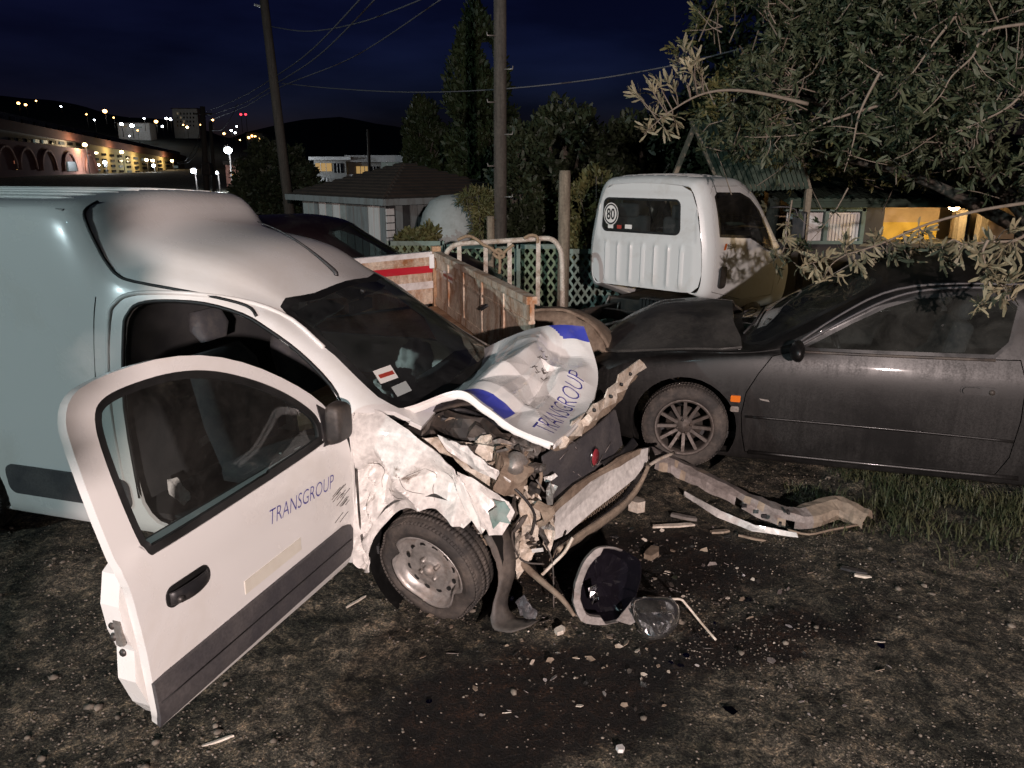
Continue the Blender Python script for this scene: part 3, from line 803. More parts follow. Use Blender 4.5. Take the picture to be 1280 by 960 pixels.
        nb = cut_out(b, poly, (0, 2)); b.free()
        for v in nb.verts:
            h, _ = side_hit(tree, v.co.x, v.co.z, side)
            v.co.y = (h.y if h is not None else side * .83) + side * off
        nb.normal_update()
        return bobj(name, nb, mat, parent, True, solid=thick, off=0)
    side_patch('rub_strip', round_rect(-2.53, -1.70, .325, .50, .05), 'grey_plastic')
    # underbody, firewall, interior
    multi_box('floor_pan', [((-1.9, 0, .24), (3.3, 1.40, .04))], 'interior', van)
    multi_box('bulkhead', [((-1.78, 0, .86), (.03, 1.42, 1.12))], 'interior', van)
    multi_box('firewall', [((-.16, 0, .60), (.05, 1.45, .62))], 'dark_metal', van)
    # dashboard
    V, Fc = [], []
    prof = [(-.14, .93), (-.34, .955), (-.46, .93), (-.50, .84), (-.46, .66), (-.40, .45)]
    for y in np.linspace(-.70, .70, 9):
        for (x, z) in prof: V.append((x + .05 * (1 - (y / .7) ** 2), y, z + .015 * (1 - (y / .7) ** 2)))
    n = len(prof)
    for i in range(8):
        for j in range(n - 1): Fc.append((i * n + j, (i + 1) * n + j, (i + 1) * n + j + 1, i * n + j + 1))
    mobj('dashboard', V, Fc, 'interior', van, True)
    for y in (-.36, .36):
        def seat_loft(rows):
            Vv, Ff = [], []
            for (x, z, hw, th, ang) in rows:
                for k in range(16):
                    a = 2 * pi * k / 16; ca, sa = cos(a), sin(a)
                    py = hw * (abs(ca) ** .5) * (1 if ca >= 0 else -1); pt = th * (abs(sa) ** .5) * (1 if sa >= 0 else -1)
                    Vv.append((x + pt * cos(ang), y + py, z + pt * sin(ang)))
            for i in range(len(rows) - 1):
                for k in range(16): Ff.append((i * 16 + k, i * 16 + (k + 1) % 16, (i + 1) * 16 + (k + 1) % 16, (i + 1) * 16 + k))
            Ff.append(tuple(range(16))); Ff.append(tuple(range((len(rows) - 1) * 16, len(rows) * 16)))
            return Vv, Ff
        a = Acc()
        a.add(seat_loft([(-.80, .52, .21, .05, pi / 2), (-.85, .53, .24, .08, pi / 2), (-1.1, .51, .25, .09, pi / 2), (-1.3, .50, .24, .08, pi / 2)]))
        a.add(seat_loft([(-1.27, .50, .22, .07, .2), (-1.33, .75, .25, .08, .2), (-1.40, 1.02, .24, .07, .2), (-1.44, 1.12, .17, .05, .2)]))
        a.add(seat_loft([(-1.45, 1.17, .09, .03, .2), (-1.47, 1.24, .13, .05, .2), (-1.49, 1.33, .10, .04, .2)]))
        a.obj('seat', 'seat_cloth', van, True)
    # steering wheel and burst airbag
    sw = [Vector((-.62 + .06 * sin(a), .36 + .18 * cos(a), .86 + .16 * sin(a))) for a in np.linspace(0, 2 * pi, 28)]
    tube('steering_wheel', sw, .016, 'black_plastic', van, 8)
    def blob(name, c, s, mat, seed, k=2.2, amp=.35):
        b = bmesh.new(); bmesh.ops.create_icosphere(b, subdivisions=4, radius=1)
        for v in b.verts:
            d = 1 + amp * (noise.noise(v.co * k + Vector((seed, 0, 0))) + .5 * abs(noise.noise(v.co * k * 2.3 + Vector((0, seed, 0)))))
            v.co = Vector((v.co.x * s[0], v.co.y * s[1], v.co.z * s[2])) * d + Vector(c)
        return bobj(name, b, mat, van, True)
    blob('airbag', (-.56, .30, .95), (.09, .15, .12), 'airbag', 3)
    blob('airbag', (-.40, -.30, .985), (.08, .15, .07), 'airbag', 8)
    blob('airbag', (-.50, -.36, .86), (.05, .13, .08), 'airbag', 12)
    for k, (pts, y_, mt) in enumerate((([(300, 590), (330, 572), (352, 566), (350, 590), (330, 612), (305, 618)], -.50, 'airbag'), ([(330, 575), (372, 560), (392, 556), (385, 575), (352, 592)], -.42, 'airbag'), ([(208, 600), (222, 596), (238, 622), (230, 632), (212, 618)], -.60, 'white_panel'), ([(190, 660), (235, 645), (245, 655), (200, 685)], -.72, 'tank_grey'), ([(245, 552), (276, 532), (318, 528), (318, 536), (280, 540), (250, 560)], -.2, 'tank_grey'))):
        sheet('crumpled_cloth', [VX(u, v, y_) for u, v in pts], mt, van, 18, .03 if mt == 'airbag' else .006, 90 + k, 6, .004)
    # stickers on the windscreen, sun visor, mirror
    def ws_patch(name, px, mat, off=.004):
        P = []
        for (u, v) in px:
            o = VAN_F.w2l(OC); d = VAN_F.R.T @ ray(u, v)
            h = wsi_tree.ray_cast(Vector(o), Vector(d).normalized())
            if h[0] is None: return None
            P.append(h[0] - Vector(d).normalized() * off)
        return mobj(name, P, [tuple(range(len(P)))], mat, van)
    def quad(cx, cy, e1, e2): return [(cx - e1[0] - e2[0], cy - e1[1] - e2[1]), (cx + e1[0] - e2[0], cy + e1[1] - e2[1]), (cx + e1[0] + e2[0], cy + e1[1] + e2[1]), (cx - e1[0] + e2[0], cy - e1[1] + e2[1])]
    ws_patch('inspection_sticker', quad(482, 468, (11, -4), (5, 8)), 'print_white')
    ws_patch('sticker_band', quad(483, 468, (9, -3), (1.5, 2.2)), 'print_red', .007)
    ws_patch('permit_sticker', quad(502, 486, (9, -4), (4, 6)), 'tank_grey')
    vis = [VX(u, v, y) for (u, v, y) in ((362, 392, -.50), (405, 374, -.10), (430, 384, -.10), (392, 408, -.50))]
    sheet('sun_visor', vis, 'tank_grey', van, 8, .003, 4, thick=.012)
    vis = [VX(u, v, y) for (u, v, y) in ((420, 366, .06), (465, 350, .46), (482, 358, .46), (440, 376, .06))]
    sheet('sun_visor', vis, 'interior', van, 8, .003, 5, thick=.012)
    mir = Acc().add(box_data((-.74, 0, 1.33), (.03, .22, .06))).add(bar_data((-.74, 0, 1.34), (-.72, 0, 1.42), .02, .02))
    mir.obj('rear_view_mirror', 'black_plastic', van)
    # antenna: rod lying along the cab roof
    def roof_pt(x, y, dz=0):
        h = full.ray_cast(Vector((x, y, 4)), Vector((0, 0, -1))); return h[0] + Vector((0, 0, dz))
    def px_hit(u, v, dz):
        d = Vector(VAN_F.R.T @ ray(u, v)).normalized(); h = full.ray_cast(Vector(VAN_F.w2l(OC)), d); return h[0] + Vector((0, 0, dz))
    b0 = px_hit(420, 344, .0)
    rp = lambda k, dz: roof_pt(b0.x - .50 * k, b0.y + .03 * k, dz)
    tube('antenna', [b0, rp(.03, .022), rp(.35, .045), rp(.7, .06), rp(1.0, .075)], [.015, .013, .007, .005, .003], 'black_plastic', van, 8, sub=3)
    # wheels
    wheel(van, (-.01, -.755, .252), (RAD(11), 0, RAD(-12)), kind='steel', R=.278, W=.17, flat=.03, rim=.196)
    bw = [c for c in van.children if c.name.startswith('wheel')][0]
    for ch in bw.children:
        if ch.name.split('.')[0] not in ('rim', 'tyre', 'rim_barrel'): continue
        for v in ch.data.vertices:
            r = math.hypot(v.co.x, v.co.z); a = math.atan2(v.co.z, v.co.x)
            if r < .12: continue
            for a0, w_, k_ in ((2.75, .20, .17), (-.62, .24, .20), (-2.0, .35, .06)):
                da = (a - a0 + pi) % (2 * pi) - pi; g_ = math.exp(-(da / w_) ** 2) * k_ * (1.0 if r < .215 else max(0.0, (.30 - r) / .09) * .9)
                v.co.x *= 1 - g_; v.co.z *= 1 - g_; v.co.y += g_ * .10
    wheel(van, (0.0, .745, .30), (0, 0, RAD(176)), kind='steel')
    wheel(van, (-2.93, -.745, .30), (0, 0, 0), kind='steel')
    wheel(van, (-2.93, .745, .30), (0, 0, pi), kind='steel')
    # ------------------------------------------------ crushed right wing
    wing = [(-.395, .24), (-.385, .62), (-.385, .99), (-.33, 1.005), (-.25, .99), (-.10, .935), (.02, .865), (.115, .79), (.165, .70), (.20, .62), (.215, .55)]
    wing += [(.296 * cos(a) - .008, .268 + .296 * sin(a)) for a in np.linspace(.92, 3.30, 14)]
    wing += [(-.345, .20)]
    b = bmesh.new(); nx, nz = 54, 64; x0, x1, z0, z1 = -.41, .26, .19, 1.02
    g = [[b.verts.new((x0 + (x1 - x0) * i / nx, 0, z0 + (z1 - z0) * j / nz)) for j in range(nz + 1)] for i in range(nx + 1)]
    for i in range(nx):
        for j in range(nz): b.faces.new((g[i][j], g[i + 1][j], g[i + 1][j + 1], g[i][j + 1]))
    wb = cut_out(b, wing, (0, 2)); b.free()
    c1 = Crumple(5, 5, .055, .05); c2 = Crumple(9, 11, .012, .2)
    for v in wb.verts:
        x, z = v.co.x, v.co.z; u = (x - x0) / (x1 - x0); w = (z - z0) / (z1 - z0)
        y = -.832 + .10 * max(0, (z - .86) / .15) ** 2
        dmg = min(1, max(0, (.86 - z) / .12)) * min(1, .35 + max(0, (x + .40) / .25))
        y += (c1(u, w) * 1.25 + c2(u, w) * 1.2) * (.10 + .90 * dmg)
        y += .075 * dmg * math.exp(-((z - .60) / .16) ** 2) * (1 if x > -.30 else .6)
        fold = .012 * math.exp(-((z - .715 - .05 * x) / .012) ** 2); y += fold
        y += .030 * math.exp(-((x + .335 + .02 * sin(z * 40)) / .012) ** 2) * (1 if z < .74 else .0)
        rr = math.hypot(x + .008, z - .268)
        if rr < .335: y -= .014 * (1 - (rr - .296) / .04)
        v.co.y = y
    wb.normal_update(); wing_tree = tree_of(wb)
    part(bobj('front_wing', wb, 'van_dented', van, False, solid=.006), 'crumpled white front wing over the flat tyre')
    lathe('inner_arch', [(.345, -.80), (.36, -.55), (.36, -.45), (.05, -.44)], 'seal_black', van, 32, 'y', (0, 0, .27))
    wtree = wing_tree
    for k, pts in enumerate((((-.37, .735), (-.30, .728), (-.22, .742), (-.12, .735), (-.03, .752)), ((-.30, .74), (-.285, .68), (-.292, .62), (-.275, .56)), ((-.03, .75), (.0, .70), (-.012, .64), (.01, .585)), ((-.12, .735), (-.10, .66), (-.03, .62)), ((.02, .80), (.06, .74), (.10, .72), (.13, .66)), ((-.36, .60), (-.33, .585), (-.345, .52), (-.32, .45)), ((-.25, .60), (-.19, .585), (-.12, .60)))):
        P = [wtree.ray_cast(Vector((x, -3, z)), Vector((0, 1, 0)))[0] for x, z in pts]; P = [p + Vector((.008 * noise.noise(p * 60), -.0008, .008 * noise.noise(p * 47))) for p in P if p is not None]
        if len(P) > 2: tube('crease_crack', smooth_path(P, 3), [.0004, .0016, .0008, .0018, .0004], 'dark_metal', van, 5)
    # wing lip fold behind wheel, torn shut line
    tube('torn_edge', [(-.36, -.835, .72), (-.352, -.85, .60), (-.362, -.83, .48), (-.345, -.845, .36), (-.33, -.83, .25)], .006, 'dark_metal', van, 6, sub=4)
    # ------------------------------------------------ crumpled bonnet (Coons patch through the photographed edges)
    near = [VX(u, v, -.64) for u, v in ((467, 518), (515, 507), (572, 488), (605, 507), (645, 535), (692, 554))]
    far = [VX(u, v, .55) for u, v in ((600, 438), (636, 421), (668, 410), (700, 406), (730, 408))]
    rear = [near[0]] + [VX(u, v, y) for u, v, y in ((505, 502, -.35), (545, 478, 0), (582, 455, .35))] + [far[0]]
    front = [near[-1]] + [VX(u, v, y) for u, v, y in ((716, 533, -.36), (741, 500, 0), (747, 462, .3))] + [far[-1]]
    def lin(path):
        p = smooth_path(path, 10); L = [0]
        for i in range(1, len(p)): L.append(L[-1] + (p[i] - p[i - 1]).length)
        L = np.array(L) / L[-1]; A = np.array([tuple(q) for q in p])
        return lambda t: Vector([float(np.interp(t, L, A[:, k])) for k in range(3)])
    fn, ff, fr_, fo = lin(near), lin(far), lin(rear), lin(front)
    hc = Crumple(21, 5, .034, .05); hc2 = Crumple(33, 10, .006, .3)
    tent = lambda x, w: max(0.0, 1 - abs(x) / w)
    def hood(u, v, off=0.0):
        """u rear->front, v near->far"""
        c = fn(u) * (1 - v) + ff(u) * v + fr_(v) * (1 - u) + fo(v) * u
        c -= near[0] * (1 - u) * (1 - v) + near[-1] * u * (1 - v) + far[0] * (1 - u) * v + far[-1] * u * v
        e = min(1, min(v, 1 - v) * 7) * min(1, min(u, 1 - u) * 7)
        h = .075 * tent(u - .50 - .22 * (v - .5), .20) * min(1, .4 + v) + .04 * math.exp(-((u - .55) / .12) ** 2 - ((v - .66) / .16) ** 2)          # sharp ridge with a round buckle
        h -= .060 * tent(u - .70 + .12 * (v - .5), .07) * (1 if .22 < v < .62 else .3)   # sharp valley beside it
        h -= .035 * tent(u - .34 + .2 * (v - .4), .09) * (.5 + v * .5)
        h += (hc(u, v) * (.35 + .65 * min(1, u * 1.6)) + hc2(u, v) * min(1, max(0, u - .3) * 2))
        c += Vector((.35, -.25, .9)).normalized() * (h * e + off)
        return c
    nu, nv = 72, 72; V, Fc, M = [], [], []
    for i in range(nu + 1):
        for j in range(nv + 1): V.append(hood(i / nu, j / nv))
    for i in range(nu):
        for j in range(nv):
            Fc.append((i * (nv + 1) + j, (i + 1) * (nv + 1) + j, (i + 1) * (nv + 1) + j + 1, i * (nv + 1) + j + 1))
            u, v = (i + .5) / nu, (j + .5) / nv
            wob = .01 * noise.noise(Vector((u * 6, v * 6, 0)))
            blue = (.035 + wob < v + .05 * max(0, u - .4) and v + wob < .125 * min(1, u * 4 + .35) and u < .73) or (v > .90 + wob + .9 * max(0, .80 - u))
            M.append(1 if blue else 0)
    hood_o = mobj('bonnet', V, Fc, ['van_white', 'van_blue'], van, False, M)
    md = hood_o.modifiers.new('solid', 'SOLIDIFY'); md.thickness = .012; md.offset = -1
    part(hood_o, 'buckled white bonnet with blue edge stripes')
    hl_ = lettering('lettering', 'TRANSGROUP', lambda s, t: hood(.965 - .105 * t - .05 * s, .06 + .56 * s, .006), 'letter_blue', hood_o, bold=-.017)
    ribbon('bonnet_lip', [hood(u, .004) + Vector((0, .004, -.022)) for u in np.linspace(.02, .98, 9)], (0, .25, 1), [.02, .035, .04, .04, .035, .03], 'van_white', van, .004, 4)
    ribbon('bonnet_lip', [hood(.996, v) + Vector((-.004, 0, -.02)) for v in np.linspace(.02, .98, 8)], (-.3, 0, 1), [.03, .035, .04, .03, .03], 'van_white', van, .004, 4)
    ribbon('bonnet_frame', [hood(u, .10) + Vector((0, 0, -.045)) for u in np.linspace(.05, .9, 8)], (0, 1, .2), [.06, .07, .08, .07, .06], 'dark_metal', van, .012, 4)
    # dark scuffs of lettering further up the bonnet
    for k in range(14):
        u0 = .60 + .10 * random.random(); v0 = .48 + .22 * random.random(); du = .02 * random.random() + .008
        tube('scuff', [hood(u0, v0, .002), hood(u0 + du, v0 + .006, .002), hood(u0 + du * 1.5, v0 + .03, .002)], .0022, 'dark_metal', hood_o, 4)
    # bonnet slam panel: long pale beam bent up at its far end
    def beam(name, px, w, t, mat, wob=.0):
        P = [VX(*p) for p in px]; P = smooth_path(P, 6); a = Acc()
        for i in range(len(P) - 1):
            a.add(bar_data(P[i], P[i + 1] + (P[i + 1] - P[i]) * .12, w * (1 + wob * noise.noise(P[i] * 17)), t * (1 + wob * noise.noise(P[i] * 13 + Vector((3, 0, 0)))), (0.3, -.6, .7)))
        return a.obj(name, mat, van), P
    def edge_sheet(name, pts, ya, yb, mat, amp, seed, thick=.006, res=30):
        """torn strip: the photographed outline, running from depth ya at its first corner to yb at the opposite end"""
        us = [p[0] for p in pts]; P = [VX(u, v, ya + (yb - ya) * (u - min(us)) / (max(us) - min(us))) for u, v in pts]
        return sheet(name, P, mat, van, res, amp, seed, 7, thick)
    sp = edge_sheet('slam_panel', [(797, 449), (805, 459), (792, 470), (781, 486), (770, 492), (768, 503), (752, 512), (746, 524), (731, 533), (727, 545), (713, 546), (704, 554), (697, 547), (712, 537), (716, 527), (735, 515), (742, 505), (757, 497), (759, 486), (769, 478), (772, 468), (786, 457)], -.52, .52, 'cream_metal', .008, 61, .007)
    part(sp, 'bent pale front panel beam with bolt holes')
    edge_sheet('slam_flange', [(792, 466), (800, 470), (785, 490), (770, 508), (748, 526), (728, 545), (706, 558), (690, 563), (684, 560), (702, 550), (724, 536), (744, 517), (766, 498), (780, 482)], -.56, .46, 'muddy', .012, 62, .008)
    for u, v in ((786, 468), (775, 481), (762, 496), (741, 513)):
        y_ = -.52 + 1.04 * (u - 697) / 108.0; q = VX(u, v, y_) + Vector((.012, -.03, .01)); lathe('bolt_hole', [(.0, 0), (.009, .001), (.011, .004)], 'seal_black', van, 10, 'y', tuple(q))
    for k, (u, v, y) in enumerate(((704, 551, -.47), (733, 524, -.2))):
        flap_ = [VX(u + a, v + b_, y - .03) for a, b_ in ((-7, 2), (2, -7), (8, -1), (3, 8), (-4, 9))]; sheet('bracket', flap_, 'cream_metal', van, 8, .006, 70 + k, 3, .005)
    # ------------------------------------------------ grille panel, bumper
    N_ = VX(690, 655, -.52); F_ = VX(806, 570, .50)
    dvec = (F_ - N_); dvec.z = 0; fn_ = Vector((dvec.y, -dvec.x, 0)).normalized(); po = N_
    pp = lambda pts, off=0.0: [VAN_F.pl(u, v, po + fn_ * off, fn_) for u, v in pts]
    gp = sheet('grille_panel', pp([(676, 570), (690, 560), (718, 552), (748, 530), (768, 512), (775, 532), (778, 556), (762, 572), (735, 592), (708, 622), (688, 640), (681, 612)], -.02), 'grey_plastic', van, 20, .006, 3, 4, .01)
    bc = pp([(743, 571)], -.005)[0]
    rotm = fn_.to_track_quat('Y', 'Z').to_matrix()
    for nm, r_, h_, mt in (('badge_ring', .055, .006, 'chrome'), ('badge', .046, .010, 'badge_red')):
        v, f = lathe_data([(.0, h_), (r_ * .9, h_), (r_, h_ * .5), (r_, 0)], 24, 'y')
        mobj(nm, [bc + rotm @ Vector((p.x * .8, p.y, p.z * 1.0)) for p in v], f, mt, van, True)
    bs = sheet('bumper_skin', pp([(690, 640), (712, 622), (740, 601), (772, 582), (800, 563), (811, 560), (809, 576), (790, 598), (765, 620), (735, 645), (708, 668), (692, 678), (688, 662)], .0), 'van_dented', van, 22, .006, 12, 5, .02, bend=lambda u, w: .02 * sin(w * pi))
    part(bs, 'scraped white front bumper skin torn loose')
    sheet('bumper_top_edge', pp([(690, 632), (720, 606), (748, 590), (770, 573), (800, 560), (798, 567), (770, 584), (738, 602), (710, 625), (692, 643)], .03), 'muddy', van, 14, .006, 14, 5, .012)
    sheet('dark_trim', pp([(752, 577), (775, 566), (792, 548), (797, 556), (780, 573), (757, 585)], .005), 'black_plastic', van, 10, .004, 15, 4, .01)
    # lower intake mesh behind a frame
    a = Acc(); me_poly = pp([(722, 655), (762, 625), (776, 610), (772, 628), (752, 647), (728, 664)], -.03)
    o_ = me_poly[0]; e1 = (me_poly[2] - me_poly[0]); e2 = (me_poly[4] - me_poly[2])
    for k in range(-6, 20):
        for s_ in (1, -1):
            s0 = k / 15.0; pA = o_ + e1 * s0; pB = o_ + e1 * (s0 + .16 * s_) + Vector((0, 0, -.075))
            a.add(bar_data(pA, pB, .003, .003))
    a.obj('grille_mesh', 'muddy', van)
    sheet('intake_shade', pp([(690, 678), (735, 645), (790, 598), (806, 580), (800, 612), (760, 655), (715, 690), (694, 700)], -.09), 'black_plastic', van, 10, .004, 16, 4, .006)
    ribbon('bumper_lip', pp([(700, 690), (725, 673), (752, 655), (780, 634), (800, 610), (812, 585)], .06), (.25, -.1, 1), [.03, .055, .06, .055, .05, .03], 'tan_plastic', van, .02)
    # ------------------------------------------------ crushed corner between wing and bumper
    def flat(name, px, y, mat, amp=.012, seed=1, thick=.005, tilt=0.0, res=16):
        P = []
        for q in px:
            yy = y + (q[2] if len(q) > 2 else 0)
            P.append(VX(q[0], q[1], yy))
        return sheet(name, P, mat, van, res, amp, seed, 5, thick)
    flat('torn_wing_flap', [(571, 590), (588, 598), (612, 612), (636, 628), (644, 640, .03), (638, 652, .03), (628, 668), (612, 668), (596, 642), (580, 620)], -.80, 'van_dented', .010, 41)
    flat('primer_patch', [(611, 640), (621, 634), (617, 625), (631, 628), (638, 637), (633, 646), (638, 655), (625, 652), (617, 661), (613, 650)], -.825, 'primer_teal', .004, 42, .003)
    flat('wing_edge_strip', [(566, 592), (575, 596), (590, 625), (608, 660), (602, 668), (584, 640), (572, 615)], -.825, 'van_white', .006, 43, .012)
    flat('inner_wing', [(515, 545), (560, 548), (620, 560), (650, 585), (640, 625), (600, 606), (565, 575)], -.62, 'cream_metal', .03, 44, .006)
    flat('inner_wing', [(520, 530), (560, 512), (620, 530), (660, 548), (640, 566), (580, 560), (540, 552)], -.50, 'dark_metal', .04, 45, .006)
    # engine bay lumps under the raised bonnet edge
    def lump(name, c, s, mat, seed, rot=None, amp=.25):
        b_ = bmesh.new(); bmesh.ops.create_cube(b_, size=1); bmesh.ops.subdivide_edges(b_, edges=b_.edges[:], cuts=5, use_grid_fill=True)
        rm = rot or Matrix.Identity(3)
        for v in b_.verts:
            p = v.co.copy(); d = noise.noise_vector(p * 2.2 + Vector((seed, seed * .7, 0))) * amp
            q = Vector(((p.x + d.x * .5) * s[0], (p.y + d.y * .5) * s[1], (p.z + d.z * .5) * s[2])); v.co = Vector(c) + rm @ q
        b_.normal_update(); return bobj(name, b_, mat, van)
    R3 = lambda a, b_, c: (Matrix.Rotation(a, 3, 'Z') @ Matrix.Rotation(b_, 3, 'X') @ Matrix.Rotation(c, 3, 'Y'))
    lump('engine_block', (.25, .10, .66), (.50, .60, .42), 'dark_metal', 3)
    lump('battery', VX(565, 520, -.44) + Vector((0, .05, -.07)), (.17, .20, .16), 'black_plastic', 5, R3(.3, .1, .2), .15)
    lump('washer_tank', VX(600, 545, -.48), (.14, .10, .12), 'dusty_black', 6, R3(.4, .2, .6))
    lump('headlamp_bucket', VX(640, 590, -.66), (.13, .12, .16), 'muddy', 7, R3(.5, .2, .2), .5)
    lump('headlamp_bucket', VX(655, 560, -.55), (.11, .09, .07), 'grey_metal', 8, R3(.9, .3, .2), .6)
    lump('crushed_rail', VX(662, 640, -.60), (.09, .10, .22), 'cream_metal', 9, R3(.2, .3, .1), .7)
    lump('crushed_rail', VX(650, 688, -.62), (.08, .09, .14), 'cream_metal', 10, R3(.7, .1, .5), .7)
    lump('horn', VX(668, 612, -.60), (.05, .05, .05), 'dusty_black', 11, R3(.2, .5, .3), .3)
    lump('suspension_arm', VX(617, 668, -.62), (.14, .06, .05), 'muddy', 12, R3(.5, .2, -.4), .5)
    lump('suspension_arm', VX(628, 690, -.58), (.10, .06, .06), 'grey_metal', 13, R3(.1, .2, .4), .5)
    lathe('reflector_bowl', [(.0, 0), (.03, .012), (.05, .04), (.058, .07)], 'grey_metal', van, 20, 'y', tuple(VX(640, 586, -.74)))
    lump('radiator', (.46, .05, .62), (.05, .95, .36), 'dark_metal', 15, R3(-.15, 0, .1), .15)
    flat('radiator_support', [(660, 562), (680, 560), (690, 600), (694, 650), (684, 690), (672, 650), (664, 600)], -.50, 'dark_metal', .02, 46, .01)
    flat('bent_bracket', [(680, 640), (690, 636), (694, 668), (688, 690), (679, 680)], -.56, 'cream_metal', .008, 47, .006)
    flat('bent_bracket', [(637, 655), (660, 650), (672, 672), (664, 700), (648, 722), (640, 690)], -.60, 'cream_metal', .02, 48, .006)
    flat('bent_bracket', [(585, 560), (625, 548), (668, 560), (664, 570), (628, 562), (590, 574)], -.58, 'grey_metal', .012, 49, .006)
    flat('crushed_seam', [(545, 545), (585, 556), (612, 580), (640, 600), (634, 608), (600, 590), (560, 562)], -.72, 'van_dented', .016, 50, .006)
    # hoses, cables, rods
    rng = random.Random(4)
    hose_px = [((540, 524, -.45), (575, 512, -.38), (615, 528, -.40), (650, 546, -.44)), ((575, 545, -.5), (610, 536, -.46), (640, 552, -.52), (650, 580, -.56)),
               ((650, 570, -.6), (676, 590, -.58), (670, 625, -.62), (682, 660, -.6)), ((628, 602, -.68), (648, 615, -.7), (668, 642, -.66), (664, 668, -.64)),
               ((655, 640, -.66), (640, 668, -.68), (652, 700, -.66), (680, 705, -.62)), ((560, 535, -.52), (600, 550, -.5), (642, 560, -.5), (676, 566, -.48))]
    for k, pts in enumerate(hose_px):
        tube('hose' if k % 2 else 'cable', [VX(*p) for p in pts], (.012, .006, .009, .007, .005, .016)[k], ('black_plastic', 'dusty_black', 'muddy')[k % 3], van, 8, sub=6)
    for k in range(16):
        u = rng.uniform(600, 684); v = rng.uniform(562, 705); y = rng.uniform(-.70, -.56)
        c = VX(u, v, y); d = Vector((rng.uniform(-1, 1), rng.uniform(-.3, .3), rng.uniform(-1, 1))).normalized() * rng.uniform(.02, .06)
        bar('torn_strut', c - d, c + d, rng.uniform(.010, .03), rng.uniform(.003, .01), rng.choice(['cream_metal', 'muddy', 'dark_metal', 'grey_metal', 'van_dented']), van, (rng.random(), rng.random(), 1))
    for k in range(12):
        u = rng.uniform(520, 665); v = 512 + (u - 520) * .28 + rng.uniform(0, 28); y = rng.uniform(-.58, -.42)
        c = VX(u, v, y); d = Vector((rng.uniform(-1, 1), rng.uniform(-.5, .5), rng.uniform(-.5, .5))).normalized() * rng.uniform(.02, .07)
        bar('torn_strut', c - d, c + d, rng.uniform(.012, .03), rng.uniform(.004, .012), rng.choice(['cream_metal', 'dusty_black', 'dark_metal', 'muddy']), van, (rng.random(), rng.random(), 1))
    # crushed sheet-metal shards filling the corner
    for k in range(46):
        if k < 30: u = rng.uniform(588, 690); v = 552 + (u - 588) * .25 + rng.uniform(0, 140 - abs(u - 655) * .6); y = rng.uniform(-.72, -.54)
        else: u = rng.uniform(522, 676); v = 506 + (u - 522) * .32 + rng.uniform(4, 32); y = rng.uniform(-.60, -.44)
        c = VX(u, v, y); ang = rng.uniform(0, 6.28); L = rng.uniform(.03, .085); w = rng.uniform(.008, .030)
        e1 = Vector((cos(ang), rng.uniform(-.5, .5), sin(ang))).normalized() * L; e2 = Vector((-sin(ang), rng.uniform(-.4, .4), cos(ang))).normalized() * w
        sheet('crushed_metal', [c - e1 - e2, c - e1 * .2 - e2 * 1.5, c + e1 - e2 * .4, c + e1 * .7 + e2, c - e1 * .1 + e2 * .6, c - e1 + e2], rng.choice(['cream_metal', 'muddy', 'dark_metal', 'grey_metal', 'van_dented', 'dusty_black', 'dusty_black', 'dark_metal']), van, 9, .008, 200 + k, 3, .003)
    for k in range(9):
        p0 = pp([(rng.uniform(690, 765), rng.uniform(545, 610))], -.006)[0]; e = dvec.normalized() * rng.uniform(.02, .10) + Vector((0, 0, rng.uniform(-.05, .05)))
        tube('panel_scratch', [p0, p0 + e], .0016, 'dusty_grey', van, 4)
    tube('tie_rod', [VX(648, 700, -.62), VX(672, 722, -.70), VX(702, 748, -.78), VX(718, 770, -.82)], [.020, .016, .013, .008], 'muddy', van, 8, sub=3)
    tube('hanging_cable', [VX(676, 720, -.62), VX(690, 706, -.6), VX(706, 690, -.58), VX(716, 672, -.55)], .008, 'cream_metal', van, 8, sub=4)
    tube('hanging_cable', [VX(682, 680, -.6), VX(690, 700, -.6), VX(692, 730, -.62), VX(692, 760, -.66)], .004, 'dusty_black', van, 6, sub=4)
    # wheel arch liner hanging to the ground
    arcP = [VX(u, v, y) for u, v, y in ((618, 662, -.72), (630, 690, -.76), (634, 720, -.80), (626, 752, -.84), (628, 776, -.88), (650, 782, -.90), (668, 778, -.88))]
    part(ribbon('arch_liner', arcP, (.55, .8, .2), [.13, .11, .10, .09, .12, .10, .06], 'dusty_black', van, .005), 'black wheel arch liner hanging to the ground')
    flat('liner_flap', [(645, 752), (655, 744), (672, 766), (668, 778), (650, 770)], -.84, 'grey_plastic', .01, 51, .005)
    # ------------------------------------------------ open passenger door
    ANG = RAD(87); HX, HY = -.40, -.835
    dyaw = pi + ANG
    DL = VAN_F.l2w((HX, HY, 0)); DF = Frame(DL[0], DL[1], VAN_F.yaw + dyaw)
    outline = [(.02, .245), (.05, .232), (1.20, .235), (1.235, .25), (1.25, .40), (1.262, .62), (1.285, .80), (1.305, .885), (1.325, 1.10), (1.335, 1.32), (1.325, 1.375), (1.295, 1.42), (1.24, 1.447), (1.10, 1.462), (.90, 1.458), (.70, 1.418), (.50, 1.335), (.30, 1.215), (.15, 1.10), (.055, .985), (.02, .90), (-.02, .72), (-.005, .45)]
    def dy(x, z):   # outer skin: bulge and tumblehome
        y = .012 * (1 - ((z - .60) / .40) ** 2) if z < .92 else -.006 - (z - .92) * .19
        if z < .30: y -= (.30 - z) * .35
        if .70 < z < .92: y += .006 * sin((z - .70) / .22 * pi)
        return y
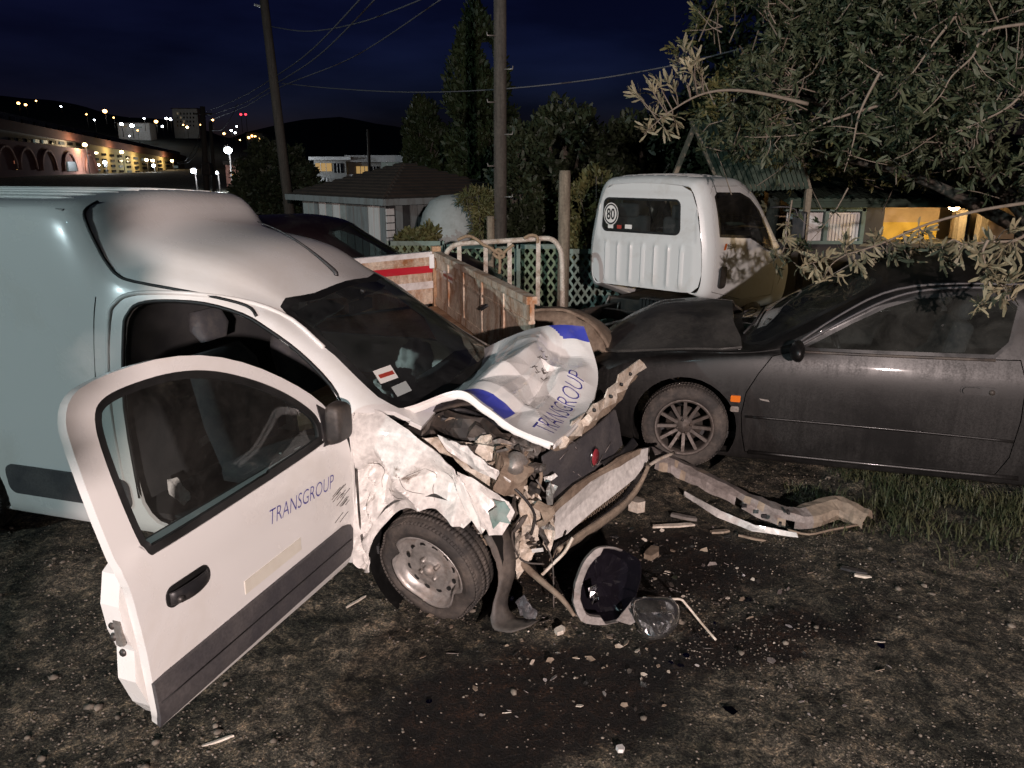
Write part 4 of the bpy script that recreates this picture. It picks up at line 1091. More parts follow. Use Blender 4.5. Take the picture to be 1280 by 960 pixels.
    def door_grid(res=.035):
        b = bmesh.new(); nx, nz = int(1.40 / res), int(1.26 / res)
        g = [[b.verts.new((-.04 + 1.40 * i / nx, 0, .22 + 1.26 * j / nz)) for j in range(nz + 1)] for i in range(nx + 1)]
        for i in range(nx):
            for j in range(nz): b.faces.new((g[i][j], g[i + 1][j], g[i + 1][j + 1], g[i][j + 1]))
        return b
    outline = chaikin(outline, 1); b = door_grid(); dp = cut_out(b, outline, (0, 2)); b.free()
    win = [(.20, .905), (1.165, .868), (1.20, .885), (1.222, 1.0), (1.245, 1.25), (1.235, 1.355), (1.19, 1.395), (1.08, 1.408), (.90, 1.405), (.72, 1.37), (.52, 1.285), (.34, 1.18), (.20, 1.065), (.16, 1.0), (.165, .93)]
    win = chaikin(win, 2)
    rim_ = cut_out(dp, win, (0, 2))
    gl_poly = shrink_poly(win, .028)
    glb = cut_out(rim_, gl_poly, (0, 2))
    for bb in (dp, rim_, glb):
        for v in bb.verts: v.co.y = dy(v.co.x, v.co.z)
    for v in rim_.verts: v.co.y -= .004
    for v in glb.verts: v.co.y -= .012
    for bb in (dp, rim_, glb): bmesh.ops.reverse_faces(bb, faces=bb.faces[:]); bb.normal_update()
    # edge flange (door thickness) below the waist
    door = bobj('door', dp, 'van_white', van, True, solid=.035, off=-1)
    door.location = (HX, HY, 0); door.rotation_euler = (0, 0, dyaw)
    part(door, 'open white passenger door with dark strip and mirror')
    md = door.modifiers['solid']; md.use_even_offset = False
    bobj('window_seal', rim_, 'seal_black', door, True, solid=.02)
    bobj('window_glass', glb, 'side_glass', door, True)
    # inner casing
    cas = [(.03, .26), (1.19, .26), (1.235, .33), (1.275, .45), (1.262, .56), (1.285, .64), (1.295, .74), (1.27, .84), (1.24, .86), (.05, .88), (0.01, .70)]
    sheet('inner_casing', [(x, -.075, z) for x, z in cas], 'van_white', door, 10, .0, 2, thick=.075)
    sheet('inner_trim', [(x * .93 + .03, -.118, z) for x, z in cas], 'interior', door, 8, .0, 2, thick=.012)
    for (x, z) in ((1.285, .66), (1.288, .62), (1.265, .585), (1.262, .545)):
        lathe('latch_bolt', [(.0, .010), (.012, .008), (.014, .0)], 'dark_metal', door, 12, 'x', (x - .0, -.085, z))
    box('latch', (1.287, -.06, .64), (.012, .03, .09), 'grey_metal', door)
    def door_patch(name, poly, mat, off, thick, res=.05):
        b = door_grid(res); nb = cut_out(b, poly, (0, 2)); b.free()
        for v in nb.verts: v.co.y = dy(v.co.x, v.co.z) + off
        bmesh.ops.reverse_faces(nb, faces=nb.faces[:]); nb.normal_update()
        return bobj(name, nb, mat, door, True, solid=thick, off=-1)
    door_patch('rub_strip', [(.06, .30), (1.243, .262), (1.248, .30), (1.258, .445), (1.20, .45), (.10, .475), (.05, .46), (.03, .43), (.035, .33)], 'grey_plastic', .014, .014)
    V = [Vector((x, dy(x, .36) + .0165, .375 - .02 * (x - .6))) for x in np.linspace(.05, 1.24, 12)]
    tube('strip_groove', V, .0028, 'seal_black', door, 5)
    door_patch('label_plate', [(.42, .515), (.78, .505), (.78, .56), (.42, .57)], 'plate_cream', .003, .003)
    # handle: recessed bowl and grip
    hp = round_rect(.955, 1.155, .655, .735, .032)
    door_patch('handle_recess', hp, 'seal_black', .004, .004, .03)
    V, Fc = [], []
    hx = np.linspace(.965, 1.145, 13)
    for x in hx:
        t = (x - .965) / .18; bow = .022 * max(0.0, sin(t * pi)) ** .6 + .008
        for k in range(10):
            a = 2 * pi * k / 10; V.append((x, dy(x, .7) + bow + .008 * sin(a), .695 + .030 * cos(a) * (.8 + .2 * sin(t * pi))))
    for i in range(len(hx) - 1):
        for k in range(10): Fc.append((i * 10 + k, i * 10 + (k + 1) % 10, (i + 1) * 10 + (k + 1) % 10, (i + 1) * 10 + k))
    Fc += [tuple(range(10)), tuple(range((len(hx) - 1) * 10, len(hx) * 10))]
    mobj('door_handle', V, Fc, 'black_plastic', door, True)
    lathe('key_lock', [(.0, .012), (.011, .010), (.013, .0)], 'dark_metal', door, 14, 'y', (1.12, dy(1.12, .69) + .028, .688))
    # lettering
    lettering('lettering', 'TRANSGROUP', lambda s, t: Vector((.615 - .455 * s - .012 * t, dy(.4, .72) + .0045, .735 - .022 * s + .062 * t - .02)), 'letter_blue', door, bold=-.014)
    # scrape marks next to the hinge edge
    for k in range(18):
        x = rng.uniform(.02, .10); z = rng.uniform(.52, .68); L = rng.uniform(.02, .08)
        tube('scratch', [(x, dy(x, z) + .0012, z), (x + L, dy(x, z) + .0012, z - L * .30)], .0013, 'dark_metal', door, 4)
    # mirror and its black triangle
    tri = [(.035, .885), (.20, .90), (.175, .93), (.165, 1.0), (.17, 1.08), (.10, 1.03)]
    door_patch('mirror_base', tri, 'black_plastic', .006, .012, .03)
    b = bmesh.new(); bmesh.ops.create_cube(b, size=1); bmesh.ops.subdivide_edges(b, edges=b.edges[:], cuts=6, use_grid_fill=True)
    for v in b.verts:
        p = v.co * 2; s_ = p.normalized() * (abs(p.x) ** 4 + abs(p.y) ** 4 + abs(p.z) ** 4) ** -.25 * p.length if p.length > 0 else p
        q = p.normalized() / ((abs(p.normalized().x) ** 5 + abs(p.normalized().y) ** 5 + abs(p.normalized().z) ** 5) ** .2)
        hz = .095 * (1 - .12 * q.y)
        v.co = Vector((.108 + q.x * .060 - .01 * q.y, .034 + q.y * .034, .985 + q.z * hz * .95))
    b.normal_update()
    mh = bobj('mirror', b, 'dusty_black', door, True)
    for p in (door,): pass
    return van
van = build_van()
# ================================================================== black hatchback
def patch_fn(tree, side, root):
    def side_patch(name, poly, mat, off=.004, thick=.006, res=.05, parent=None):
        b = bmesh.new(); xs = [p[0] for p in poly]; zs = [p[1] for p in poly]
        nx = max(2, int((max(xs) - min(xs)) / res)); nz = max(2, int((max(zs) - min(zs)) / res))
        g = [[b.verts.new((min(xs) + (max(xs) - min(xs)) * i / nx, 0, min(zs) + (max(zs) - min(zs)) * j / nz)) for j in range(nz + 1)] for i in range(nx + 1)]
        for i in range(nx):
            for j in range(nz): b.faces.new((g[i][j], g[i + 1][j], g[i + 1][j + 1], g[i][j + 1]))
        nb = cut_out(b, poly, (0, 2)); b.free()
        for v in nb.verts:
            h, _ = side_hit(tree, v.co.x, v.co.z, side)
            v.co.y = (h.y if h is not None else side * .84) + side * off
        if side > 0: bmesh.ops.reverse_faces(nb, faces=nb.faces[:])
        nb.normal_update()
        return bobj(name, nb, mat, parent or root, True, solid=thick, off=0)
    return side_patch
def build_black_car():
    T = CAR_F.T
    car = thing('black_car', 'dusty black hatchback beside the van with leafy branches over its roof', 'car', (T[0], T[1], 0), CAR_F.yaw)
    CX = lambda u, v, y: CAR_F.ax(u, v, 1, y)
    low = [(.66, .17), (.79, .105), (.822, .20), (.842, .42), (.852, .60)]
    st = []
    # x, then belt / window / roof points
    st.append((-3.25, [(.6, .30), (.72, .24), (.76, .32), (.79, .48), (.79, .62), (.77, .78), (.72, .88), (.66, .95), (.52, 1.0), (0, 1.02)]))
    st.append((-2.9, low + [(.835, .78), (.80, .92), (.70, 1.12), (.55, 1.24), (0, 1.29)]))
    st.append((-2.3, low + [(.848, .76), (.822, .885), (.735, 1.16), (.60, 1.385), (0, 1.50)]))
    st.append((-1.7, low + [(.85, .75), (.826, .875), (.735, 1.16), (.60, 1.395), (0, 1.525)]))
    st.append((-1.25, low + [(.85, .75), (.826, .872), (.74, 1.12), (.60, 1.335), (0, 1.47)]))
    st.append((-.95, low + [(.85, .75), (.826, .87), (.765, 1.01), (.655, 1.165), (0, 1.29)]))
    st.append((-.62, low + [(.85, .745), (.826, .862), (.785, .90), (.72, .965), (0, 1.10)]))
    st.append((-.40, low + [(.848, .74), (.826, .842), (.79, .862), (.72, .88), (0, .955)]))
    st.append((.0, [(.66, .17), (.78, .12), (.82, .22), (.845, .42), (.85, .58), (.842, .71), (.818, .795), (.77, .828), (.68, .852), (0, .925)]))
    st.append((.42, [(.62, .20), (.74, .16), (.79, .25), (.82, .42), (.83, .56), (.82, .67), (.79, .742), (.73, .775), (.62, .80), (0, .865)]))
    st.append((.66, [(.55, .24), (.66, .20), (.72, .27), (.765, .42), (.775, .54), (.765, .63), (.735, .685), (.67, .715), (.56, .735), (0, .79)]))
    st.append((.84, [(.35, .30), (.45, .26), (.52, .32), (.58, .42), (.59, .50), (.58, .56), (.55, .60), (.48, .62), (.40, .63), (0, .68)]))
    bm = loft_shell(st, .05, 4)
    full = tree_of(bm); left = lambda c: c.y > .40; topf = lambda c: c.z > .6
    tl = patch_fn(full, 1, car)
    # windscreen
    wsp = ring_of([(-.40, -.66), (-.33, -.35), (-.305, 0), (-.33, .35), (-.40, .66), (-.80, .635), (-1.20, .56), (-1.155, .3), (-1.145, 0), (-1.155, -.3), (-1.20, -.56), (-.80, -.635)], 3)
    ws = cut_out(bm, wsp, (0, 1), lambda c: c.z > .84)
    wi = cut_out(ws, shrink_poly(wsp, .04), (0, 1))
    bobj('windscreen_seal', ws, 'seal_black', car, True)
    bobj('windscreen', wi, 'dusty_glass', car, True)
    # bonnet
    hp = [(-.36, -.72), (-.29, -.40), (-.27, 0), (-.29, .40), (-.36, .72), (.0, .735), (.40, .70), (.60, .60), (.70, .40), (.735, 0), (.70, -.40), (.60, -.60), (.40, -.70), (0, -.735)]
    hb = cut_out(bm, ring_of(hp, 2), (0, 1), topf)
    ring = hb; hin = cut_out(hb, ring_of(shrink_poly(hp, .006), 2), (0, 1)); ring.free()
    for v in hin.verts:
        v.co.z += .012 + .155 * max(0, 1 - (v.co.y / .72) ** 2) ** 1.7 * min(1, max(0, (.74 - v.co.x) / .45)) * (1 - .25 * max(0, -v.co.x / .36)) + .014 * math.exp(-((v.co.y - .32) / .10) ** 2)
    part(bobj('bonnet', hin, 'car_black_hood', car, True, solid=.02), 'dusty black bonnet raised slightly')
    # side window: glass in a slim frame
    win = [(-.70, .905), (-1.86, .93), (-1.945, 1.02), (-1.985, 1.25), (-1.90, 1.318), (-1.65, 1.318), (-1.40, 1.285), (-1.22, 1.22), (-1.02, 1.11), (-.82, .985)]
    wb_ = cut_out(bm, win, (0, 2), left)
    wg = cut_out(wb_, shrink_poly(win, .022), (0, 2))
    bobj('window_seal', wb_, 'seal_black', car, True)
    wgt = tree_of(wg); part(bobj('side_window', wg, 'dusty_glass', car, True), 'dusty side window of the door')
    win2 = [(-2.08, .945), (-2.75, .99), (-2.70, 1.13), (-2.45, 1.28), (-2.12, 1.30)]
    w2 = cut_out(bm, win2, (0, 2), left); bobj('rear_side_window', w2, 'dusty_glass', car, True)
    w3 = cut_out(bm, win, (0, 2), lambda c: c.y < -.4); bobj('side_window', w3, 'dusty_glass', car, True)
    w4 = cut_out(bm, win2, (0, 2), lambda c: c.y < -.4); bobj('rear_side_window', w4, 'dusty_glass', car, True)
    # wheel arches
    for sd in (left, lambda c: c.y < -.4):
        cut_out(bm, [(.36 * cos(a), .315 + .36 * sin(a)) for a in np.linspace(-.5, pi + .5, 22)], (0, 2), sd, keep=False).free()
        cut_out(bm, [(-2.55 + .345 * cos(a), .315 + .345 * sin(a)) for a in np.linspace(-.5, pi + .5, 22)], (0, 2), sd, keep=False).free()
    # door panel
    dpoly = [(-.425, .16), (-.395, .30), (-.38, .44), (-.40, .60), (-.47, .74), (-.55, .86), (-.69, .90), (-1.88, .925), (-2.00, .93), (-2.04, .80), (-2.05, .55), (-2.03, .30), (-1.97, .165)]
    db = cut_out(bm, dpoly, (0, 2), left)
    din = cut_out(db, shrink_poly(dpoly, .006), (0, 2)); db.free()
    dobj = bobj('door', din, 'car_black', car, True, solid=.02)
    bobj('body_shell', bm, 'car_black', car, True, solid=.015)
    # mouldings
    def seam(name, pts, r, m, off=.0, par=car): tube(name, on_side(full, pts, 1, off), r, m, par, 6, sub=3)
    seam('rub_moulding', [(-.41, .428), (-1.0, .425), (-1.6, .42), (-2.03, .41)], .010, 'car_black', .0, dobj)
    seam('waist_trim', [(-.70, .896), (-1.2, .905), (-1.86, .92)], .010, 'dusty_black', .004)
    seam('window_trim', [(-.70, .925), (-.82, 1.005), (-1.02, 1.135), (-1.22, 1.245), (-1.40, 1.308), (-1.65, 1.342), (-1.95, 1.345)], .009, 'grey_plastic', .003)
    seam('drip_rail', [(-.72, .965), (-.95, 1.135), (-1.20, 1.282), (-1.5, 1.352), (-2.1, 1.372)], .009, 'grey_plastic', .002)
    a = Acc(); v, f = tube_data(smooth_path(on_side(full, [(-.45, .165), (-1.3, .16), (-2.1, .16)], 1, .0), 3), .016, 8); a.add((v, f)); a.obj('sill_trim', 'car_black', car, True)
    # handle
    tl('handle_recess', round_rect(-1.895, -1.685, .70, .752, .024), 'seal_black', .004, .004, .03, dobj)
    tl('door_handle', round_rect(-1.80, -1.695, .705, .747, .02), 'car_black', .014, .012, .03, dobj)
    h, _ = side_hit(full, -1.86, .722, 1)
    lathe('key_lock', [(.0, .02), (.016, .018), (.018, 0)], 'dark_metal', dobj, 14, 'y', (h.x, h.y, h.z))
    tl('side_indicator', round_rect(-.37, -.305, .53, .575, .01), 'orange_lens', .008, .012, .02)
    tl('wing_badge', round_rect(-.365, -.31, .455, .495, .012), 'grey_metal', .004, .004, .02)
    tl('door_scuff', [(-.56, .545), (-.50, .555), (-.49, .565), (-.55, .56)], 'grey_metal', .003, .002, .03, dobj)
    # wing mirror
    b = bmesh.new(); bmesh.ops.create_icosphere(b, subdivisions=3, radius=1)
    for v in b.verts:
        q = v.co; s = 1.0 if q.x > 0 else .75
        v.co = Vector((-.70 + q.x * .055 * s, .955 + q.y * .115, .93 + q.z * .068))
    bobj('wing_mirror', b, 'car_black', car, True)
    bar('mirror_arm', (-.70, .82, .90), (-.70, .90, .915), .07, .035, 'dusty_black', car)
    # wipers and scuttle
    for s in (0, 1):
        y0 = .42 - .75 * s
        pts = [full.ray_cast(Vector((x, y, 3)), Vector((0, 0, -1)))[0] + Vector((0, 0, .02)) for x, y in ((-.36, y0 + .05), (-.44, y0 - .2), (-.50, y0 - .5))]
        tube('wiper', pts, .008, 'black_plastic', car, 6)
    # wheels
    wheel(car, (0, .745, .302), (0, 0, RAD(184)), kind='alloy', rim=.20, flat=.012)
    for c in ((0, -.745, .302), (-2.55, .735, .302), (-2.55, -.735, .302)):
        wheel(car, c, (0, 0, pi if c[1] > 0 else 0), kind='alloy', rim=.19)
    for x in (0, -2.55):
        lathe('arch_liner', [(.37, -.78), (.39, -.5), (.39, -.3)], 'seal_black', car, 32, 'y', (x, 0, .315))
        lathe('arch_liner', [(.37, .80), (.39, .5), (.39, .3)], 'seal_black', car, 32, 'y', (x, 0, .315))
    # cabin
    multi_box('floor_pan', [((-1.3, 0, .22), (3.2, 1.3, .05))], 'interior', car)
    V, Fc = [], []
    for y in np.linspace(-.72, .72, 7):
        for x, z in ((-.36, .86), (-.62, .90), (-.80, .86), (-.82, .62)): V.append((x, y, z))
    for i in range(6):
        for j in range(3): Fc.append((i * 4 + j, (i + 1) * 4 + j, (i + 1) * 4 + j + 1, i * 4 + j + 1))
    mobj('dashboard', V, Fc, 'interior', car, True)
    for y in (-.36, .36):
        a = Acc()
        for (c, s, r_) in (((-1.35, y, .50), (.5, .48, .16), 0), ((-1.66, y, .80), (.14, .46, .62), -.22), ((-1.75, y, 1.17), (.09, .26, .16), -.2)):
            a.add(box_data(c, s, Matrix.Rotation(r_, 3, 'Y')))
        o = a.obj('seat', 'seat_cloth', car); md = o.modifiers.new('bevel', 'BEVEL'); md.width = .05; md.segments = 4
    sw = [Vector((-1.0 + .05 * sin(t), .36 + .18 * cos(t), .84 + .16 * sin(t))) for t in np.linspace(0, 2 * pi, 24)]
    tube('steering_wheel', sw, .016, 'black_plastic', car, 8)
    # front: lamps, bumper line (mostly behind the van)
    for s in (-1, 1):
        sheet('headlamp', [(.70, s * .40, .60), (.60, s * .70, .62), (.62, s * .72, .52), (.74, s * .42, .50)], 'clear_lens', car, 8, .0, 3, thick=.03)
    # red ribbon hanging behind the windscreen
    P = [CX(u, v, .1) for u, v in ((1066, 346), (1072, 350), (1064, 372), (1058, 370))]
    sheet('red_ribbon', P, 'print_red', car, 6, .004, 2, thick=.003)
    return car
black_car = build_black_car()

# ================================================================== small pickup truck
TR_HEAD = RAD(90 - 42)
TRUCK_F = Frame(1.44, 8.42, TR_HEAD)      # origin: ground below the middle of the cab's rear face, x forward
def build_truck():
    tr = thing('flatbed_truck', 'pale blue-white cab of a small truck standing behind the black car', 'truck', (1.44, 8.42, 0), TR_HEAD)
    low = [(.60, .62), (.70, .60), (.75, .72), (.765, .95)]
    st = []
    st.append((.0, [(.52, .80), (.62, .78), (.68, .84), (.70, .98), (.69, 1.20), (.665, 1.38), (.61, 1.65), (.53, 1.84), (.42, 1.885), (0, 1.905)]))
    st.append((.05, [(.56, .77), (.68, .75), (.735, .83), (.755, .98), (.752, 1.20), (.73, 1.38), (.665, 1.68), (.585, 1.885), (.44, 1.935), (0, 1.955)]))
    st.append((.16, [(.58, .74), (.70, .72), (.765, .80), (.785, .97), (.785, 1.20), (.765, 1.38), (.70, 1.70), (.61, 1.91), (.46, 1.965), (0, 1.985)]))
    st.append((.7, [(.58, .55), (.70, .53), (.77, .65), (.795, .92), (.80, 1.18), (.78, 1.36), (.70, 1.70), (.61, 1.905), (.46, 1.96), (0, 1.985)]))
    st.append((1.05, [(.58, .50), (.70, .48), (.77, .62), (.795, .90), (.80, 1.14), (.785, 1.30), (.71, 1.60), (.60, 1.80), (.46, 1.86), (0, 1.90)]))
    st.append((1.45, [(.58, .48), (.70, .46), (.77, .60), (.79, .85), (.795, 1.05), (.785, 1.14), (.74, 1.24), (.66, 1.32), (.50, 1.36), (0, 1.42)]))
    st.append((1.75, [(.56, .46), (.68, .44), (.74, .56), (.765, .74), (.77, .86), (.75, .94), (.70, .99), (.62, 1.02), (.48, 1.04), (0, 1.08)]))
    st = [(x if x < .2 else .16 + (x - .16) * 1.18, q) for x, q in st]
    bm = loft_shell(st, .06, 4)
    full = tree_of(bm); rgt = lambda c: c.y < -.35
    # doors windows on the right
    dw = [(.20, 1.365), (.78, 1.31), (1.18, 1.14), (1.30, 1.14), (1.26, 1.26), (1.05, 1.60), (.90, 1.73), (.70, 1.80), (.26, 1.815), (.20, 1.77)]
    sx = lambda P: [(x if x < .2 else .16 + (x - .16) * 1.18, z) for x, z in P]
    dw = sx(dw)
    for k, flt in enumerate((rgt, lambda c: c.y > .35)):
        g = cut_out(bm, dw, (0, 2), flt)
        gg = cut_out(g, shrink_poly(dw, .03), (0, 2)); bobj('window_seal', g, 'seal_black', tr, True); bobj('side_window', gg, 'side_glass', tr, True)
    wp = ring_of([(1.32, -.60), (1.28, 0), (1.32, .60), (1.62, .66), (1.80, .0), (1.62, -.66)], 4)
    g = cut_out(bm, wp, (0, 1), lambda c: c.z > 1.2); bobj('windscreen', g, 'side_glass', tr, True)
    ddoor = [(.13, .80), (.12, 1.36), (.135, 1.80), (.22, 1.88), (.72, 1.87), (.95, 1.76), (1.12, 1.58), (1.36, 1.18), (1.40, .90), (1.38, .60), (.7, .64)]
    ddoor = sx(ddoor); dd = cut_out(bm, ddoor, (0, 2), rgt); di = cut_out(dd, shrink_poly(ddoor, .007), (0, 2)); dd.free()
    dob = bobj('door', di, 'truck_white', tr, True, solid=.02)
    bobj('cab_shell', bm, 'truck_white', tr, True, solid=.015)
    # rear wall: closed panel with pressed ribs and a window
    poly = [(-.50, .79), (.50, .79), (.60, .80), (.67, .86), (.695, .99), (.685, 1.20), (.66, 1.38), (.605, 1.65), (.53, 1.83), (.42, 1.88), (.20, 1.898), (0, 1.902), (-.20, 1.898), (-.42, 1.88), (-.53, 1.83), (-.605, 1.65), (-.66, 1.38), (-.685, 1.20), (-.695, .99), (-.67, .86), (-.60, .80)]
    b = bmesh.new(); nx, nz = 70, 50
    gr = [[b.verts.new((0, -.72 + 1.44 * i / nx, .62 + 1.3 * j / nz)) for j in range(nz + 1)] for i in range(nx + 1)]
    for i in range(nx):
        for j in range(nz): b.faces.new((gr[i][j], gr[i][j + 1], gr[i + 1][j + 1], gr[i + 1][j]))
    wall = cut_out(b, poly, (1, 2)); b.free()
    rw = round_rect(-.43, .57, 1.375, 1.745, .07)
    rw = [(y * (1 - .10 * (z - 1.37)), z) for y, z in rw]
    rg = cut_out(wall, rw, (1, 2))
    rgi = cut_out(rg, shrink_poly(rw, .022), (1, 2))
    for v in wall.verts:
        y, z = v.co.y, v.co.z; x = -.02
        edge = min(1, max(0, (.70 - abs(y)) / .12)); x *= edge
        if .80 < z < 1.29:
            ph = (y + .62) / .158; k = abs(ph - round(ph)) * .158
            wgt = min(1, min(z - .80, 1.29 - z) / .06)
            if k < .030 and abs(y) < .60: x -= .022 * wgt * (cos(k / .030 * pi) * .5 + .5)
        if 1.32 < z < 1.80 and abs(y) < .60: x += .012
        v.co.x = x
    wall.normal_update(); part(bobj('rear_wall', wall, 'truck_white', tr, True, solid=.01), 'ribbed rear wall of the cab')
    for q in (rg, rgi):
        for v in q.verts: v.co.x = -.012
    bobj('rear_window_seal', rg, 'seal_black', tr, True, solid=.014); bobj('rear_window', rgi, 'side_glass', tr, True)
    # speed limit sticker 80
    def disc(c, r, m, x, par, nm):
        n = 32; mobj(nm, [(x, c[0] + r * cos(2 * pi * k / n), c[1] + 1.25 * r * sin(2 * pi * k / n)) for k in range(n)], [tuple(reversed(range(n)))], m, par)
    c = (.445, 1.565)
    disc(c, .098, 'print_white', -.018, tr, 'speed_sticker'); disc(c, .090, 'print_black', -.0195, tr, 'speed_sticker_ring'); disc(c, .076, 'print_white', -.021, tr, 'speed_sticker_face')
    lettering('speed_number', '80', lambda s, t: Vector((-.0225, c[0] + .055 - .11 * s, c[1] - .062 + .124 * t)), 'print_black', tr, bold=.02)
    for (y, z, w, h, m) in ((.445, 1.41, .07, .045, 'print_white'), (.33, 1.41, .06, .04, 'print_red'), (.21, 1.415, .09, .045, 'print_white')):
        mobj('window_sticker', [(-.018, y + w / 2, z), (-.018, y - w / 2, z), (-.018, y - w / 2, z + h), (-.018, y + w / 2, z + h)], [(0, 1, 2, 3)], m, tr)
    # roof ribs
    for y in np.linspace(-.40, .40, 7):
        pts = [full.ray_cast(Vector((x, y, 4)), Vector((0, 0, -1)))[0] for x in np.linspace(.03, .95, 10)]
        tube('roof_rib', pts, [.004, .014, .014, .004], 'truck_white', tr, 6)
    # '2500' mark with its orange flash on the door, handle, mirror
    h0 = side_hit(full, .42, 1.25, -1)[0]
    lettering('door_mark', '2500', lambda s, t: Vector((.33 + .20 * s + .008 * t, side_hit(full, .42, 1.235 + .055 * t, -1)[0].y - .006, 1.235 + .05 * t)), 'print_black', dob, bold=.012)
    mobj('door_flash', [(.26, h0.y - .006, 1.23), (.31, h0.y - .006, 1.23), (.33, h0.y - .006, 1.295), (.29, h0.y - .006, 1.295)], [(0, 1, 2, 3)], 'orange_lens', dob)
    tp = patch_fn(full, -1, tr)
    tp('door_handle', round_rect(.20, .34, .83, 1.06, .05), 'black_plastic', .015, .02, .03, dob)
    box('side_mirror', (1.62, -1.02, 1.42), (.06, .17, .32), 'black_plastic', tr, bevel=.025)
    tube('mirror_arm', [(1.45, -.74, 1.62), (1.58, -.98, 1.60), (1.60, -1.0, 1.30), (1.50, -.80, 1.12)], .012, 'black_plastic', tr, 8, sub=3)
    # chassis, fuel tank, rear lamp bar, air filter
    multi_box('chassis', [((-1.0, .32, .52), (4.2, .07, .14)), ((-1.0, -.32, .52), (4.2, .07, .14)), ((-.3, 0, .52), (.08, .7, .10)), ((-1.4, 0, .52), (.08, .7, .10)), ((.9, 0, .5), (1.2, 1.1, .2))], 'dark_metal', tr)
    box('engine_cover', (.03, .1, .52), (.10, .7, .26), 'dark_metal', tr, bevel=.02)
    o = lump_ = Acc()
    for k in range(9): o.add(box_data((-.14, -.12 - .045 * k, .66), (.16, .030, .10)))
    o.add(box_data((-.14, -.30, .66), (.13, .40, .08))); o.obj('air_filter', 'black_plastic', tr)
    tube('pipe', [(-.03, .42, .66), (-.10, .42, .52), (-.10, .30, .44), (-.04, .28, .60)], .014, 'grey_metal', tr, 6, sub=3)
    tube('pipe', [(-.06, .10, .50), (-.16, -.05, .50), (-.16, -.2, .56)], .02, 'dark_metal', tr, 6, sub=3)
    for s in (-1, 1):
        wheel(tr, (1.15, s * .66, .31), (0, 0, 0 if s < 0 else pi), kind='steel', R=.31)
        wheel(tr, (-1.9, s * .62, .31), (0, 0, 0 if s < 0 else pi), kind='steel', R=.31)
    for y in (-.34, .34):
        a = Acc(); a.add(box_data((.55, y, .95), (.5, .5, .15))); a.add(box_data((.22, y, 1.25), (.12, .48, .6))); a.add(box_data((.18, y, 1.60), (.08, .26, .16)))
        o = a.obj('seat', 'seat_cloth', tr); md = o.modifiers.new('bevel', 'BEVEL'); md.width = .04; md.segments = 3
    sw = [Vector((.95 + .10 * sin(t), .36 + .19 * cos(t), 1.22 + .14 * sin(t))) for t in np.linspace(0, 2 * pi, 24)]
    tube('steering_wheel', sw, .016, 'black_plastic', tr, 8)
    return tr
truck = build_truck()

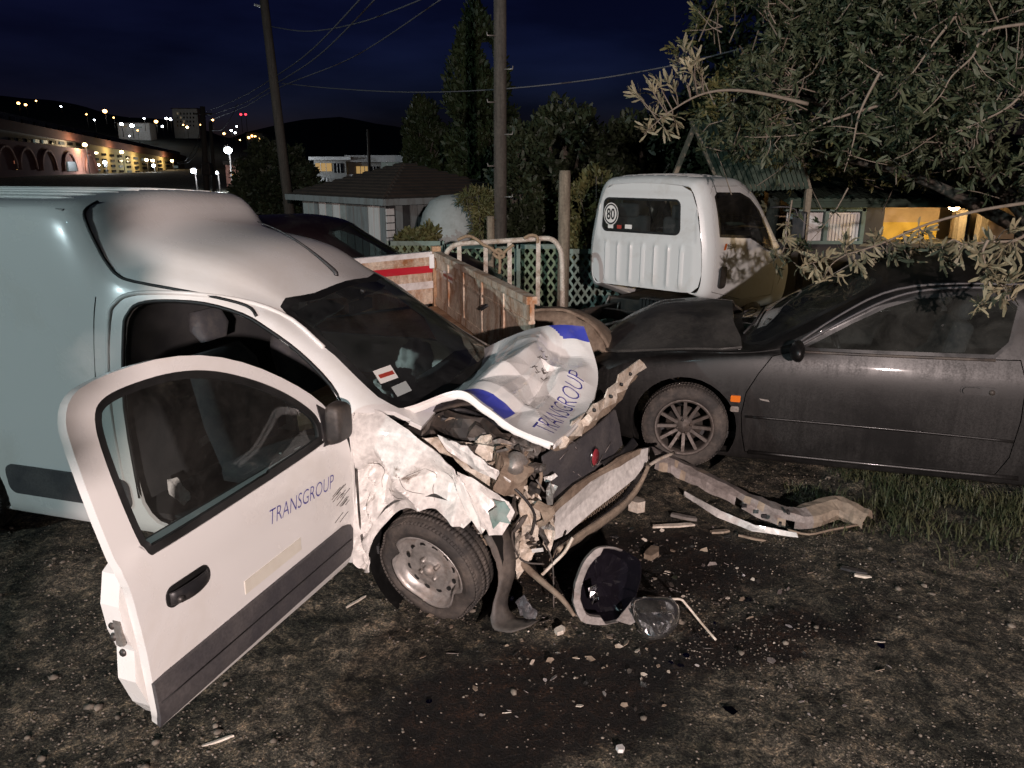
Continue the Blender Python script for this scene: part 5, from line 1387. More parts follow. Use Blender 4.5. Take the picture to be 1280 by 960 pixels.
# ================================================================== rusty dropside bed
def build_bed():
    A = Vector((-.76, 7.74, 0)); B = Vector((.13, 4.95, 0)); C = Vector((-2.05, 6.75, 0)); zt, zb = 1.25, .72
    t = thing('dropside_trailer', 'rusty dropside trailer bed with red and white striped board', 'trailer', tuple(A))
    L = lambda p, z=0: Vector((p.x - A.x, p.y - A.y, z))
    ab = (B - A).normalized(); ac = (C - A).normalized(); nrm = Vector((-ab.y, ab.x, 0))
    def board(name, P, Q, z0, z1, mat, n, thick=.03, amp=.004, seed=1):
        P = L(P); Q = L(Q)
        return sheet(name, [P + Vector((0, 0, z0)), Q + Vector((0, 0, z0)), Q + Vector((0, 0, z1)), P + Vector((0, 0, z1))], mat, t, 40, amp, seed, 8, thick)
    board('side_board', A, B, zb, zt - .03, 'rusty_white', nrm, .03, .006, 3)
    for z, w, h in ((zt - .015, .075, .05), (zb + .05, .06, .07), (zt - .16, .045, .02)):
        v, f = bar_data(L(A, z) - ab * .02, L(B, z), w, h); mobj('board_rail', v, f, 'rusty_white', t)
    for k in range(1, 5):
        p = A + (B - A) * (k / 5); box('board_stake', L(p, (zb + zt) / 2), (.05, .05, zt - zb - .08), 'rusty_white', t, Matrix.Rotation(math.atan2(ab.y, ab.x), 3, 'Z'))
    # warning sticker with stripes
    inn = Vector((ab.y, -ab.x, 0)) ; 
    if inn.dot(Vector((0, 0, 0)) - A) < 0: inn = -inn
    for k, m in enumerate(('white_tape', 'print_red', 'white_tape')):
        p = A + ab * .42; q = A + ab * .80
        z = 1.10 - .028 * k
        V = [L(p, z) + inn * .024, L(q, z) + inn * .024, L(q, z + .022) + inn * .024, L(p, z + .022) + inn * .024]
        mobj('sticker', V, [(0, 1, 2, 3)], m, t)
    # tail board with red tape
    n2 = Vector((ac.y, -ac.x, 0)); n2 = n2 if n2.dot(-A) > 0 else -n2
    d = ac
    A2 = A + d * .06
    board('tail_board', A2, C, zb + .02, 1.235, 'rusty_white', n2, .03, .003, 9)
    board('tape_red', A2 + n2 * .026, C + n2 * .026, 1.055, 1.125, 'red_tape', n2, .004, .001, 2)
    board('tape_white', A2 + n2 * .026, C + n2 * .026, .90, .97, 'white_tape', n2, .004, .001, 2)
    v, f = bar_data(L(A2, 1.235), L(C, 1.215), .06, .05); mobj('board_rail', v, f, 'white_tape', t)
    v, f = bar_data(L(A2, 1.15), L(C, 1.15), .05, .02); mobj('board_rail', v, f, 'rusty_white', t)
    box('corner_post', L(A, 1.0), (.09, .09, .62), 'rust_orange', t, Matrix.Rotation(.3, 3, 'Z'), bevel=.008)
    box('latch', L(A2 + n2 * .05 + d * .02, 1.17), (.05, .05, .14), 'white_tape', t, bevel=.006)
    # floor, axle, wheels
    D = B + (C - A)
    sheet('floor', [L(A, .70), L(B, .70), L(D, .70), L(C, .70)], 'rust_orange', t, 20, .004, 6, thick=.03)
    mid = (A + B + C + D) / 4
    for s in (-1, 1):
        pc = mid + ac * (.62 * s); w = wheel(t, L(pc, .30), (0, 0, math.atan2(ab.y, ab.x) + (0 if s > 0 else pi)), kind='steel')
    v, f = bar_data(L(mid - ac * .62, .30), L(mid + ac * .62, .30), .07, .07); mobj('axle', v, f, 'dark_metal', t)
    for s in (-.35, .35):
        v, f = bar_data(L(A + ac * (.7 + s), .64), L(B + ac * (.7 + s), .64), .07, .09); mobj('frame_rail', v, f, 'dark_metal', t)
    for s in (-1, 1): v, f = bar_data(L(mid + ac * .35 * s, .62), L(mid + ac * .35 * s, .32), .06, .2); mobj('spring_hanger', v, f, 'dark_metal', t)
    return t
bed = build_bed()
def build_rack():
    Y = 8.25
    P = lambda u, v, dy=0: at_y(u, v, Y + dy)
    base = P(640, 400); base.z = 0
    t = thing('tubular_rack', 'cream tubular loading rack with rope tied behind the rusty trailer', 'rack', tuple(base))
    L = lambda p: p - base
    hoop = [P(557, 470), P(556, 345), P(557, 322), P(562, 311), P(574, 305), P(600, 303), P(650, 300), P(680, 298), P(691, 300), P(698, 308), P(702, 322), P(703, 370), P(702, 470)]
    hoop[0].z = 0.02; hoop[-1].z = 0.02
    tube('hoop', [L(p) for p in smooth_path(hoop, 4)], .028, 'cream_metal', t, 10)
    for u, v in ((574, 306), (607, 303), (637, 301), (673, 299)):
        p = P(u, v); q = p.copy(); q.z = .55; bar('upright', L(p), L(q), .045, .03, 'cream_metal', t, (0, 1, 0))
    p = P(557, 345); p.z = .58; q = P(702, 345); q.z = .58; bar('cross_tube', L(p), L(q), .05, .05, 'cream_metal', t)
    # rope lashed round the bars
    for pts in ([(572, 300), (585, 295), (597, 300), (604, 306), (612, 309)], [(612, 309), (620, 315), (628, 317), (634, 312), (642, 306)], [(616, 316), (622, 322), (630, 320), (624, 312), (618, 314)], [(624, 318), (625, 330), (624, 342)], [(655, 298), (663, 294), (671, 296), (672, 304)]):
        tube('rope', [L(P(u, v, -.07)) for u, v in pts], .017, 'rope', t, 8, sub=5)
    return t
rack = build_rack()
# muddy mudguard torn off, standing between trailer and bonnet
def build_mudguard():
    c = at_y(690, 440, 5.75); c.z = 0
    t = thing('mudguard', 'mud-caked curved mudguard behind the crumpled bonnet', 'mudguard', tuple(c))
    V, Fc = [], []; n, m = 30, 10
    for i in range(n + 1):
        a = .10 + (pi - .35) * i / n
        for j in range(m + 1):
            w = j / m; r = .47 + .03 * sin(w * pi) + .012 * noise.noise(Vector((a * 4, w * 5, 1)))
            V.append(Vector((r * cos(a) * 1.02, (w - .5) * .46, .56 + r * sin(a) * .92)))
    for i in range(n):
        for j in range(m): Fc.append((i * (m + 1) + j, (i + 1) * (m + 1) + j, (i + 1) * (m + 1) + j + 1, i * (m + 1) + j + 1))
    o = mobj('guard', V, Fc, 'muddy', t, True); md = o.modifiers.new('s', 'SOLIDIFY'); md.thickness = .02
    o.rotation_euler = (RAD(-14), 0, RAD(-20))
    V2, F2 = [], []
    for i in range(n + 1):
        a = .10 + (pi - .35) * i / n
        for j in range(5):
            r = .47 - .055 * j + .012 * noise.noise(Vector((a * 5, j * .9, 4))); V2.append(Vector((r * cos(a) * 1.02, -.232 - .012 * sin(j * .8), .56 + r * sin(a) * .92)))
    for i in range(n):
        for j in range(4): F2.append((i * 5 + j, (i + 1) * 5 + j, (i + 1) * 5 + j + 1, i * 5 + j + 1))
    o2 = mobj('guard_side', V2, F2, 'muddy', t, True); md = o2.modifiers.new('s', 'SOLIDIFY'); md.thickness = .01; o2.rotation_euler = o.rotation_euler
    wheel(t, (0, .0, .31), (0, 0, RAD(-20)), kind='steel', R=.31)
    bar('stay', (-.40, .1, .25), (-.44, .1, .72), .05, .02, 'dark_metal', t); bar('stay', (.40, .1, .05), (.44, .1, .70), .05, .02, 'dark_metal', t)
    bar('stay', (0, .12, .05), (0, .14, .95), .05, .02, 'dark_metal', t)
    V, Fc = [], []
    for i in range(13):
        a = .25 + 1.9 * i / 12
        for j in range(4): V.append((-.36 + .34 * cos(a), (j / 3 - .5) * .34 + .30, .66 + .40 * sin(a)))
    for i in range(12):
        for j in range(3): Fc.append((i * 4 + j, (i + 1) * 4 + j, (i + 1) * 4 + j + 1, i * 4 + j + 1))
    o = mobj('rubber_flap', V, Fc, 'black_plastic', t, True); md = o.modifiers.new('s', 'SOLIDIFY'); md.thickness = .02
    return t
mudguard = build_mudguard()
# ================================================================== debris on the ground
def build_debris():
    # long bumper strip torn off, lying from the car's wheel towards the grass
    def gz(p): return ground_h(p.x, p.y)
    t = thing('torn_bumper', 'long torn bumper strip lying on soil in front of the black car', 'bumper', tuple(at_z(950, 620, 0)))
    o = Vector(t.location)
    top = [(815, 565, .30), (850, 580, .22), (900, 605, .16), (950, 628, .10), (1000, 640, .08), (1045, 628, .10), (1085, 645, .07)]
    ctr = [Vector(at_z(u, v, z)) for u, v, z in top]
    ctr = smooth_path(ctr, 6); V, Fc = [], []; n = 6
    PR = [(-.062, -.045), (-.070, .030), (-.020, .052), (.058, .040), (.082, .002), (.074, -.050)]
    for i, c in enumerate(ctr):
        d = (ctr[min(i + 1, len(ctr) - 1)] - ctr[max(i - 1, 0)]).normalized(); s = d.cross(Vector((0, 0, 1))).normalized()
        tt = i / (len(ctr) - 1); w = .17 - .05 * tt + .02 * noise.noise(Vector((tt * 7, 0, 0)))
        for j in range(n):
            tw = .5 * sin(tt * 5); a, b_ = PR[j]; a, b_ = (a * cos(tw) - b_ * sin(tw)) * w * 7, (a * sin(tw) + b_ * cos(tw)) * w * 6.2
            V.append(c - o + s * (a + .012 * noise.noise(Vector((tt * 30, j * 3.7, 2)))) + Vector((0, 0, b_ - .03 + .012 * noise.noise(Vector((tt * 26, j * 3.1, 5))))))
    for i in range(len(ctr) - 1):
        for j in range(n - 1):
            if (i in (8, 13, 20, 21, 29, 30) and j < 1) or (i in (15, 22) and j == 4) or (i > 33 and j > 3): continue
            Fc.append((i * n + j, (i + 1) * n + j, (i + 1) * n + j + 1, i * n + j + 1))
    ob = mobj('bumper_skin', V, Fc, ['dusty_grey', 'tan_plastic'], t, False, [1 if (f[0] // n) > 24 or random.random() < .12 else 0 for f in Fc]); md = ob.modifiers.new('s', 'SOLIDIFY'); md.thickness = .006
    P = [Vector(at_z(u, v, z)) - o for u, v, z in ((852, 612, .06), (900, 638, .05), (945, 657, .035), (1000, 668, .03), (1002, 674, .01), (940, 664, .01), (895, 646, .012), (852, 618, .02))]
    sheet('white_edge', P, 'van_dented', t, 24, .004, 3, thick=.008)
    for u, v in ((905, 617), (930, 632), (955, 645), (975, 655), (985, 640)):
        p = Vector(at_z(u, v, .12)) - o; box('clip', p, (.03, .015, .02), 'black_plastic', t, Matrix.Rotation(u, 3, 'Z'))
    tube('retaining_wire', [Vector(at_z(u, v, z)) - o for u, v, z in ((800, 590, .34), (820, 576, .33), (842, 566, .30))], .012, 'cream_metal', t, 6, sub=3)
    tube('bent_end', [Vector(at_z(u, v, z)) - o for u, v, z in ((985, 662, .05), (1010, 668, .03), (1040, 662, .03), (1078, 655, .02))], .007, 'muddy', t, 6, sub=3)
    # oval headlamp shell standing on its edge
    def ring_thing(name, label, cat, px_ring, Yb, mats, lens=None):
        pass
    t = thing('headlamp_shell', 'black oval headlamp housing lying open on the stained soil', 'headlamp', tuple(at_z(755, 772, 0)))
    o = Vector(t.location); pn = Vector((.12, -.92, .36)).normalized(); po = Vector(at_z(750, 778, .02))
    outl = [(716, 752), (719, 728), (728, 705), (742, 688), (760, 683), (785, 690), (800, 703), (800, 722), (794, 750), (790, 775), (772, 778), (748, 781), (726, 775)]
    def onp(u, v, k=0.0): return Vector(WORLD_F.pl(u, v, po + pn * k, pn)) - o
    cx, cy = 758, 732
    ringp = smooth_path([onp(u, v) for u, v in outl + outl[:1]], 3)[:-1]; n = len(ringp); cen = onp(cx, cy)
    V = []; 
    for sc, dp in ((1.0, -.03), (1.0, .012), (.965, .018), (.93, -.01), (.78, -.10), (.45, -.15), (.12, -.16)):
        for q_, p in enumerate(ringp): V.append(cen + (p - cen) * (sc * (1 + .035 * noise.noise(Vector((q_ * .35, sc * 3, 0)))) - (.16 if (p - cen).x < -.03 and .9 < sc < .97 else 0)) + pn * (dp + .012 * noise.noise(Vector((q_ * .5, sc * 7, 3)))))
    Fc = []; Mx = []
    for i in range(6):
        for k in range(n): Fc.append((i * n + k, i * n + (k + 1) % n, (i + 1) * n + (k + 1) % n, (i + 1) * n + k)); Mx.append(0 if i < 3 and (ringp[k] - cen).x < .06 else 1)
    Fc.append(tuple(6 * n + k for k in range(n))); Mx.append(1)
    mobj('housing', V, Fc, ['dusty_grey', 'wet_black'], t, False, Mx)
    lathe('bulb_socket', [(.0, -.03), (.02, -.03), (.024, .0), (.012, .02), (.012, .05), (.0, .055)], 'chrome', t, 16, 'y', tuple(onp(742, 745, -.06)))
    sheet('reflector_shard', [onp(u, v, -.02) for u, v in ((735, 735), (745, 730), (748, 745), (740, 756))], 'chrome', t, 5, .004, 3, thick=.003)
    sheet('broken_tab', [onp(u, v, .02) for u, v in ((770, 776), (792, 748), (796, 776), (788, 781))], 'dusty_grey', t, 6, .004, 3, thick=.006)
    # clear lens with a wire frame
    t = thing('headlamp_lens', 'clear broken headlamp lens beside the black oval housing', 'lens', tuple(at_z(830, 790, 0)))
    o = Vector(t.location); pn2 = Vector((.1, -.80, .60)).normalized(); po2 = Vector(at_z(825, 800, .01))
    def onq(u, v, k=0.0): return Vector(WORLD_F.pl(u, v, po2 + pn2 * k, pn2)) - o
    ringq = [onq(u, v) for u, v in ((788, 758), (792, 748), (815, 746), (838, 748), (848, 762), (846, 782), (832, 796), (812, 800), (798, 786))]
    ringq = smooth_path(ringq + ringq[:1], 3)[:-1]; n = len(ringq); cen = sum(ringq, Vector()) / n; V, Fc = [], []
    for sc, dp in ((1, 0), (.96, .03), (.8, .05), (.4, .062), (.05, .066)):
        for p in ringq: V.append(cen + (p - cen) * sc + pn2 * dp)
    for i in range(4):
        for k in range(n): Fc.append((i * n + k, i * n + (k + 1) % n, (i + 1) * n + (k + 1) % n, (i + 1) * n + k))
    ob = mobj('lens', V, Fc, 'clear_lens', t, True)
    sheet('reflector', [onq(u, v, -.01) for u, v in ((790, 766), (845, 765), (842, 786), (826, 796), (806, 796))], 'chrome', t, 12, .012, 5, thick=.003)
    sheet('reflector_edge', [onq(u, v, .0) for u, v in ((830, 748), (838, 745), (846, 764), (835, 764))], 'black_plastic', t, 6, .004, 3, thick=.005)
    tube('wire_frame', [Vector(at_z(u, v, z)) - o for u, v, z in ((804, 747, .16), (830, 749, .15), (850, 749, .13), (858, 756, .11), (876, 778, .05), (895, 800, .012))], .006, 'cream_metal', t, 6, sub=4)
    # small scattered shards
    rng = random.Random(9)
    def shard(px, label, mat, L, W, rz, T=.012):
        p = Vector(at_z(px[0], px[1], 0)); p.z = ground_h(p.x, p.y) + T * .4
        a = Acc(); pts = [(-L / 2, -W / 2), (L * .1, -W * .62), (L / 2, -W * .2), (L * .42, W * .5), (-L * .2, W * .45), (-L * .48, W * .3)]
        V = [Vector((x, y, z + .01 * rng.uniform(-1, 1) * W * 10 * .1)) for z in (0, T) for x, y in pts]; n = 6
        Fc = [tuple(reversed(range(n))), tuple(range(n, 2 * n))] + [(k, (k + 1) % n, n + (k + 1) % n, n + k) for k in range(n)]
        ob = mobj('shard', V, Fc, mat); ob.location = p; ob.rotation_euler = (rng.uniform(-.15, .15), rng.uniform(-.15, .15), rz)
        return tag(ob, label, 'debris', 'broken pieces on the soil')
    shard((842, 656), 'thin pale splinter lying behind the torn bumper strip', 'cream_metal', .26, .03, .05)
    shard((855, 645), 'dark grey rod piece beside the thin pale splinter', 'grey_metal', .16, .03, -.35, .02)
    shard((1068, 713), 'short dark plastic piece on the open soil right of the stain', 'black_plastic', .13, .05, -.6)
    shard((1078, 721), 'small cream sliver touching the short dark plastic piece', 'cream_metal', .09, .02, -.1)
    shard((775, 940), 'small square white chip lying on the bare soil', 'white_panel', .03, .028, .3, .014)
    shard((795, 640), 'pale chunk of plastic under the torn bumper skin', 'cream_metal', .10, .09, .8, .07)
    shard((900, 662), 'flat tan flake beneath the long torn bumper strip', 'tan_plastic', .12, .04, .2)
    shard((815, 690), 'crumpled brown scrap near the headlamp housing', 'muddy', .12, .06, .9, .03)
    shard((272, 925), 'pale twig-like sliver lying on soil below the open door', 'cream_metal', .12, .012, .35, .008)
    shard((445, 752), 'thin straw-coloured stick lying beside the flat front tyre', 'cream_metal', .14, .010, 1.0, .008)
    shard((700, 790), 'little pale plastic crumb under the hanging rod', 'cream_metal', .05, .035, .5, .02)
    shard((940, 670), 'thin brown strip of trim on stones near the torn bumper', 'muddy', .16, .025, -.2)
build_debris()
def build_fragments():
    rng = np.random.default_rng(31); accs = Acc(); mats = ['cream_metal', 'dusty_black', 'dusty_grey', 'muddy', 'clear_lens', 'chrome']
    for i in range(520):
        if rng.random() < .75: u = rng.normal(790, 110); v = 740 + rng.normal(0, 70) - (u - 790) * .15
        else: u = rng.uniform(440, 1120); v = rng.uniform(660, 900)
        if v < 610: continue
        p = Vector(at_z(u, v, 0)); p.z = ground_h(p.x, p.y) + .004; L = .004 + .026 * rng.random() ** 3
        R_ = (Matrix.Rotation(rng.uniform(0, 6.28), 3, 'Z') @ Matrix.Rotation(rng.normal(0, .5), 3, 'X'))
        q = [Vector((rng.uniform(.6, 1.3) * L * cos(a), rng.uniform(.3, .8) * L * sin(a), 0)) for a in (0.2, 1.5, 2.8, 4.1, 5.3)]; n = 5
        V = [p + R_ @ w for w in q] + [p + R_ @ (w + Vector((0, 0, .0025))) for w in q]
        accs.add((V, [tuple(reversed(range(n))), tuple(range(n, 2 * n))] + [(k, (k + 1) % n, n + (k + 1) % n, n + k) for k in range(n)]), int(rng.integers(0, 6)))
    tag(accs.obj('crash_crumbs', mats), 'tiny plastic and glass crumbs strewn around the wrecked front', 'debris', kind='stuff')
build_fragments()
# ================================================================== trees and plants
def leaf_mesh(name, B, D, L, W, mat, parent, rng, bend=.15):
    """B base points, D unit directions, L lengths, W widths: one two-quad blade per leaf"""
    N = len(B); r = rng.normal(size=(N, 3)); s = np.cross(D, r); s /= np.linalg.norm(s, axis=1)[:, None] + 1e-9; n = np.cross(s, D)
    L = L[:, None]; W = W[:, None]
    m = B + D * L * .55 + n * L * bend * .6; t = B + D * L + n * L * bend * .2
    V = np.stack([B - s * W * .15, B + s * W * .15, m + s * W * .5, m - s * W * .5, t + s * W * .22, t - s * W * .22], 1).reshape(-1, 3)
    k = np.arange(N)[:, None] * 6
    Q = np.stack([np.concatenate([k, k + 1, k + 2, k + 3], 1), np.concatenate([k + 3, k + 2, k + 4, k + 5], 1)], 1).reshape(-1, 4)
    return fast_mesh(name, V, Q, mat, parent)
def unit(a): return a / (np.linalg.norm(a, axis=1)[:, None] + 1e-9)
def blob_points(rng, n, ells, clump=2.0, thr=-.05, shell=.55):
    out = []
    vol = np.array([e[3] * e[4] * e[5] for e in ells]); vol = vol / vol.sum()
    while len(out) < n:
        e = ells[rng.choice(len(ells), p=vol)]; d = rng.normal(size=3); d /= np.linalg.norm(d)
        r = rng.uniform(shell ** 3, 1) ** (1 / 3) * (1 + .20 * noise.noise(Vector(tuple(d * 2.3 + e[0]))))
        p = np.array(e[:3]) + d * r * np.array(e[3:6])
        if p[2] < .25: continue
        if noise.noise(Vector(tuple(p * clump))) < thr - .1 * rng.random(): continue
        out.append((p, d))
    return np.array([o[0] for o in out]), np.array([o[1] for o in out])
def limb_tree(t, base, tips, r0, mat, rng, name='limb'):
    for k, tp in enumerate(tips):
        b = Vector(base); tp = Vector(tp); m1 = b.lerp(tp, .35) + Vector((rng.normal() * .15, rng.normal() * .15, .25)); m2 = b.lerp(tp, .7) + Vector((rng.normal() * .2, rng.normal() * .2, .15))
        tube(name, [b, m1, m2, tp], [r0, r0 * .6, r0 * .35, r0 * .12], mat, t, 7, sub=4)
def simple_tree(name, label, cat, base, ells, n, mat, L=(.10, .2), W=.4, seed=1, group=None, trunk_r=.12, clump=2.0, thr=-.05, up=.2, trunk_top=None, tips=5):
    rng = np.random.default_rng(seed); base = Vector(base)
    t = thing(name, label, cat, tuple(base), 0, group)
    el = [(e[0] - base.x, e[1] - base.y, e[2] - base.z, e[3], e[4], e[5]) for e in ells]
    P, d = blob_points(rng, n, el, clump, thr)
    D = unit(d * .5 + rng.normal(size=P.shape) * .7 + np.array([0, 0, up])); Ln = rng.uniform(L[0], L[1], n)
    leaf_mesh('crown', P, D, Ln, Ln * W, mat, t, rng)
    top = Vector(el[0][:3]) if trunk_top is None else Vector(trunk_top) - base
    top = Vector((top.x, top.y, top.z + el[0][5] * .5))
    tube('trunk', [(0, 0, -.1), (top.x * .3 + .04, top.y * .3, top.z * .4), (top.x, top.y, top.z)], [trunk_r, trunk_r * .8, trunk_r * .2], 'bark', t, 9, sub=4)
    for k in range(tips):
        e = el[k % len(el)]; q = rng.normal(size=3); q /= np.linalg.norm(q)
        tp = Vector(e[:3]) + Vector((q[0] * e[3], q[1] * e[4], abs(q[2]) * e[5])) * .75; b0 = Vector((top.x * .3, top.y * .3, top.z * .4))
        tube('limb', [b0, b0.lerp(tp, .5) + Vector((0, 0, .1)), tp], [trunk_r * .5, trunk_r * .3, trunk_r * .08], 'bark', t, 6, sub=3)
    return t
def E_px(u, v, Y, rx, ry, rz): c = at_y(u, v, Y); return (c.x, c.y, c.z, rx, ry, rz)

# the big tree whose branches hang over the black car
def build_big_tree():
    rng = np.random.default_rng(77); base = Vector((5.6, 8.0, 0))
    t = thing('overhanging_tree', 'large grey-leaved tree overhanging the black car and truck', 'tree', tuple(base))
    Lc = lambda p: Vector(p) - base
    ells = [E_px(1060, 95, 7.4, 1.45, 1.0, 1.0), E_px(935, 75, 7.9, .70, .8, .80), E_px(1250, 80, 6.8, 1.5, 1.2, 1.05), E_px(1420, 120, 6.2, 1.1, 1.2, 1.05), E_px(985, 190, 9.9, .95, .35, .42), E_px(1180, -60, 7.2, 1.6, 1.2, .9), E_px(1140, 195, 9.6, 1.2, .4, .42), E_px(1270, 215, 9.4, .8, .4, .35)]
    el = [(e[0] - base.x, e[1] - base.y, e[2], e[3], e[4], e[5]) for e in ells]
    n = 5000
    P, d = blob_points(rng, n, el, 1.7, -.02, .35)
    ax = unit(d * .8 + rng.normal(size=P.shape) * .5 + np.array([0, -.25, .15]))
    def rosettes(P, ax, k, Lr, wr, nm, mat, spread=.75):
        N = len(P); B = np.repeat(P, k, 0); A = np.repeat(ax, k, 0)
        off = rng.uniform(-.09, 0.0, (N * k, 1)); D = unit(A + rng.normal(size=B.shape) * spread); B = B + A * off
        Ln = rng.uniform(Lr[0], Lr[1], N * k); return leaf_mesh(nm, B, D, Ln, Ln * wr * .85, mat, t, rng, .22)
    gm = P[:, 1] + base.y > 7.7
    rosettes(P[~gm], ax[~gm], 10, (.055, .105), .27, 'crown', 'leaf_dim', .6)
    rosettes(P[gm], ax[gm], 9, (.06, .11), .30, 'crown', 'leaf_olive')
    # twig behind every third rosette
    V, F = [], []
    a = Acc()
    for i in range(0, n, 4):
        p = Vector(P[i]); q = p - Vector(ax[i]) * rng.uniform(.2, .5) + Vector(rng.normal(size=3) * .05); a.add(tube_data([q, p.lerp(q, .5) + Vector(rng.normal(size=3) * .02), p], [.007, .005, .003], 4, False))
    a.obj('twigs', 'twig', t)['kind'] = 'stuff'
    tube('trunk', [(0, 0, -.1), (-.05, -.05, .8), (-.15, -.2, 1.7), (-.3, -.3, 2.6)], [.20, .17, .15, .10], 'bark', t, 10, sub=5)
    limb_tree(t, (-.1, -.1, 1.3), [e[:3] for e in el], .09, 'bark', rng)
    # branches that can be followed in the photograph
    def branch(px, Y, r, ros, k=8, lr=(.07, .12), jit=16, mat='leaf_dim'):
        pts = [Lc(at_y(u, v, Y + (y[0] if (y := q[2:]) else 0))) for q in px for u, v in [q[:2]]]
        sp = smooth_path(pts, 6); tube('branch', sp, [r, r * .7, r * .45, r * .25], 'twig', t, 6)
        Pn, An = [], []
        for (u, v) in ros:
            p = Lc(at_y(u + rng.normal() * 2, v + rng.normal() * 2, Y + rng.normal() * .08)); j = min(range(len(sp)), key=lambda i: (sp[i] - p).length); s0 = sp[j]
            tube('twig', [s0, s0.lerp(p, .5) + Vector(rng.normal(size=3) * .015), p], [r * .35, r * .28, r * .2], 'twig', t, 5, sub=2)
            dd = (p - s0); dd = dd.normalized() if dd.length > .02 else Vector((-.5, 0, .5)).normalized()
            Pn.append(p); An.append(dd)
        rosettes(np.array([tuple(p) for p in Pn]), np.array([tuple(p) for p in An]), k + 3, lr, .24, 'leaf_cluster', mat, .6)['kind'] = 'stuff'
    branch([(1010, 130), (934, 114), (880, 117), (834, 142), (805, 168)], 6.4, .016, [(800, 112), (812, 108), (824, 120), (835, 100), (850, 90), (862, 82), (848, 70), (858, 58), (866, 72), (842, 108), (872, 95), (878, 80), (808, 165), (803, 155), (815, 145), (830, 150), (845, 155), (836, 168), (795, 118), (820, 95), (870, 110)], 10, (.07, .115), mat='leaf_lit')
    branch([(1197, 17), (1167, 54), (1140, 92), (1120, 110)], 5.6, .011, [(1195, 20), (1180, 30), (1165, 60), (1150, 95), (1135, 105), (1128, 120), (1208, 40), (1215, 48)])
    branch([(1280, 30), (1232, 40), (1216, 70), (1190, 95), (1175, 120), (1150, 145)], 5.4, .011, [(1240, 45), (1225, 60), (1218, 85), (1195, 90), (1170, 105), (1160, 130), (1148, 140), (1180, 130), (1230, 95), (1255, 60), (1270, 95), (1262, 110)])
    branch([(1300, 90), (1265, 130), (1230, 150), (1195, 165)], 5.2, .011, [(1275, 110), (1260, 125), (1245, 140), (1225, 150), (1205, 160), (1195, 170), (1230, 165), (1255, 100), (1285, 120)])
    branch([(1100, 90), (1075, 140), (1066, 180), (1055, 215)], 5.9, .012, [(1090, 110), (1076, 150), (1066, 190), (1050, 205), (1044, 190), (1085, 170), (1100, 150), (1030, 160), (1110, 205)])
    branch([(1105, 130), (1040, 150), (1000, 168), (930, 172)], 6.1, .012, [(1040, 145), (1010, 160), (985, 170), (960, 168), (935, 175), (1060, 130), (975, 190), (955, 200)])
    # low boughs over windscreen and roof of the black car
    branch([(1310, 250), (1230, 262), (1160, 280), (1100, 305), (1058, 318), (1010, 330)], 5.35, .014, [(1010, 330), (1020, 322), (1035, 318), (1022, 345), (1050, 320), (1065, 312), (1080, 322), (1092, 310), (1105, 318), (1118, 305), (1130, 296), (1140, 312), (1090, 335), (1110, 330), (1075, 335), (1150, 300), (1125, 322), (1160, 290), (1098, 298), (1060, 300), (1140, 330), (1165, 315)], 9, (.075, .125), mat='leaf_lit')
    branch([(1300, 280), (1270, 300), (1240, 302), (1205, 305), (1190, 300), (1172, 315)], 4.6, .012, [(1172, 315), (1190, 312), (1200, 320), (1215, 305), (1240, 295), (1228, 312), (1246, 318), (1255, 310), (1265, 285), (1270, 318), (1180, 330)], 9, (.075, .125), mat='leaf_lit')
    branch([(1235, 300), (1228, 318), (1238, 340), (1255, 360), (1262, 375)], 4.1, .009, [(1222, 318), (1230, 322), (1236, 335), (1228, 345), (1245, 345), (1250, 358), (1262, 355), (1268, 365), (1258, 378), (1240, 362), (1272, 345)], 9, (.075, .12), mat='leaf_lit')
    branch([(1262, 375), (1242, 376), (1226, 380)], 4.05, .005, [(1222, 382), (1232, 378), (1226, 390)], 7, (.05, .08), mat='leaf_lit')
    branch([(1058, 318), (1040, 330), (1028, 350)], 5.3, .006, [(1030, 352), (1024, 346), (1052, 346)], 8, (.05, .09), mat='leaf_lit')
    branch([(990, 250), (985, 280), (978, 315), (960, 330)], 6.2, .008, [(985, 285), (978, 300), (968, 318), (985, 325), (1000, 315), (1005, 335), (975, 335), (992, 300)], 8, (.075, .12), mat='leaf_lit')
    branch([(1060, 235), (1045, 262), (1030, 282), (1010, 305)], 6.2, .007, [(1045, 262), (1010, 305), (1002, 300), (1020, 275), (995, 265)], 7, (.06, .09))
    return t
big_tree = build_big_tree()
simple_tree('poplar_tree', 'tall dark poplar rising behind the wooden power pole', 'tree', (at_y(602, 300, 22).x, 22, 0), [E_px(600, 160, 22, .95, .95, 2.9), E_px(598, 85, 22, .62, .62, 1.5), E_px(620, 225, 22, 1.15, 1.0, 1.6)], 30000, 'leaf_poplar', (.10, .22), .4, 3, thr=-.12, clump=1.5, up=1.0)
simple_tree('poplar_tree', 'shorter poplar next to the tall one, above the shed roof', 'tree', (at_y(530, 300, 26).x, 26, 0), [E_px(530, 180, 26, .65, .65, 1.35), E_px(548, 205, 26, .6, .6, 1.2)], 12000, 'leaf_poplar', (.10, .22), .4, 4, thr=-.12, clump=1.5, up=1.0)
simple_tree('round_bush', 'dark rounded bush behind the leaning pole', 'bush', (at_y(345, 300, 24).x, 24, 0), [E_px(345, 228, 24, 1.25, 1.0, 1.15), E_px(318, 245, 24, .7, .8, .9), E_px(385, 250, 24, .7, .8, .8)], 14000, 'leaf_dark', (.10, .2), .45, 5, thr=-.15)
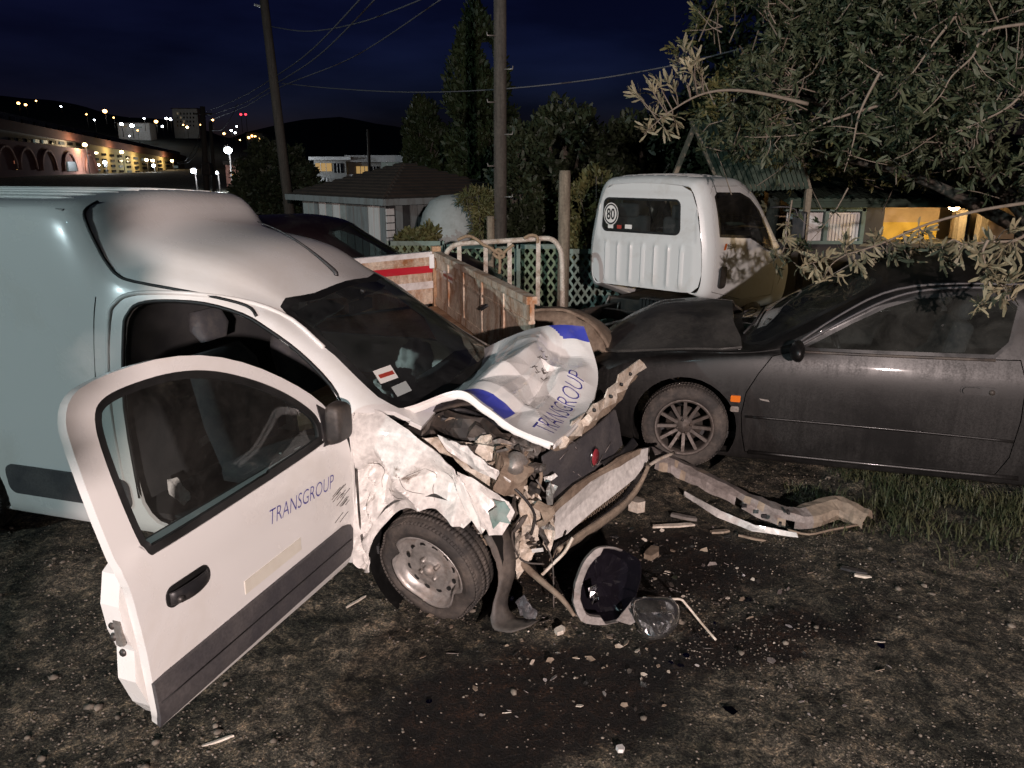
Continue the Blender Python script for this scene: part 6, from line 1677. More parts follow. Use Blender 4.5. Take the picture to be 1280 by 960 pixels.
simple_tree('leafy_tree', 'dense dark tree rising directly behind the wooden fence post', 'tree', (at_y(705, 300, 13.2).x, 13.2, 0), [E_px(705, 195, 13.2, .75, .7, .85), E_px(690, 255, 13, .9, .7, .7), E_px(735, 240, 13.4, .7, .7, .7)], 15000, 'leaf_dark', (.07, .14), .42, 6, thr=-.1)
simple_tree('leafy_tree', 'bushy tree growing behind the wooden power pole, over the tank', 'tree', (at_y(655, 300, 12.4).x, 12.4, 0), [E_px(655, 235, 12.4, .55, .6, .9), E_px(645, 300, 12, .6, .5, .6)], 9000, 'leaf_dark', (.07, .13), .42, 16, thr=-.1)
simple_tree('leafy_tree', 'dark tree standing behind the cab of the truck', 'tree', (at_y(800, 300, 14.5).x, 14.5, 0), [E_px(800, 210, 14.5, 1.15, .9, .9), E_px(860, 200, 15, 1.0, .9, 1.1)], 14000, 'leaf_dark', (.08, .16), .42, 7, thr=-.1)
simple_tree('leafy_tree', 'very tall dark tree behind the large grey-leaved tree', 'tree', (at_y(960, 300, 12.5).x, 12.5, 0), [E_px(985, 60, 12.5, 1.5, .9, 2.0), E_px(1120, 60, 12, 1.8, .9, 2.2), E_px(940, 190, 12.5, .8, .7, .8)], 16000, 'leaf_dark', (.09, .17), .42, 8, thr=-.2)
simple_tree('shrub', 'yellow-green shrub beside the wooden fence post', 'shrub', (at_y(742, 330, 10.6).x, 10.6, 0), [E_px(745, 235, 10.6, .22, .25, .30), E_px(722, 262, 10.6, .25, .25, .35), E_px(735, 300, 10.6, .35, .3, .35)], 2600, 'leaf_olive', (.06, .11), .5, 9, trunk_r=.03)
simple_tree('shrub', 'low weedy shrub at the foot of the grey tank', 'shrub', (at_y(522, 320, 10.9).x, 10.9, 0), [E_px(520, 302, 10.9, .30, .25, .14), E_px(537, 296, 10.9, .12, .15, .16)], 900, 'leaf_olive', (.06, .12), .4, 10, trunk_r=.02)
# creeper hanging over the grey tank
simple_tree('shrub', 'dry brown creeper hanging between the tank and the power pole', 'shrub', (at_y(598, 320, 11.0).x, 11.0, 0), [E_px(598, 250, 11.0, .28, .25, .16), E_px(605, 280, 11.0, .16, .2, .35)], 2200, 'leaf_olive', (.05, .11), .22, 12, trunk_r=.02, up=-.2)

# ================================================================== poles and wires
def utility_pole(label, p0, p1, r0, r1, pegs=0, mat='wood_pole', extra=0.0, lamp=False):
    base = Vector(p0); top = Vector(p1); d = (top - base).normalized(); top = top + d * extra
    t = thing('utility_pole', label, 'pole', tuple(base))
    tube('shaft', [Vector(), (top - base) * .5, top - base], [r0, (r0 + r1) / 2, r1], mat, t, 14)
    for k in range(pegs):
        q = (top - base) * (.10 + .075 * k); s = 1 if k % 2 else -1
        tube('climbing_peg', [q + Vector((s * r0 * .6, -r0 * .6, 0)), q + Vector((s * (r0 + .07), -r0 * .8, .0)), q + Vector((s * (r0 + .075), -r0 * .8, .04))], .010, 'grey_metal', t, 6)
    return t
p = at_y(625, 300, 10.9); q = at_y(625, 0, 10.9); p2 = p.copy(); p2.z = -.1
pole_a = utility_pole('thick wooden power pole standing behind the rusty trailer', (p.x, 10.9, -.1), (q.x, 10.9, q.z), .095, .08, 9, extra=1.2)
box('number_plate', (0.0, -.10, 1.05), (.045, .012, .22), 'white_panel', pole_a)
p = at_y(366, 300, 21); q = at_y(330, 0, 21)
pb = p + (p - q) * ((p.z + .2) / (q.z - p.z))
pole_b = utility_pole('tall wooden power pole leaning above the van roof', tuple(pb), tuple(q), .14, .10, 0, extra=1.0)
bar('stay_bracket', at_y(318, 6, 21) - pb, at_y(332, 10, 21) - pb, .05, .05, 'grey_metal', pole_b)
for (u0, v0, u1, v1, Y, r, lab) in ((253, 133, 258, 232, 46, .17, 'slim wooden power pole standing before the hillside lamps, taller of a pair'), (263, 152, 268, 236, 52, .14, 'slim wooden power pole standing before the hillside lamps, shorter of a pair'), (373, 182, 378, 262, 27, .045, 'thin steel mast beside the lit flat-roofed house'), (460, 162, 462, 222, 60, .13, 'bare pole standing before the lit flat-roofed house')):
    a_ = at_y(u1, v1, Y); b_ = at_y(u0, v0, Y); a2 = a_ + (a_ - b_) * ((a_.z + .3) / (b_.z - a_.z))
    t_ = utility_pole(lab, tuple(a2), tuple(b_), r, r * .8)
    if Y == 46:
        bar('cross_arm', b_ - a2 + Vector((-.5, 0, -.4)), b_ - a2 + Vector((.5, 0, -.4)), .1, .1, 'wood_pole', t_)
        box('transformer', b_ - a2 + Vector((0, -.3, -3.4)), (.5, .4, .7), 'dark_metal', t_, bevel=.05)
    if Y == 27:
        bar('antenna_bar', b_ - a2 + Vector((-.15, 0, -.05)), b_ - a2 + Vector((.18, 0, -.12)), .03, .03, 'grey_metal', t_)
def wire(label, px, r=.012):
    P = [at_y(u, v, Y) for u, v, Y in px]; o = P[0].copy()
    ob = tube('power_line', [p_ - o for p_ in smooth_path(P, 10)], r, 'wire', None, 5); ob.location = o
    return tag(ob, label, 'wire', 'overhead wires')
wire('overhead wire sagging from the leaning pole top, uppermost of the bundle', [(338, 33, 21), (385, 39, 18), (450, 28, 15), (535, -4, 12)], .011)
wire('overhead wire crossing behind the leaning pole, upper of two close lines', [(255, 141, 46), (300, 122, 32), (345, 95, 21), (390, 62, 17), (455, -6, 13)], .013)
wire('overhead wire crossing behind the leaning pole, lower of two close lines', [(256, 146, 46), (300, 131, 32), (346, 104, 21), (400, 68, 17), (474, -6, 13)], .013)
wire('overhead wire descending to the short pole pair from the leaning pole', [(262, 150, 50), (300, 136, 34), (348, 110, 21), (440, 72, 17), (556, -4, 12)], .011)
wire('long overhead wire running from the leaning pole behind the thick pole to the tree', [(352, 104, 21), (410, 110, 19), (500, 115, 16), (600, 113, 13), (720, 102, 12), (830, 84, 11), (930, 60, 10)], .011)
wire('thin drop wire looping from the slim poles towards the long building', [(253, 150, 46), (245, 180, 48), (232, 200, 50), (222, 203, 55)], .02)
wire('second thin drop wire looping below the first one to the long building', [(254, 165, 46), (248, 185, 48), (236, 202, 50), (224, 205, 55)], .02)
wire('thin wire looping between the slim poles and the hillside', [(297, 130, 30), (288, 148, 33), (277, 162, 40), (264, 163, 52)], .012)
# fence post, leaning batten
def round_post(label, u, v0, Y, r, mat):
    b_ = at_y(u, v0, Y); t = thing('fence_post', label, 'post', (b_.x, Y, -.05))
    V, F_ = tube_data([(0, 0, 0), (.005, 0, b_.z * .5), (0, 0, b_.z - .01), (0, 0, b_.z + .05)], [r, r * .98, r * .95, r * .86], 14); mobj('post', V, F_, mat, t, True)
    return t
round_post('round wooden fence post standing left of the truck cab', 706, 213, 9.9, .078, 'wood_post')
round_post('short weathered fence post in front of the power pole', 613, 270, 10.3, .055, 'wood_post')
p = at_y(868, 158, 9.9); q = at_y(842, 222, 9.9); q2 = q + (q - p) * ((q.z) / (p.z - q.z))
ob = bar('batten', Vector((0, 0, 0)), p - q2, .085, .05, 'wood_post'); ob.location = q2; tag(ob, 'pale leaning wooden batten behind the truck cab', 'batten')
# lattice fence
def lattice(label, u0, u1, v, Y, mat='lattice_green', zb=.05):
    a = at_y(u0, v, Y); b_ = at_y(u1, v, Y); W = b_.x - a.x; H_ = a.z - zb
    t = thing('lattice_fence', label, 'fence', (a.x, Y, 0), 0, 'lattice fence panels')
    for s in (1, -1):
        acc = Acc(); k = -H_ / 1.5
        while k < W + H_ / 1.5:
            p0 = Vector((k, s * .006, zb)); p1 = Vector((k + s * H_ / 1.5, s * .006, zb + H_))
            if s < 0: p0.x += 0
            # clip to panel
            def clip(P, Q):
                t0, t1 = 0.0, 1.0; dx = Q.x - P.x
                for lim, sg in ((0, 1), (W, -1)):
                    f0 = (P.x - lim) * sg; f1 = (Q.x - lim) * sg
                    if f0 < 0 and f1 < 0: return None
                    if f0 < 0: t0 = max(t0, f0 / (f0 - f1))
                    if f1 < 0: t1 = min(t1, f0 / (f0 - f1))
                return (P.lerp(Q, t0), P.lerp(Q, t1)) if t1 > t0 else None
            c = clip(p0, p1)
            if c: acc.add(bar_data(c[0], c[1], .030, .010, (0, 1, 0)) if False else bar_data(c[0], c[1], .010, .030, (s, 0, .5)))
            k += .105
        acc.obj('lattice_slats', mat, t)['kind'] = 'stuff'
    for z in (zb, a.z): v_, f_ = box_data((W / 2, 0, z), (W, .05, .06)); mobj('rail', v_, f_, 'fence_rail', t)
    for x in (0, W): v_, f_ = box_data((x, 0, a.z / 2), (.05, .05, a.z + .06)); mobj('stile', v_, f_, 'fence_rail', t)
lattice('low lattice fence panel beside the very dark parked car', 486, 553, 304, 10.5)
lattice('lattice fence panel between the power pole and the fence post', 556, 645, 308, 10.5)
lattice('green lattice fence panel directly left of the round fence post', 648, 701, 308, 10.2)
lattice('weathered lattice fence panel between the fence post and the truck', 708, 790, 314, 10.2, 'fence_rail')

# ================================================================== buildings
def prism(name, poly, z0, z1, mat, parent):
    n = len(poly); V = [(x, y, z) for z in (z0, z1) for x, y in poly]
    return mobj(name, V, [tuple(reversed(range(n))), tuple(range(n, 2 * n))] + [(k, (k + 1) % n, n + (k + 1) % n, n + k) for k in range(n)], mat, parent)
# shed with hipped roof
def build_shed():
    Y0 = 15.0
    c = at_y(487, 300, Y0); l = at_y(381, 300, 17.4); r = at_y(640, 300, 17.2)
    c.z = l.z = r.z = 0
    t = thing('shed', 'board shed with a brown hipped tile roof behind the grey tank', 'shed', tuple(c))
    L = lambda p, z=0: Vector((p.x - c.x, p.y - c.y, z)); ze = at_y(487, 250, Y0).z
    d1 = (l - c).normalized(); d2 = (r - c).normalized(); bk = l + (r - c)
    prism('wall', [tuple(L(p)[:2]) for p in (c, r, bk, l)], 0, ze - .02, 'interior', t)
    n1 = Vector((d1.y, -d1.x, 0)); n1 = n1 if n1.dot(-c) > 0 else -n1
    Ln = (l - c).length; k = 0; x = 0.06; rng = random.Random(2)
    while x < Ln - .1:
        w = rng.choice((.20, .24, .28)); mat = rng.choice(('sheet_grey', 'sheet_grey', 'white_panel', 'tank_grey'))
        pc = c + d1 * (x + w / 2) + n1 * .02; v, f = box_data(L(pc, ze / 2), (w * .86, .03, ze - .05), Matrix.Rotation(math.atan2(d1.y, d1.x), 3, 'Z')); mobj('wall_board', v, f, mat, t); x += w
    n2 = Vector((d2.y, -d2.x, 0)); n2 = n2 if n2.dot(-c) > 0 else -n2; L2 = (r - c).length; x = .04
    for k in range(9):
        v, f = box_data(L(c + d2 * (.02 + .018 * 0) + n2 * .02, .12 + k * (ze - .2) / 9), (.18, .03, (ze - .2) / 9 * .85), Matrix.Rotation(math.atan2(d2.y, d2.x), 3, 'Z')); v = [p + L(c + d2 * .0) for p in v]; mobj('corner_board', v, f, 'white_panel', t)
    x = .15
    while x < L2 - .1:
        v, f = box_data(L(c + d2 * (x + .08) + n2 * .02, ze / 2), (.15, .03, ze - .05), Matrix.Rotation(math.atan2(d2.y, d2.x), 3, 'Z')); mobj('wall_board', v, f, 'sheet_grey' if rng.random() < .5 else 'interior', t); x += .17
    ap = at_y(540, 205, (Y0 + bk.y) / 2); ov = .35
    ctr = (c + bk) / 2
    E_ = [c + (c - ctr).normalized() * ov, r + (r - ctr).normalized() * ov, bk + (bk - ctr).normalized() * ov, l + (l - ctr).normalized() * ov]
    apx = L(ap, ap.z); apx = Vector((L(ctr).x, L(ctr).y, ap.z))
    for i in range(4):
        p_, q_ = E_[i], E_[(i + 1) % 4]; a_, b_ = L(p_, ze), L(q_, ze); N = 14
        sheet('roof_slope', [a_, b_, apx], 'roof_brown', t, 20, 0, 2, thick=.05)
        nrm = (b_ - a_).cross(apx - a_).normalized(); nrm = nrm if nrm.z > 0 else -nrm
        for k in range(1, 12):
            s = k / 12; v, f = bar_data(a_.lerp(apx, s) + nrm * .035, b_.lerp(apx, s) + nrm * .035, .10, .05, tuple(nrm)); mobj('tile_row', v, f, 'roof_brown', t)
        v, f = bar_data(a_ - Vector((0, 0, .03)), b_ - Vector((0, 0, .03)), .05, .12); mobj('fascia', v, f, 'sheet_grey', t)
    return t
build_shed()
p = at_y(567, 303, 12.0); zt = at_y(567, 243, 12.0).z
tk = thing('water_tank', 'pale grey domed water tank next to the shed', 'tank', (p.x, 12.0, 0))
lathe('shell', [(.52, 0), (.54, .1), (.54, zt - .75), (.52, zt - .5), (.46, zt - .27), (.34, zt - .09), (.18, zt - .015), (.0, zt)], 'tank_grey', tk, 36, 'z')
for z in (.25, .55, .85): lathe('hoop', [(.545, z - .02), (.56, z), (.545, z + .02)], 'tank_grey', tk, 36, 'z')
# flat-roofed house with lit windows
def build_house():
    Y = 66
    X = lambda u: at_y(u, 200, Y).x
    Z = lambda v: at_y(445, v, Y).z
    t = thing('flat_roof_house', 'low flat-roofed house with warm lit windows', 'house', (X(445), Y, -.5)); o = Vector(t.location)
    def bx(n, u0, u1, v0, v1, dy, dep, mat): return box(n, Vector(((X(u0) + X(u1)) / 2, Y + dy + dep / 2, (Z(v0) + Z(v1)) / 2)) - o, (X(u1) - X(u0), dep, Z(v0) - Z(v1)), mat, t)
    bx('wall', 392, 432, 200, 240, 0, 5, 'concrete'); bx('wall', 432, 500, 203, 240, 1.0, 5, 'concrete')
    bx('roof_slab', 388, 440, 196, 200, -.6, 6.2, 'white_panel'); bx('roof_slab', 430, 504, 194, 202.5, .3, 6.2, 'white_panel')
    for (u0, u1, v0, v1, m, dy) in ((394, 414, 204, 214, 'window_lit', -.06), (442, 458, 208, 217, 'window_lit', .94), (474, 496, 202.8, 214, 'window_dim', .94), (460, 471, 208, 217, 'window_dark', .94), (417, 429, 204, 216, 'window_dark', -.06), (430, 444, 223, 232, 'window_dim', .5)):
        f = bx('window', u0, u1, v0, v1, dy, .08, m); 
        for k in range(1, 3): bx('mullion', u0 + (u1 - u0) * k / 3 - .35, u0 + (u1 - u0) * k / 3 + .35, v0, v1, dy - .05, .06, 'white_panel')
    bx('balcony', 432, 502, 218, 222, .2, 1.0, 'white_panel'); bx('garden_wall', 395, 412, 222, 238, -1.2, .4, 'white_panel')
    return t
build_house()
# long building on the slope
def build_long():
    n0 = Vector((at_y(-160, 0, 85).x, 85, 0)); f0 = Vector((at_y(226, 0, 240).x, 240, 0))
    dirv = (f0 - n0); Ltot = dirv.length; dirv.normalize(); nrm = Vector((dirv.y, -dirv.x, 0)); nrm = nrm if nrm.dot(-n0) > 0 else -nrm
    t = thing('long_building', 'long terraced building on the hillside with lit lower walls', 'building', tuple(n0))
    def fx(u):   # distance along the facade where bearing u meets it
        r = ray(u, 200); A_ = np.array([[dirv.x, -r[0]], [dirv.y, -r[1]]]); s = np.linalg.solve(A_, -np.array([n0.x, n0.y])); return float(s[0])
    def zv(u, v): s = fx(u); y = n0.y + dirv.y * s; return at_y(u, v, y).z
    def strip(nm, u0, u1, t0, t1, b0, b1, out, mat, nd=8):
        V, F_ = [], []
        for side in (0, 1):
            for k in range(nd + 1):
                q = k / nd; s = fx(u0) + (fx(u1) - fx(u0)) * q
                zt0, zt1 = zv(u0, t0), zv(u1, t1); zb0, zb1 = zv(u0, b0), zv(u1, b1)
                base = dirv * s + nrm * (out if side == 0 else -6)
                V += [base + Vector((0, 0, zb0 + (zb1 - zb0) * q)), base + Vector((0, 0, zt0 + (zt1 - zt0) * q))]
        n = (nd + 1) * 2
        for k in range(nd):
            i = 2 * k; F_ += [(i, i + 2, i + 3, i + 1), (n + i + 2, n + i, n + i + 1, n + i + 3), (i + 1, i + 3, n + i + 3, n + i + 1), (i + 2, i, n + i, n + i + 2)]
        F_ += [(0, 1, n + 1, n), (n - 1, n - 2, 2 * n - 2, 2 * n - 1)]
        return mobj(nm, V, F_, mat, t)
    # upper band, red roof band, lower storeys (bearing, top/bottom rows)
    strip('upper_wall', -160, 226, 98, 190, 117, 195.5, .0, 'concrete')
    strip('roof_band', -160, 226, 116, 195, 133, 201, 1.5, 'brick_red')
    strip('middle_wall', -160, 100, 133, 177, 158, 189, .5, 'concrete')
    strip('lower_wall', -160, 100, 157, 188, 290, 240, 2.5, 'pink_wall')
    strip('far_wall', 100, 226, 176, 200.6, 240, 228, .8, 'ochre_wall')
    def win(u, v, du, dv, out, mat, nm='window'):
        s0, s1 = fx(u - du), fx(u + du); z0, z1 = zv(u, v + dv), zv(u, v - dv); a_ = dirv * s0 + nrm * (out + .12); b_ = dirv * s1 + nrm * (out + .12)
        c_ = (a_ + b_) / 2; v_, f_ = box_data(c_ + Vector((0, 0, (z0 + z1) / 2)), ((b_ - a_).length, .25, z1 - z0), Matrix.Rotation(math.atan2(dirv.y, dirv.x), 3, 'Z')); return mobj(nm, v_, f_, mat, t)
    rng = random.Random(3)
    for k in range(15):
        u = 8 + k * 14.5; vt = np.interp(u, [-160, 226], [98, 190]); vb = np.interp(u, [-160, 226], [117, 195.5])
        if u < 222: win(u, (vt + vb) / 2 + .5, 3.2 - .012 * u, (vb - vt) * .18, 0, 'window_dark')
    for k in range(9):
        u = 12 + k * 10.5; win(u, np.interp(u, [0, 100], [173, 181]), 2.6, 2.0, .5, 'window_dim' if k in (3, 4, 6) else 'window_dark')
    for row in range(4):
        for k in range(11):
            u = 114 + k * 10; v = np.interp(u, [100, 226], [190, 206]) + row * (7.5 - .03 * (u - 100))
            win(u, v, 2.2, 1.5, .8, 'window_dim' if rng.random() < .12 else 'window_dark')
    win(66, 208, 6, 6, 2.5, 'window_dim', 'gate')
    # arched buttresses of the lower wall
    for k in range(5):
        u = -20 + 28 * k; s = fx(u); zt_ = zv(u, np.interp(u, [-160, 100], [157, 188])); w = .10 * s * .0 + 3.0
        V, F_ = [], []
        for i in range(9):
            a_ = pi * i / 8
            for dq in (0, 1): V.append(dirv * (s + w * cos(a_)) + nrm * (2.55 + dq * .25) + Vector((0, 0, zt_ - 3.6 + 3.0 * sin(a_))))
        for i in range(8): F_.append((2 * i, 2 * i + 2, 2 * i + 3, 2 * i + 1))
        ob = mobj('arch', V, F_, 'pink_wall', t, True); md = ob.modifiers.new('s', 'SOLIDIFY'); md.thickness = .4
    return t, fx, dirv, nrm, n0
LB, LBfx, LBd, LBn, LBo = build_long()

# ------------------------------------------------ lamps
def lamp(label, u, v, Y, mat, r, pole=True, watt=0, col=(1, .6, .25), group='lit lamps on the hillside', drop=6.0):
    c = at_y(u, v, Y); t = thing('street_lamp', label, 'lamp', (c.x, c.y, c.z - drop), 0, group)
    b_ = bmesh.new(); bmesh.ops.create_icosphere(b_, subdivisions=2, radius=r)
    for w in b_.verts: w.co.z = w.co.z * .8 + drop
    bobj('lamp_glass', b_, mat, t, True)
    lathe('lamp_hood', [(r * .5, drop + r * .95), (r * 1.3, drop + r * .75), (r * .2, drop + r * 1.25), (.0, drop + r * 1.3)], 'dark_metal', t, 12, 'z')
    tube('lamp_post', [(0, .3, 0), (0, .3, drop * .9), (0, .25, drop + r * 1.2), (0, 0, drop + r * 1.25)], max(.05, r * .22), 'dark_metal', t, 6)
    if watt:
        ld = bpy.data.lights.new('lamp_light', 'POINT'); ld.energy = watt; ld.color = col; ld.shadow_soft_size = r
        lo = bpy.data.objects.new('lamp_light', ld); link(lo, t); lo.location = (0, -r * 1.6, drop)
    return t
def facadeY(u, out): s = LBfx(u); return (LBo.y + LBd.y * s) * (1 - out * .011)
for u, v, d in ((106, 181, 'before the far end of the pink wall'), (152, 190, 'on the ochre wall, first after the pink wall'), (183, 200, 'on the ochre wall, middle of three'), (215, 201, 'at the far end of the ochre wall')):
    lamp('yellow sodium street lamp ' + d, u, v, facadeY(u, 6), 'lamp_sodium', .36, watt=650, col=(1, .78, .48), group='sodium lamps along the long building')
lamp('orange lamp glowing over the pink vaulted wall', 20, 212, facadeY(20, 5), 'lamp_orange', .12, watt=300, col=(1, .68, .5), group='sodium lamps along the long building', drop=4)
for u, v, Y, r, d in ((285, 188, 62, .30, 'brilliant white floodlight between the slim poles and the round bush'), (242, 214, 58, .20, 'white street lamp low beside the taller slim pole'), (131, 203, facadeY(131, 12), .30, 'white street lamp before the ochre wall, nearest the pink wall'), (192, 207, facadeY(192, 12), .36, 'white street lamp before the ochre wall, by its far end'), (271, 216, 62, .10, 'small white lamp right of the slim poles')):
    lamp(d, u, v, Y, 'lamp_white', r, watt=(900 if Y < 70 else 900), col=(.8, .9, 1.0), group='white lamps below the hillside')
for i, (u, v, m, r) in enumerate(((131, 139, 'lamp_orange', .85), (195, 152, 'lamp_orange', .7), (23, 129, 'lamp_orange', .55), (32, 131, 'lamp_orange', .5), (152, 155, 'lamp_white', .7), (165, 157, 'lamp_white', .8), (208, 148, 'lamp_white', .5), (213, 149, 'lamp_white', .5), (234, 159, 'lamp_sodium', .5), (280, 167, 'lamp_orange', .5), (289, 163, 'lamp_white', .4), (294, 166, 'lamp_white', .4), (343, 181, 'lamp_orange', .5), (266, 150, 'lamp_orange', .4), (229, 156, 'lamp_orange', .3), (162, 170, 'lamp_white', .3), (351, 193, 'lamp_orange', .3), (45, 126, 'lamp_orange', .3), (76, 133, 'lamp_white', .3), (108, 143, 'lamp_orange', .3), (118, 150, 'lamp_white', .35), (142, 147, 'lamp_orange', .3), (180, 148, 'lamp_white', .35), (203, 158, 'lamp_white', .4), (251, 156, 'lamp_orange', .35), (300, 175, 'lamp_orange', .3), (333, 178, 'lamp_white', .3), (296, 158, 'lamp_white', .3), (172, 163, 'lamp_orange', .3))):
    lamp({'lamp_orange': 'distant orange lamp high on the dark hillside', 'lamp_white': 'distant white lamp high on the dark hillside', 'lamp_sodium': 'distant yellow lamp on the hillside below the tower block'}[m], u, v, 330, m, r, drop=5, group={'lamp_orange': 'orange lamps on the hillside', 'lamp_white': 'white lamps on the hillside', 'lamp_sodium': None}[m])
for u, v in ((301, 143), (307, 143)): lamp('red warning lamp on the far mast', u, v, 380, 'lamp_red', .6, drop=8, group='red mast lamps')
def far_house(label, u0, u1, v0, v1, Y, wins, mat='concrete'):
    a_, b_ = at_y(u0, v1, Y), at_y(u1, v0, Y); cx = (a_.x + b_.x) / 2; t = thing('hillside_house', label, 'house', (cx, Y, a_.z - 3), 0, 'houses on the dark hillside')
    h = b_.z - a_.z + 3; w = b_.x - a_.x
    box('wall', (0, 3, h / 2), (w, 6, h), mat, t); box('roof', (0, 3, h + .15), (w * 1.08, 6.6, .3), 'roof_brown', t)
    for (u, v, du, dv, m) in wins:
        p_ = at_y(u, v, Y); box('window', (p_.x - cx, -.02, p_.z - (a_.z - 3)), (du * Y / 960, .1, dv * Y / 960), m, t)
far_house('pale hillside house with a row of bright warm windows', 309, 328, 166, 186, 300, [(311, 172, 2.2, 2.2, 'lamp_orange'), (315, 170, 2, 2, 'lamp_orange'), (319, 171, 2.2, 2, 'lamp_orange'), (324, 174, 2, 2, 'lamp_orange'), (324, 180, 3.4, 4, 'lamp_sodium'), (314, 178, 2, 2, 'window_dark')])
far_house('grey tower block standing on the dark hilltop', 218, 246, 136, 164, 360, [(222 + 4 * (k % 6), 142 + 5 * (k // 6), 1.6, 2.2, 'window_dark' if k % 7 else 'window_warm') for k in range(24)])
far_house('long low building with a bright white strip on the hillside', 148, 186, 154, 166, 340, [(156, 158, 6, 2, 'window_warm'), (170, 159, 14, 1.6, 'window_dim')])
far_house('red-lit pair of vaulted sheds beside the white floodlight', 283, 304, 206, 224, 70, [(288, 216, 7, 14, 'pink_wall'), (298, 216, 7, 14, 'pink_wall'), (290, 218, 2, 3, 'lamp_orange')], 'pink_wall')

# ================================================================== right-hand kiosk behind the trees
def build_kiosk():
    Y = 10.6
    X = lambda u: at_y(u, 280, Y).x
    Z = lambda v: at_y(1100, v, Y).z
    t = thing('roadside_kiosk', 'lamp-lit kiosk with white panels and yellow boards behind the tree', 'kiosk', (X(1120), Y, 0)); o = Vector(t.location)
    def bx(n, u0, u1, v0, v1, dy, dep, mat): return box(n, Vector(((X(u0) + X(u1)) / 2, Y + dy + dep / 2, (Z(v0) + Z(v1)) / 2)) - o, (X(u1) - X(u0), dep, Z(v0) - Z(v1)), mat, t)
    zb = 207 + 2.08 * 960 / 10.9 * .985
    bx('lower_wall', 975, 1320, 303, zb, 0, .12, 'interior'); bx('back_wall', 975, 1320, 225, zb, 2.2, .1, 'tan_board')
    for u0, u1, m in ((984, 991, 'white_panel'), (997, 1029, 'white_panel'), (1036, 1075, 'white_panel')): bx('panel', u0, u1, 266, 302, .04, .03, m)
    for u in (994, 1032.5, 1078): bx('frame_post', u - 2.5, u + 2.5, 260, 304, -.02, .10, 'teal_frame')
    bx('frame_rail', 980, 1080, 258, 264, -.02, .10, 'teal_frame'); bx('frame_rail', 980, 1080, 301, 305, -.03, .10, 'teal_frame')
    for k in range(9): bx('curtain_fold', 1038 + k * 4.2, 1040.6 + k * 4.2, 268, 301, .01, .03, 'white_panel')
    bx('gap_shade', 1080, 1104, 250, 304, .0, .1, 'interior')  # dark box stands in for the shade of an open gap
    bx('yellow_board', 1106, 1190, 280, 303, .35, .04, 'yellow_board'); bx('tan_board', 1106, 1190, 258, 280, .35, .04, 'tan_board')
    bx('tan_board', 1208, 1222, 262, 300, .35, .04, 'tan_board'); bx('tan_board', 1240, 1300, 262, 303, .5, .04, 'tan_board')
    for u in (1198, 1225): bx('porch_post', u - 4.5, u + 4.5, 262, 303, -.1, .12, 'wood_post')
    bx('counter', 1100, 1300, 302, 307, -.25, .6, 'interior')
    # roof: corrugated sheets with ridges
    a_ = Acc(); x0, x1 = X(960), X(1340)
    zf, zbk = Z(247), Z(205)
    n = 46
    for k in range(n):
        xx = x0 + (x1 - x0) * (k + .5) / n; bar_ = bar_data(Vector((xx, Y - .7, zf)) - o, Vector((xx, Y + 2.6, zbk)) - o, (x1 - x0) / n * .55, .04); v, f = bar_; mobj('roof_rib', v, f, 'green_sheet', t)
    v = [Vector((x0, Y - .72, zf - .02)) - o, Vector((x1, Y - .72, zf - .02)) - o, Vector((x1, Y + 2.62, zbk - .02)) - o, Vector((x0, Y + 2.62, zbk - .02)) - o]
    ob = mobj('roof_sheet', v, [(0, 1, 2, 3)], 'green_sheet', t); md = ob.modifiers.new('s', 'SOLIDIFY'); md.thickness = .03; md.offset = -1
    bx('fascia', 962, 1338, 246, 256, -.70, .04, 'green_sheet')
    # bulb
    c = at_y(1193, 256, Y - .35) - o
    b_ = bmesh.new(); bmesh.ops.create_icosphere(b_, subdivisions=3, radius=.075); 
    for w in b_.verts: w.co = w.co + c
    bobj('bulb', b_, 'bulb_warm', t, True)
    lathe('bulb_holder', [(.05, .05), (.06, .07), (.02, .12), (.0, .12)], 'dark_metal', t, 12, 'z', tuple(c))
    ld = bpy.data.lights.new('bulb_light', 'POINT'); ld.energy = 45; ld.color = (1, .66, .30); ld.shadow_soft_size = .06
    lo = bpy.data.objects.new('bulb_light', ld); link(lo, t); lo.location = c + Vector((0, -.09, -.02))
    return t
build_kiosk()
# green slatted screen leaning by the truck
def build_screen():
    P = [at_y(u, v, 9.7) for u, v in ((866, 150), (985, 138), (1012, 236), (905, 240))]; o = P[3].copy(); o.z = 0
    t = thing('slatted_screen', 'green slatted screen seen through leaves above the truck cab', 'screen', tuple(o))
    N = 18
    for k in range(N):
        s = (k + .5) / N; a_ = P[0].lerp(P[1], s) - o; b_ = P[3].lerp(P[2], s) - o; v, f = bar_data(b_, a_, .045, .02, (0, 1, 0)); mobj('slat', v, f, 'green_sheet', t)
    for s in (0, 1):
        v, f = bar_data(P[0 + s] - o + Vector((0, .03, 0)), P[3 - s] - o + Vector((0, .03, 0)), .06, .05, (0, 1, 0)); mobj('stile', v, f, 'wood_post', t)
        b_ = P[3 - s] - o; v, f = bar_data(b_ + Vector((0, .03, 0)), Vector((b_.x, b_.y + .03, 0)), .07, .07, (0, 1, 0)); mobj('post', v, f, 'wood_post', t)
    for q in (.06, .94):
        a_ = P[0].lerp(P[3], q) - o; b_ = P[1].lerp(P[2], q) - o; v, f = bar_data(a_ + Vector((0, .03, 0)), b_ + Vector((0, .03, 0)), .05, .05, (0, 1, 0)); mobj('rail', v, f, 'wood_post', t)
build_screen()
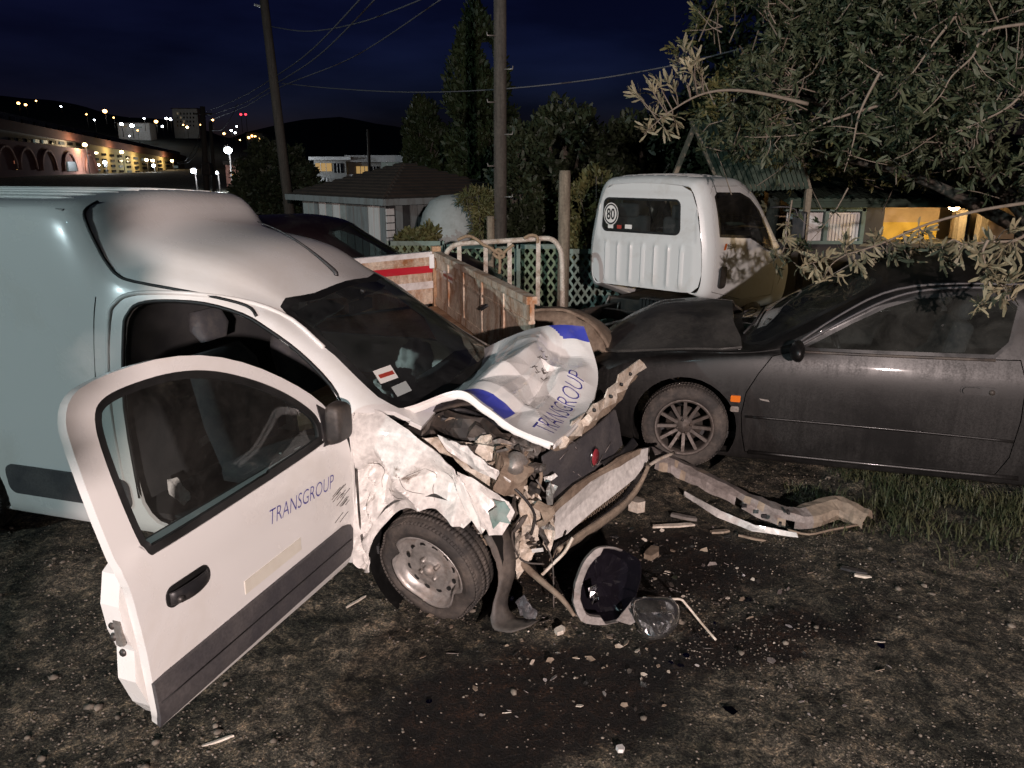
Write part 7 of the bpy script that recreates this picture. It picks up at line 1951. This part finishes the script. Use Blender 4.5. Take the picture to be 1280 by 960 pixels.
# dark red parked car behind the van
def copy_car():
    root = thing('parked_car', 'very dark car parked behind the van roof by the shed', 'car', (-.85, 9.35, 0), RAD(-4))
    dirty('car_maroon', (.010, .005, .006), (.015, .012, .011), rough=.35, coat=.4, scale=2)
    keep = ('body_shell', 'bonnet', 'door', 'windscreen', 'side_window', 'rear_side_window', 'window_seal', 'windscreen_seal', 'wheel', 'floor_pan', 'seat')
    for ch in list(black_car.children):
        nm = ch.name.split('.')[0]
        if nm not in keep: continue
        c = ch.copy(); COL.objects.link(c); c.parent = root
        if 'label' in c: del c['label']
        if c.type == 'MESH' and nm in ('body_shell', 'bonnet', 'door'):
            c.data = ch.data.copy(); c.data.materials.clear(); c.data.materials.append(MATS['car_maroon'])
        if nm == 'wheel':
            for g in ch.children:
                d = g.copy(); COL.objects.link(d); d.parent = c
copy_car()
# ================================================================== lamp behind the photographer that lights the crash
def work_lamp():
    P = Vector((1.3, -6.0, 0)); Hh = 3.0
    t = thing('lamp_post', 'warm floodlight on a short post standing behind the photographer', 'lamp', tuple(P))
    tube('post', [(0, 0, 0), (0, 0, 1.5), (0, 0, Hh + .1)], [.06, .05, .045], 'grey_metal', t, 12)
    tgt = Vector((.6, 3.9, .5)) - (P + Vector((0, 0, Hh))); dn = tgt.normalized(); q = (-dn).to_track_quat('Z', 'Y')
    hd = bpy.data.objects.new('lamp_head', bpy.data.meshes.new('lamp_head'))
    v, f = lathe_data([(.10, -.12), (.16, -.02), (.17, .02), (.06, .12), (.0, .13)], 24, 'z'); hd.data.from_pydata([tuple(x) for x in v], [], f); hd.data.materials.append(MATS['dark_metal']); link(hd, t)
    hd.location = (0, .10, Hh); hd.rotation_euler = q.to_euler()
    ld = bpy.data.lights.new('flood_light', 'SPOT'); ld.energy = WARM; ld.color = (1.0, .82, .775); ld.spot_size = RAD(62); ld.spot_blend = .7; ld.shadow_soft_size = .07
    lo = bpy.data.objects.new('flood_light', ld); link(lo, t); lo.location = Vector((0, .10, Hh)) + dn * .16; lo.rotation_euler = q.to_euler()
work_lamp()
def mast_lamp():
    P = Vector((-21, -15, 0)); Hh = 10.5
    t = thing('flood_mast', 'cool white floodlight on a tall mast off to the left behind the photographer', 'lamp', tuple(P))
    tube('mast', [(0, 0, 0), (0, 0, 5), (0, 0, Hh + .2)], [.14, .11, .08], 'grey_metal', t, 12)
    dn = (Vector((-.3, 7.2, 1.0)) - (P + Vector((0, 0, Hh)))).normalized(); q = (-dn).to_track_quat('Z', 'Y')
    hd = bpy.data.objects.new('lamp_head', bpy.data.meshes.new('lamp_head'))
    v, f = lathe_data([(.22, -.14), (.30, -.02), (.30, .04), (.12, .18), (.0, .2)], 24, 'z'); hd.data.from_pydata([tuple(x) for x in v], [], f); hd.data.materials.append(MATS['dark_metal']); link(hd, t)
    hd.location = (0, .25, Hh); hd.rotation_euler = q.to_euler()
    ld = bpy.data.lights.new('mast_light', 'SPOT'); ld.energy = COOL; ld.color = (.72, .92, .96); ld.spot_size = RAD(54); ld.spot_blend = .7; ld.shadow_soft_size = .15
    lo = bpy.data.objects.new('mast_light', ld); link(lo, t); lo.location = Vector((0, .25, Hh)) + dn * .2; lo.rotation_euler = q.to_euler()
mast_lamp()


# tree added out of view behind the camera to shade the side of the van
simple_tree('added_shade_tree', 'slender tree added out of view behind the camera to shade the van', 'tree', (-.24, -2.05, 0), [(-.25, -2.02, 2.27, .27, .27, .36), (-.44, -2.0, 2.02, .16, .2, .22)], 2600, 'leaf_dark', (.06, .12), .5, 55, trunk_r=.025, clump=4, thr=-.35)
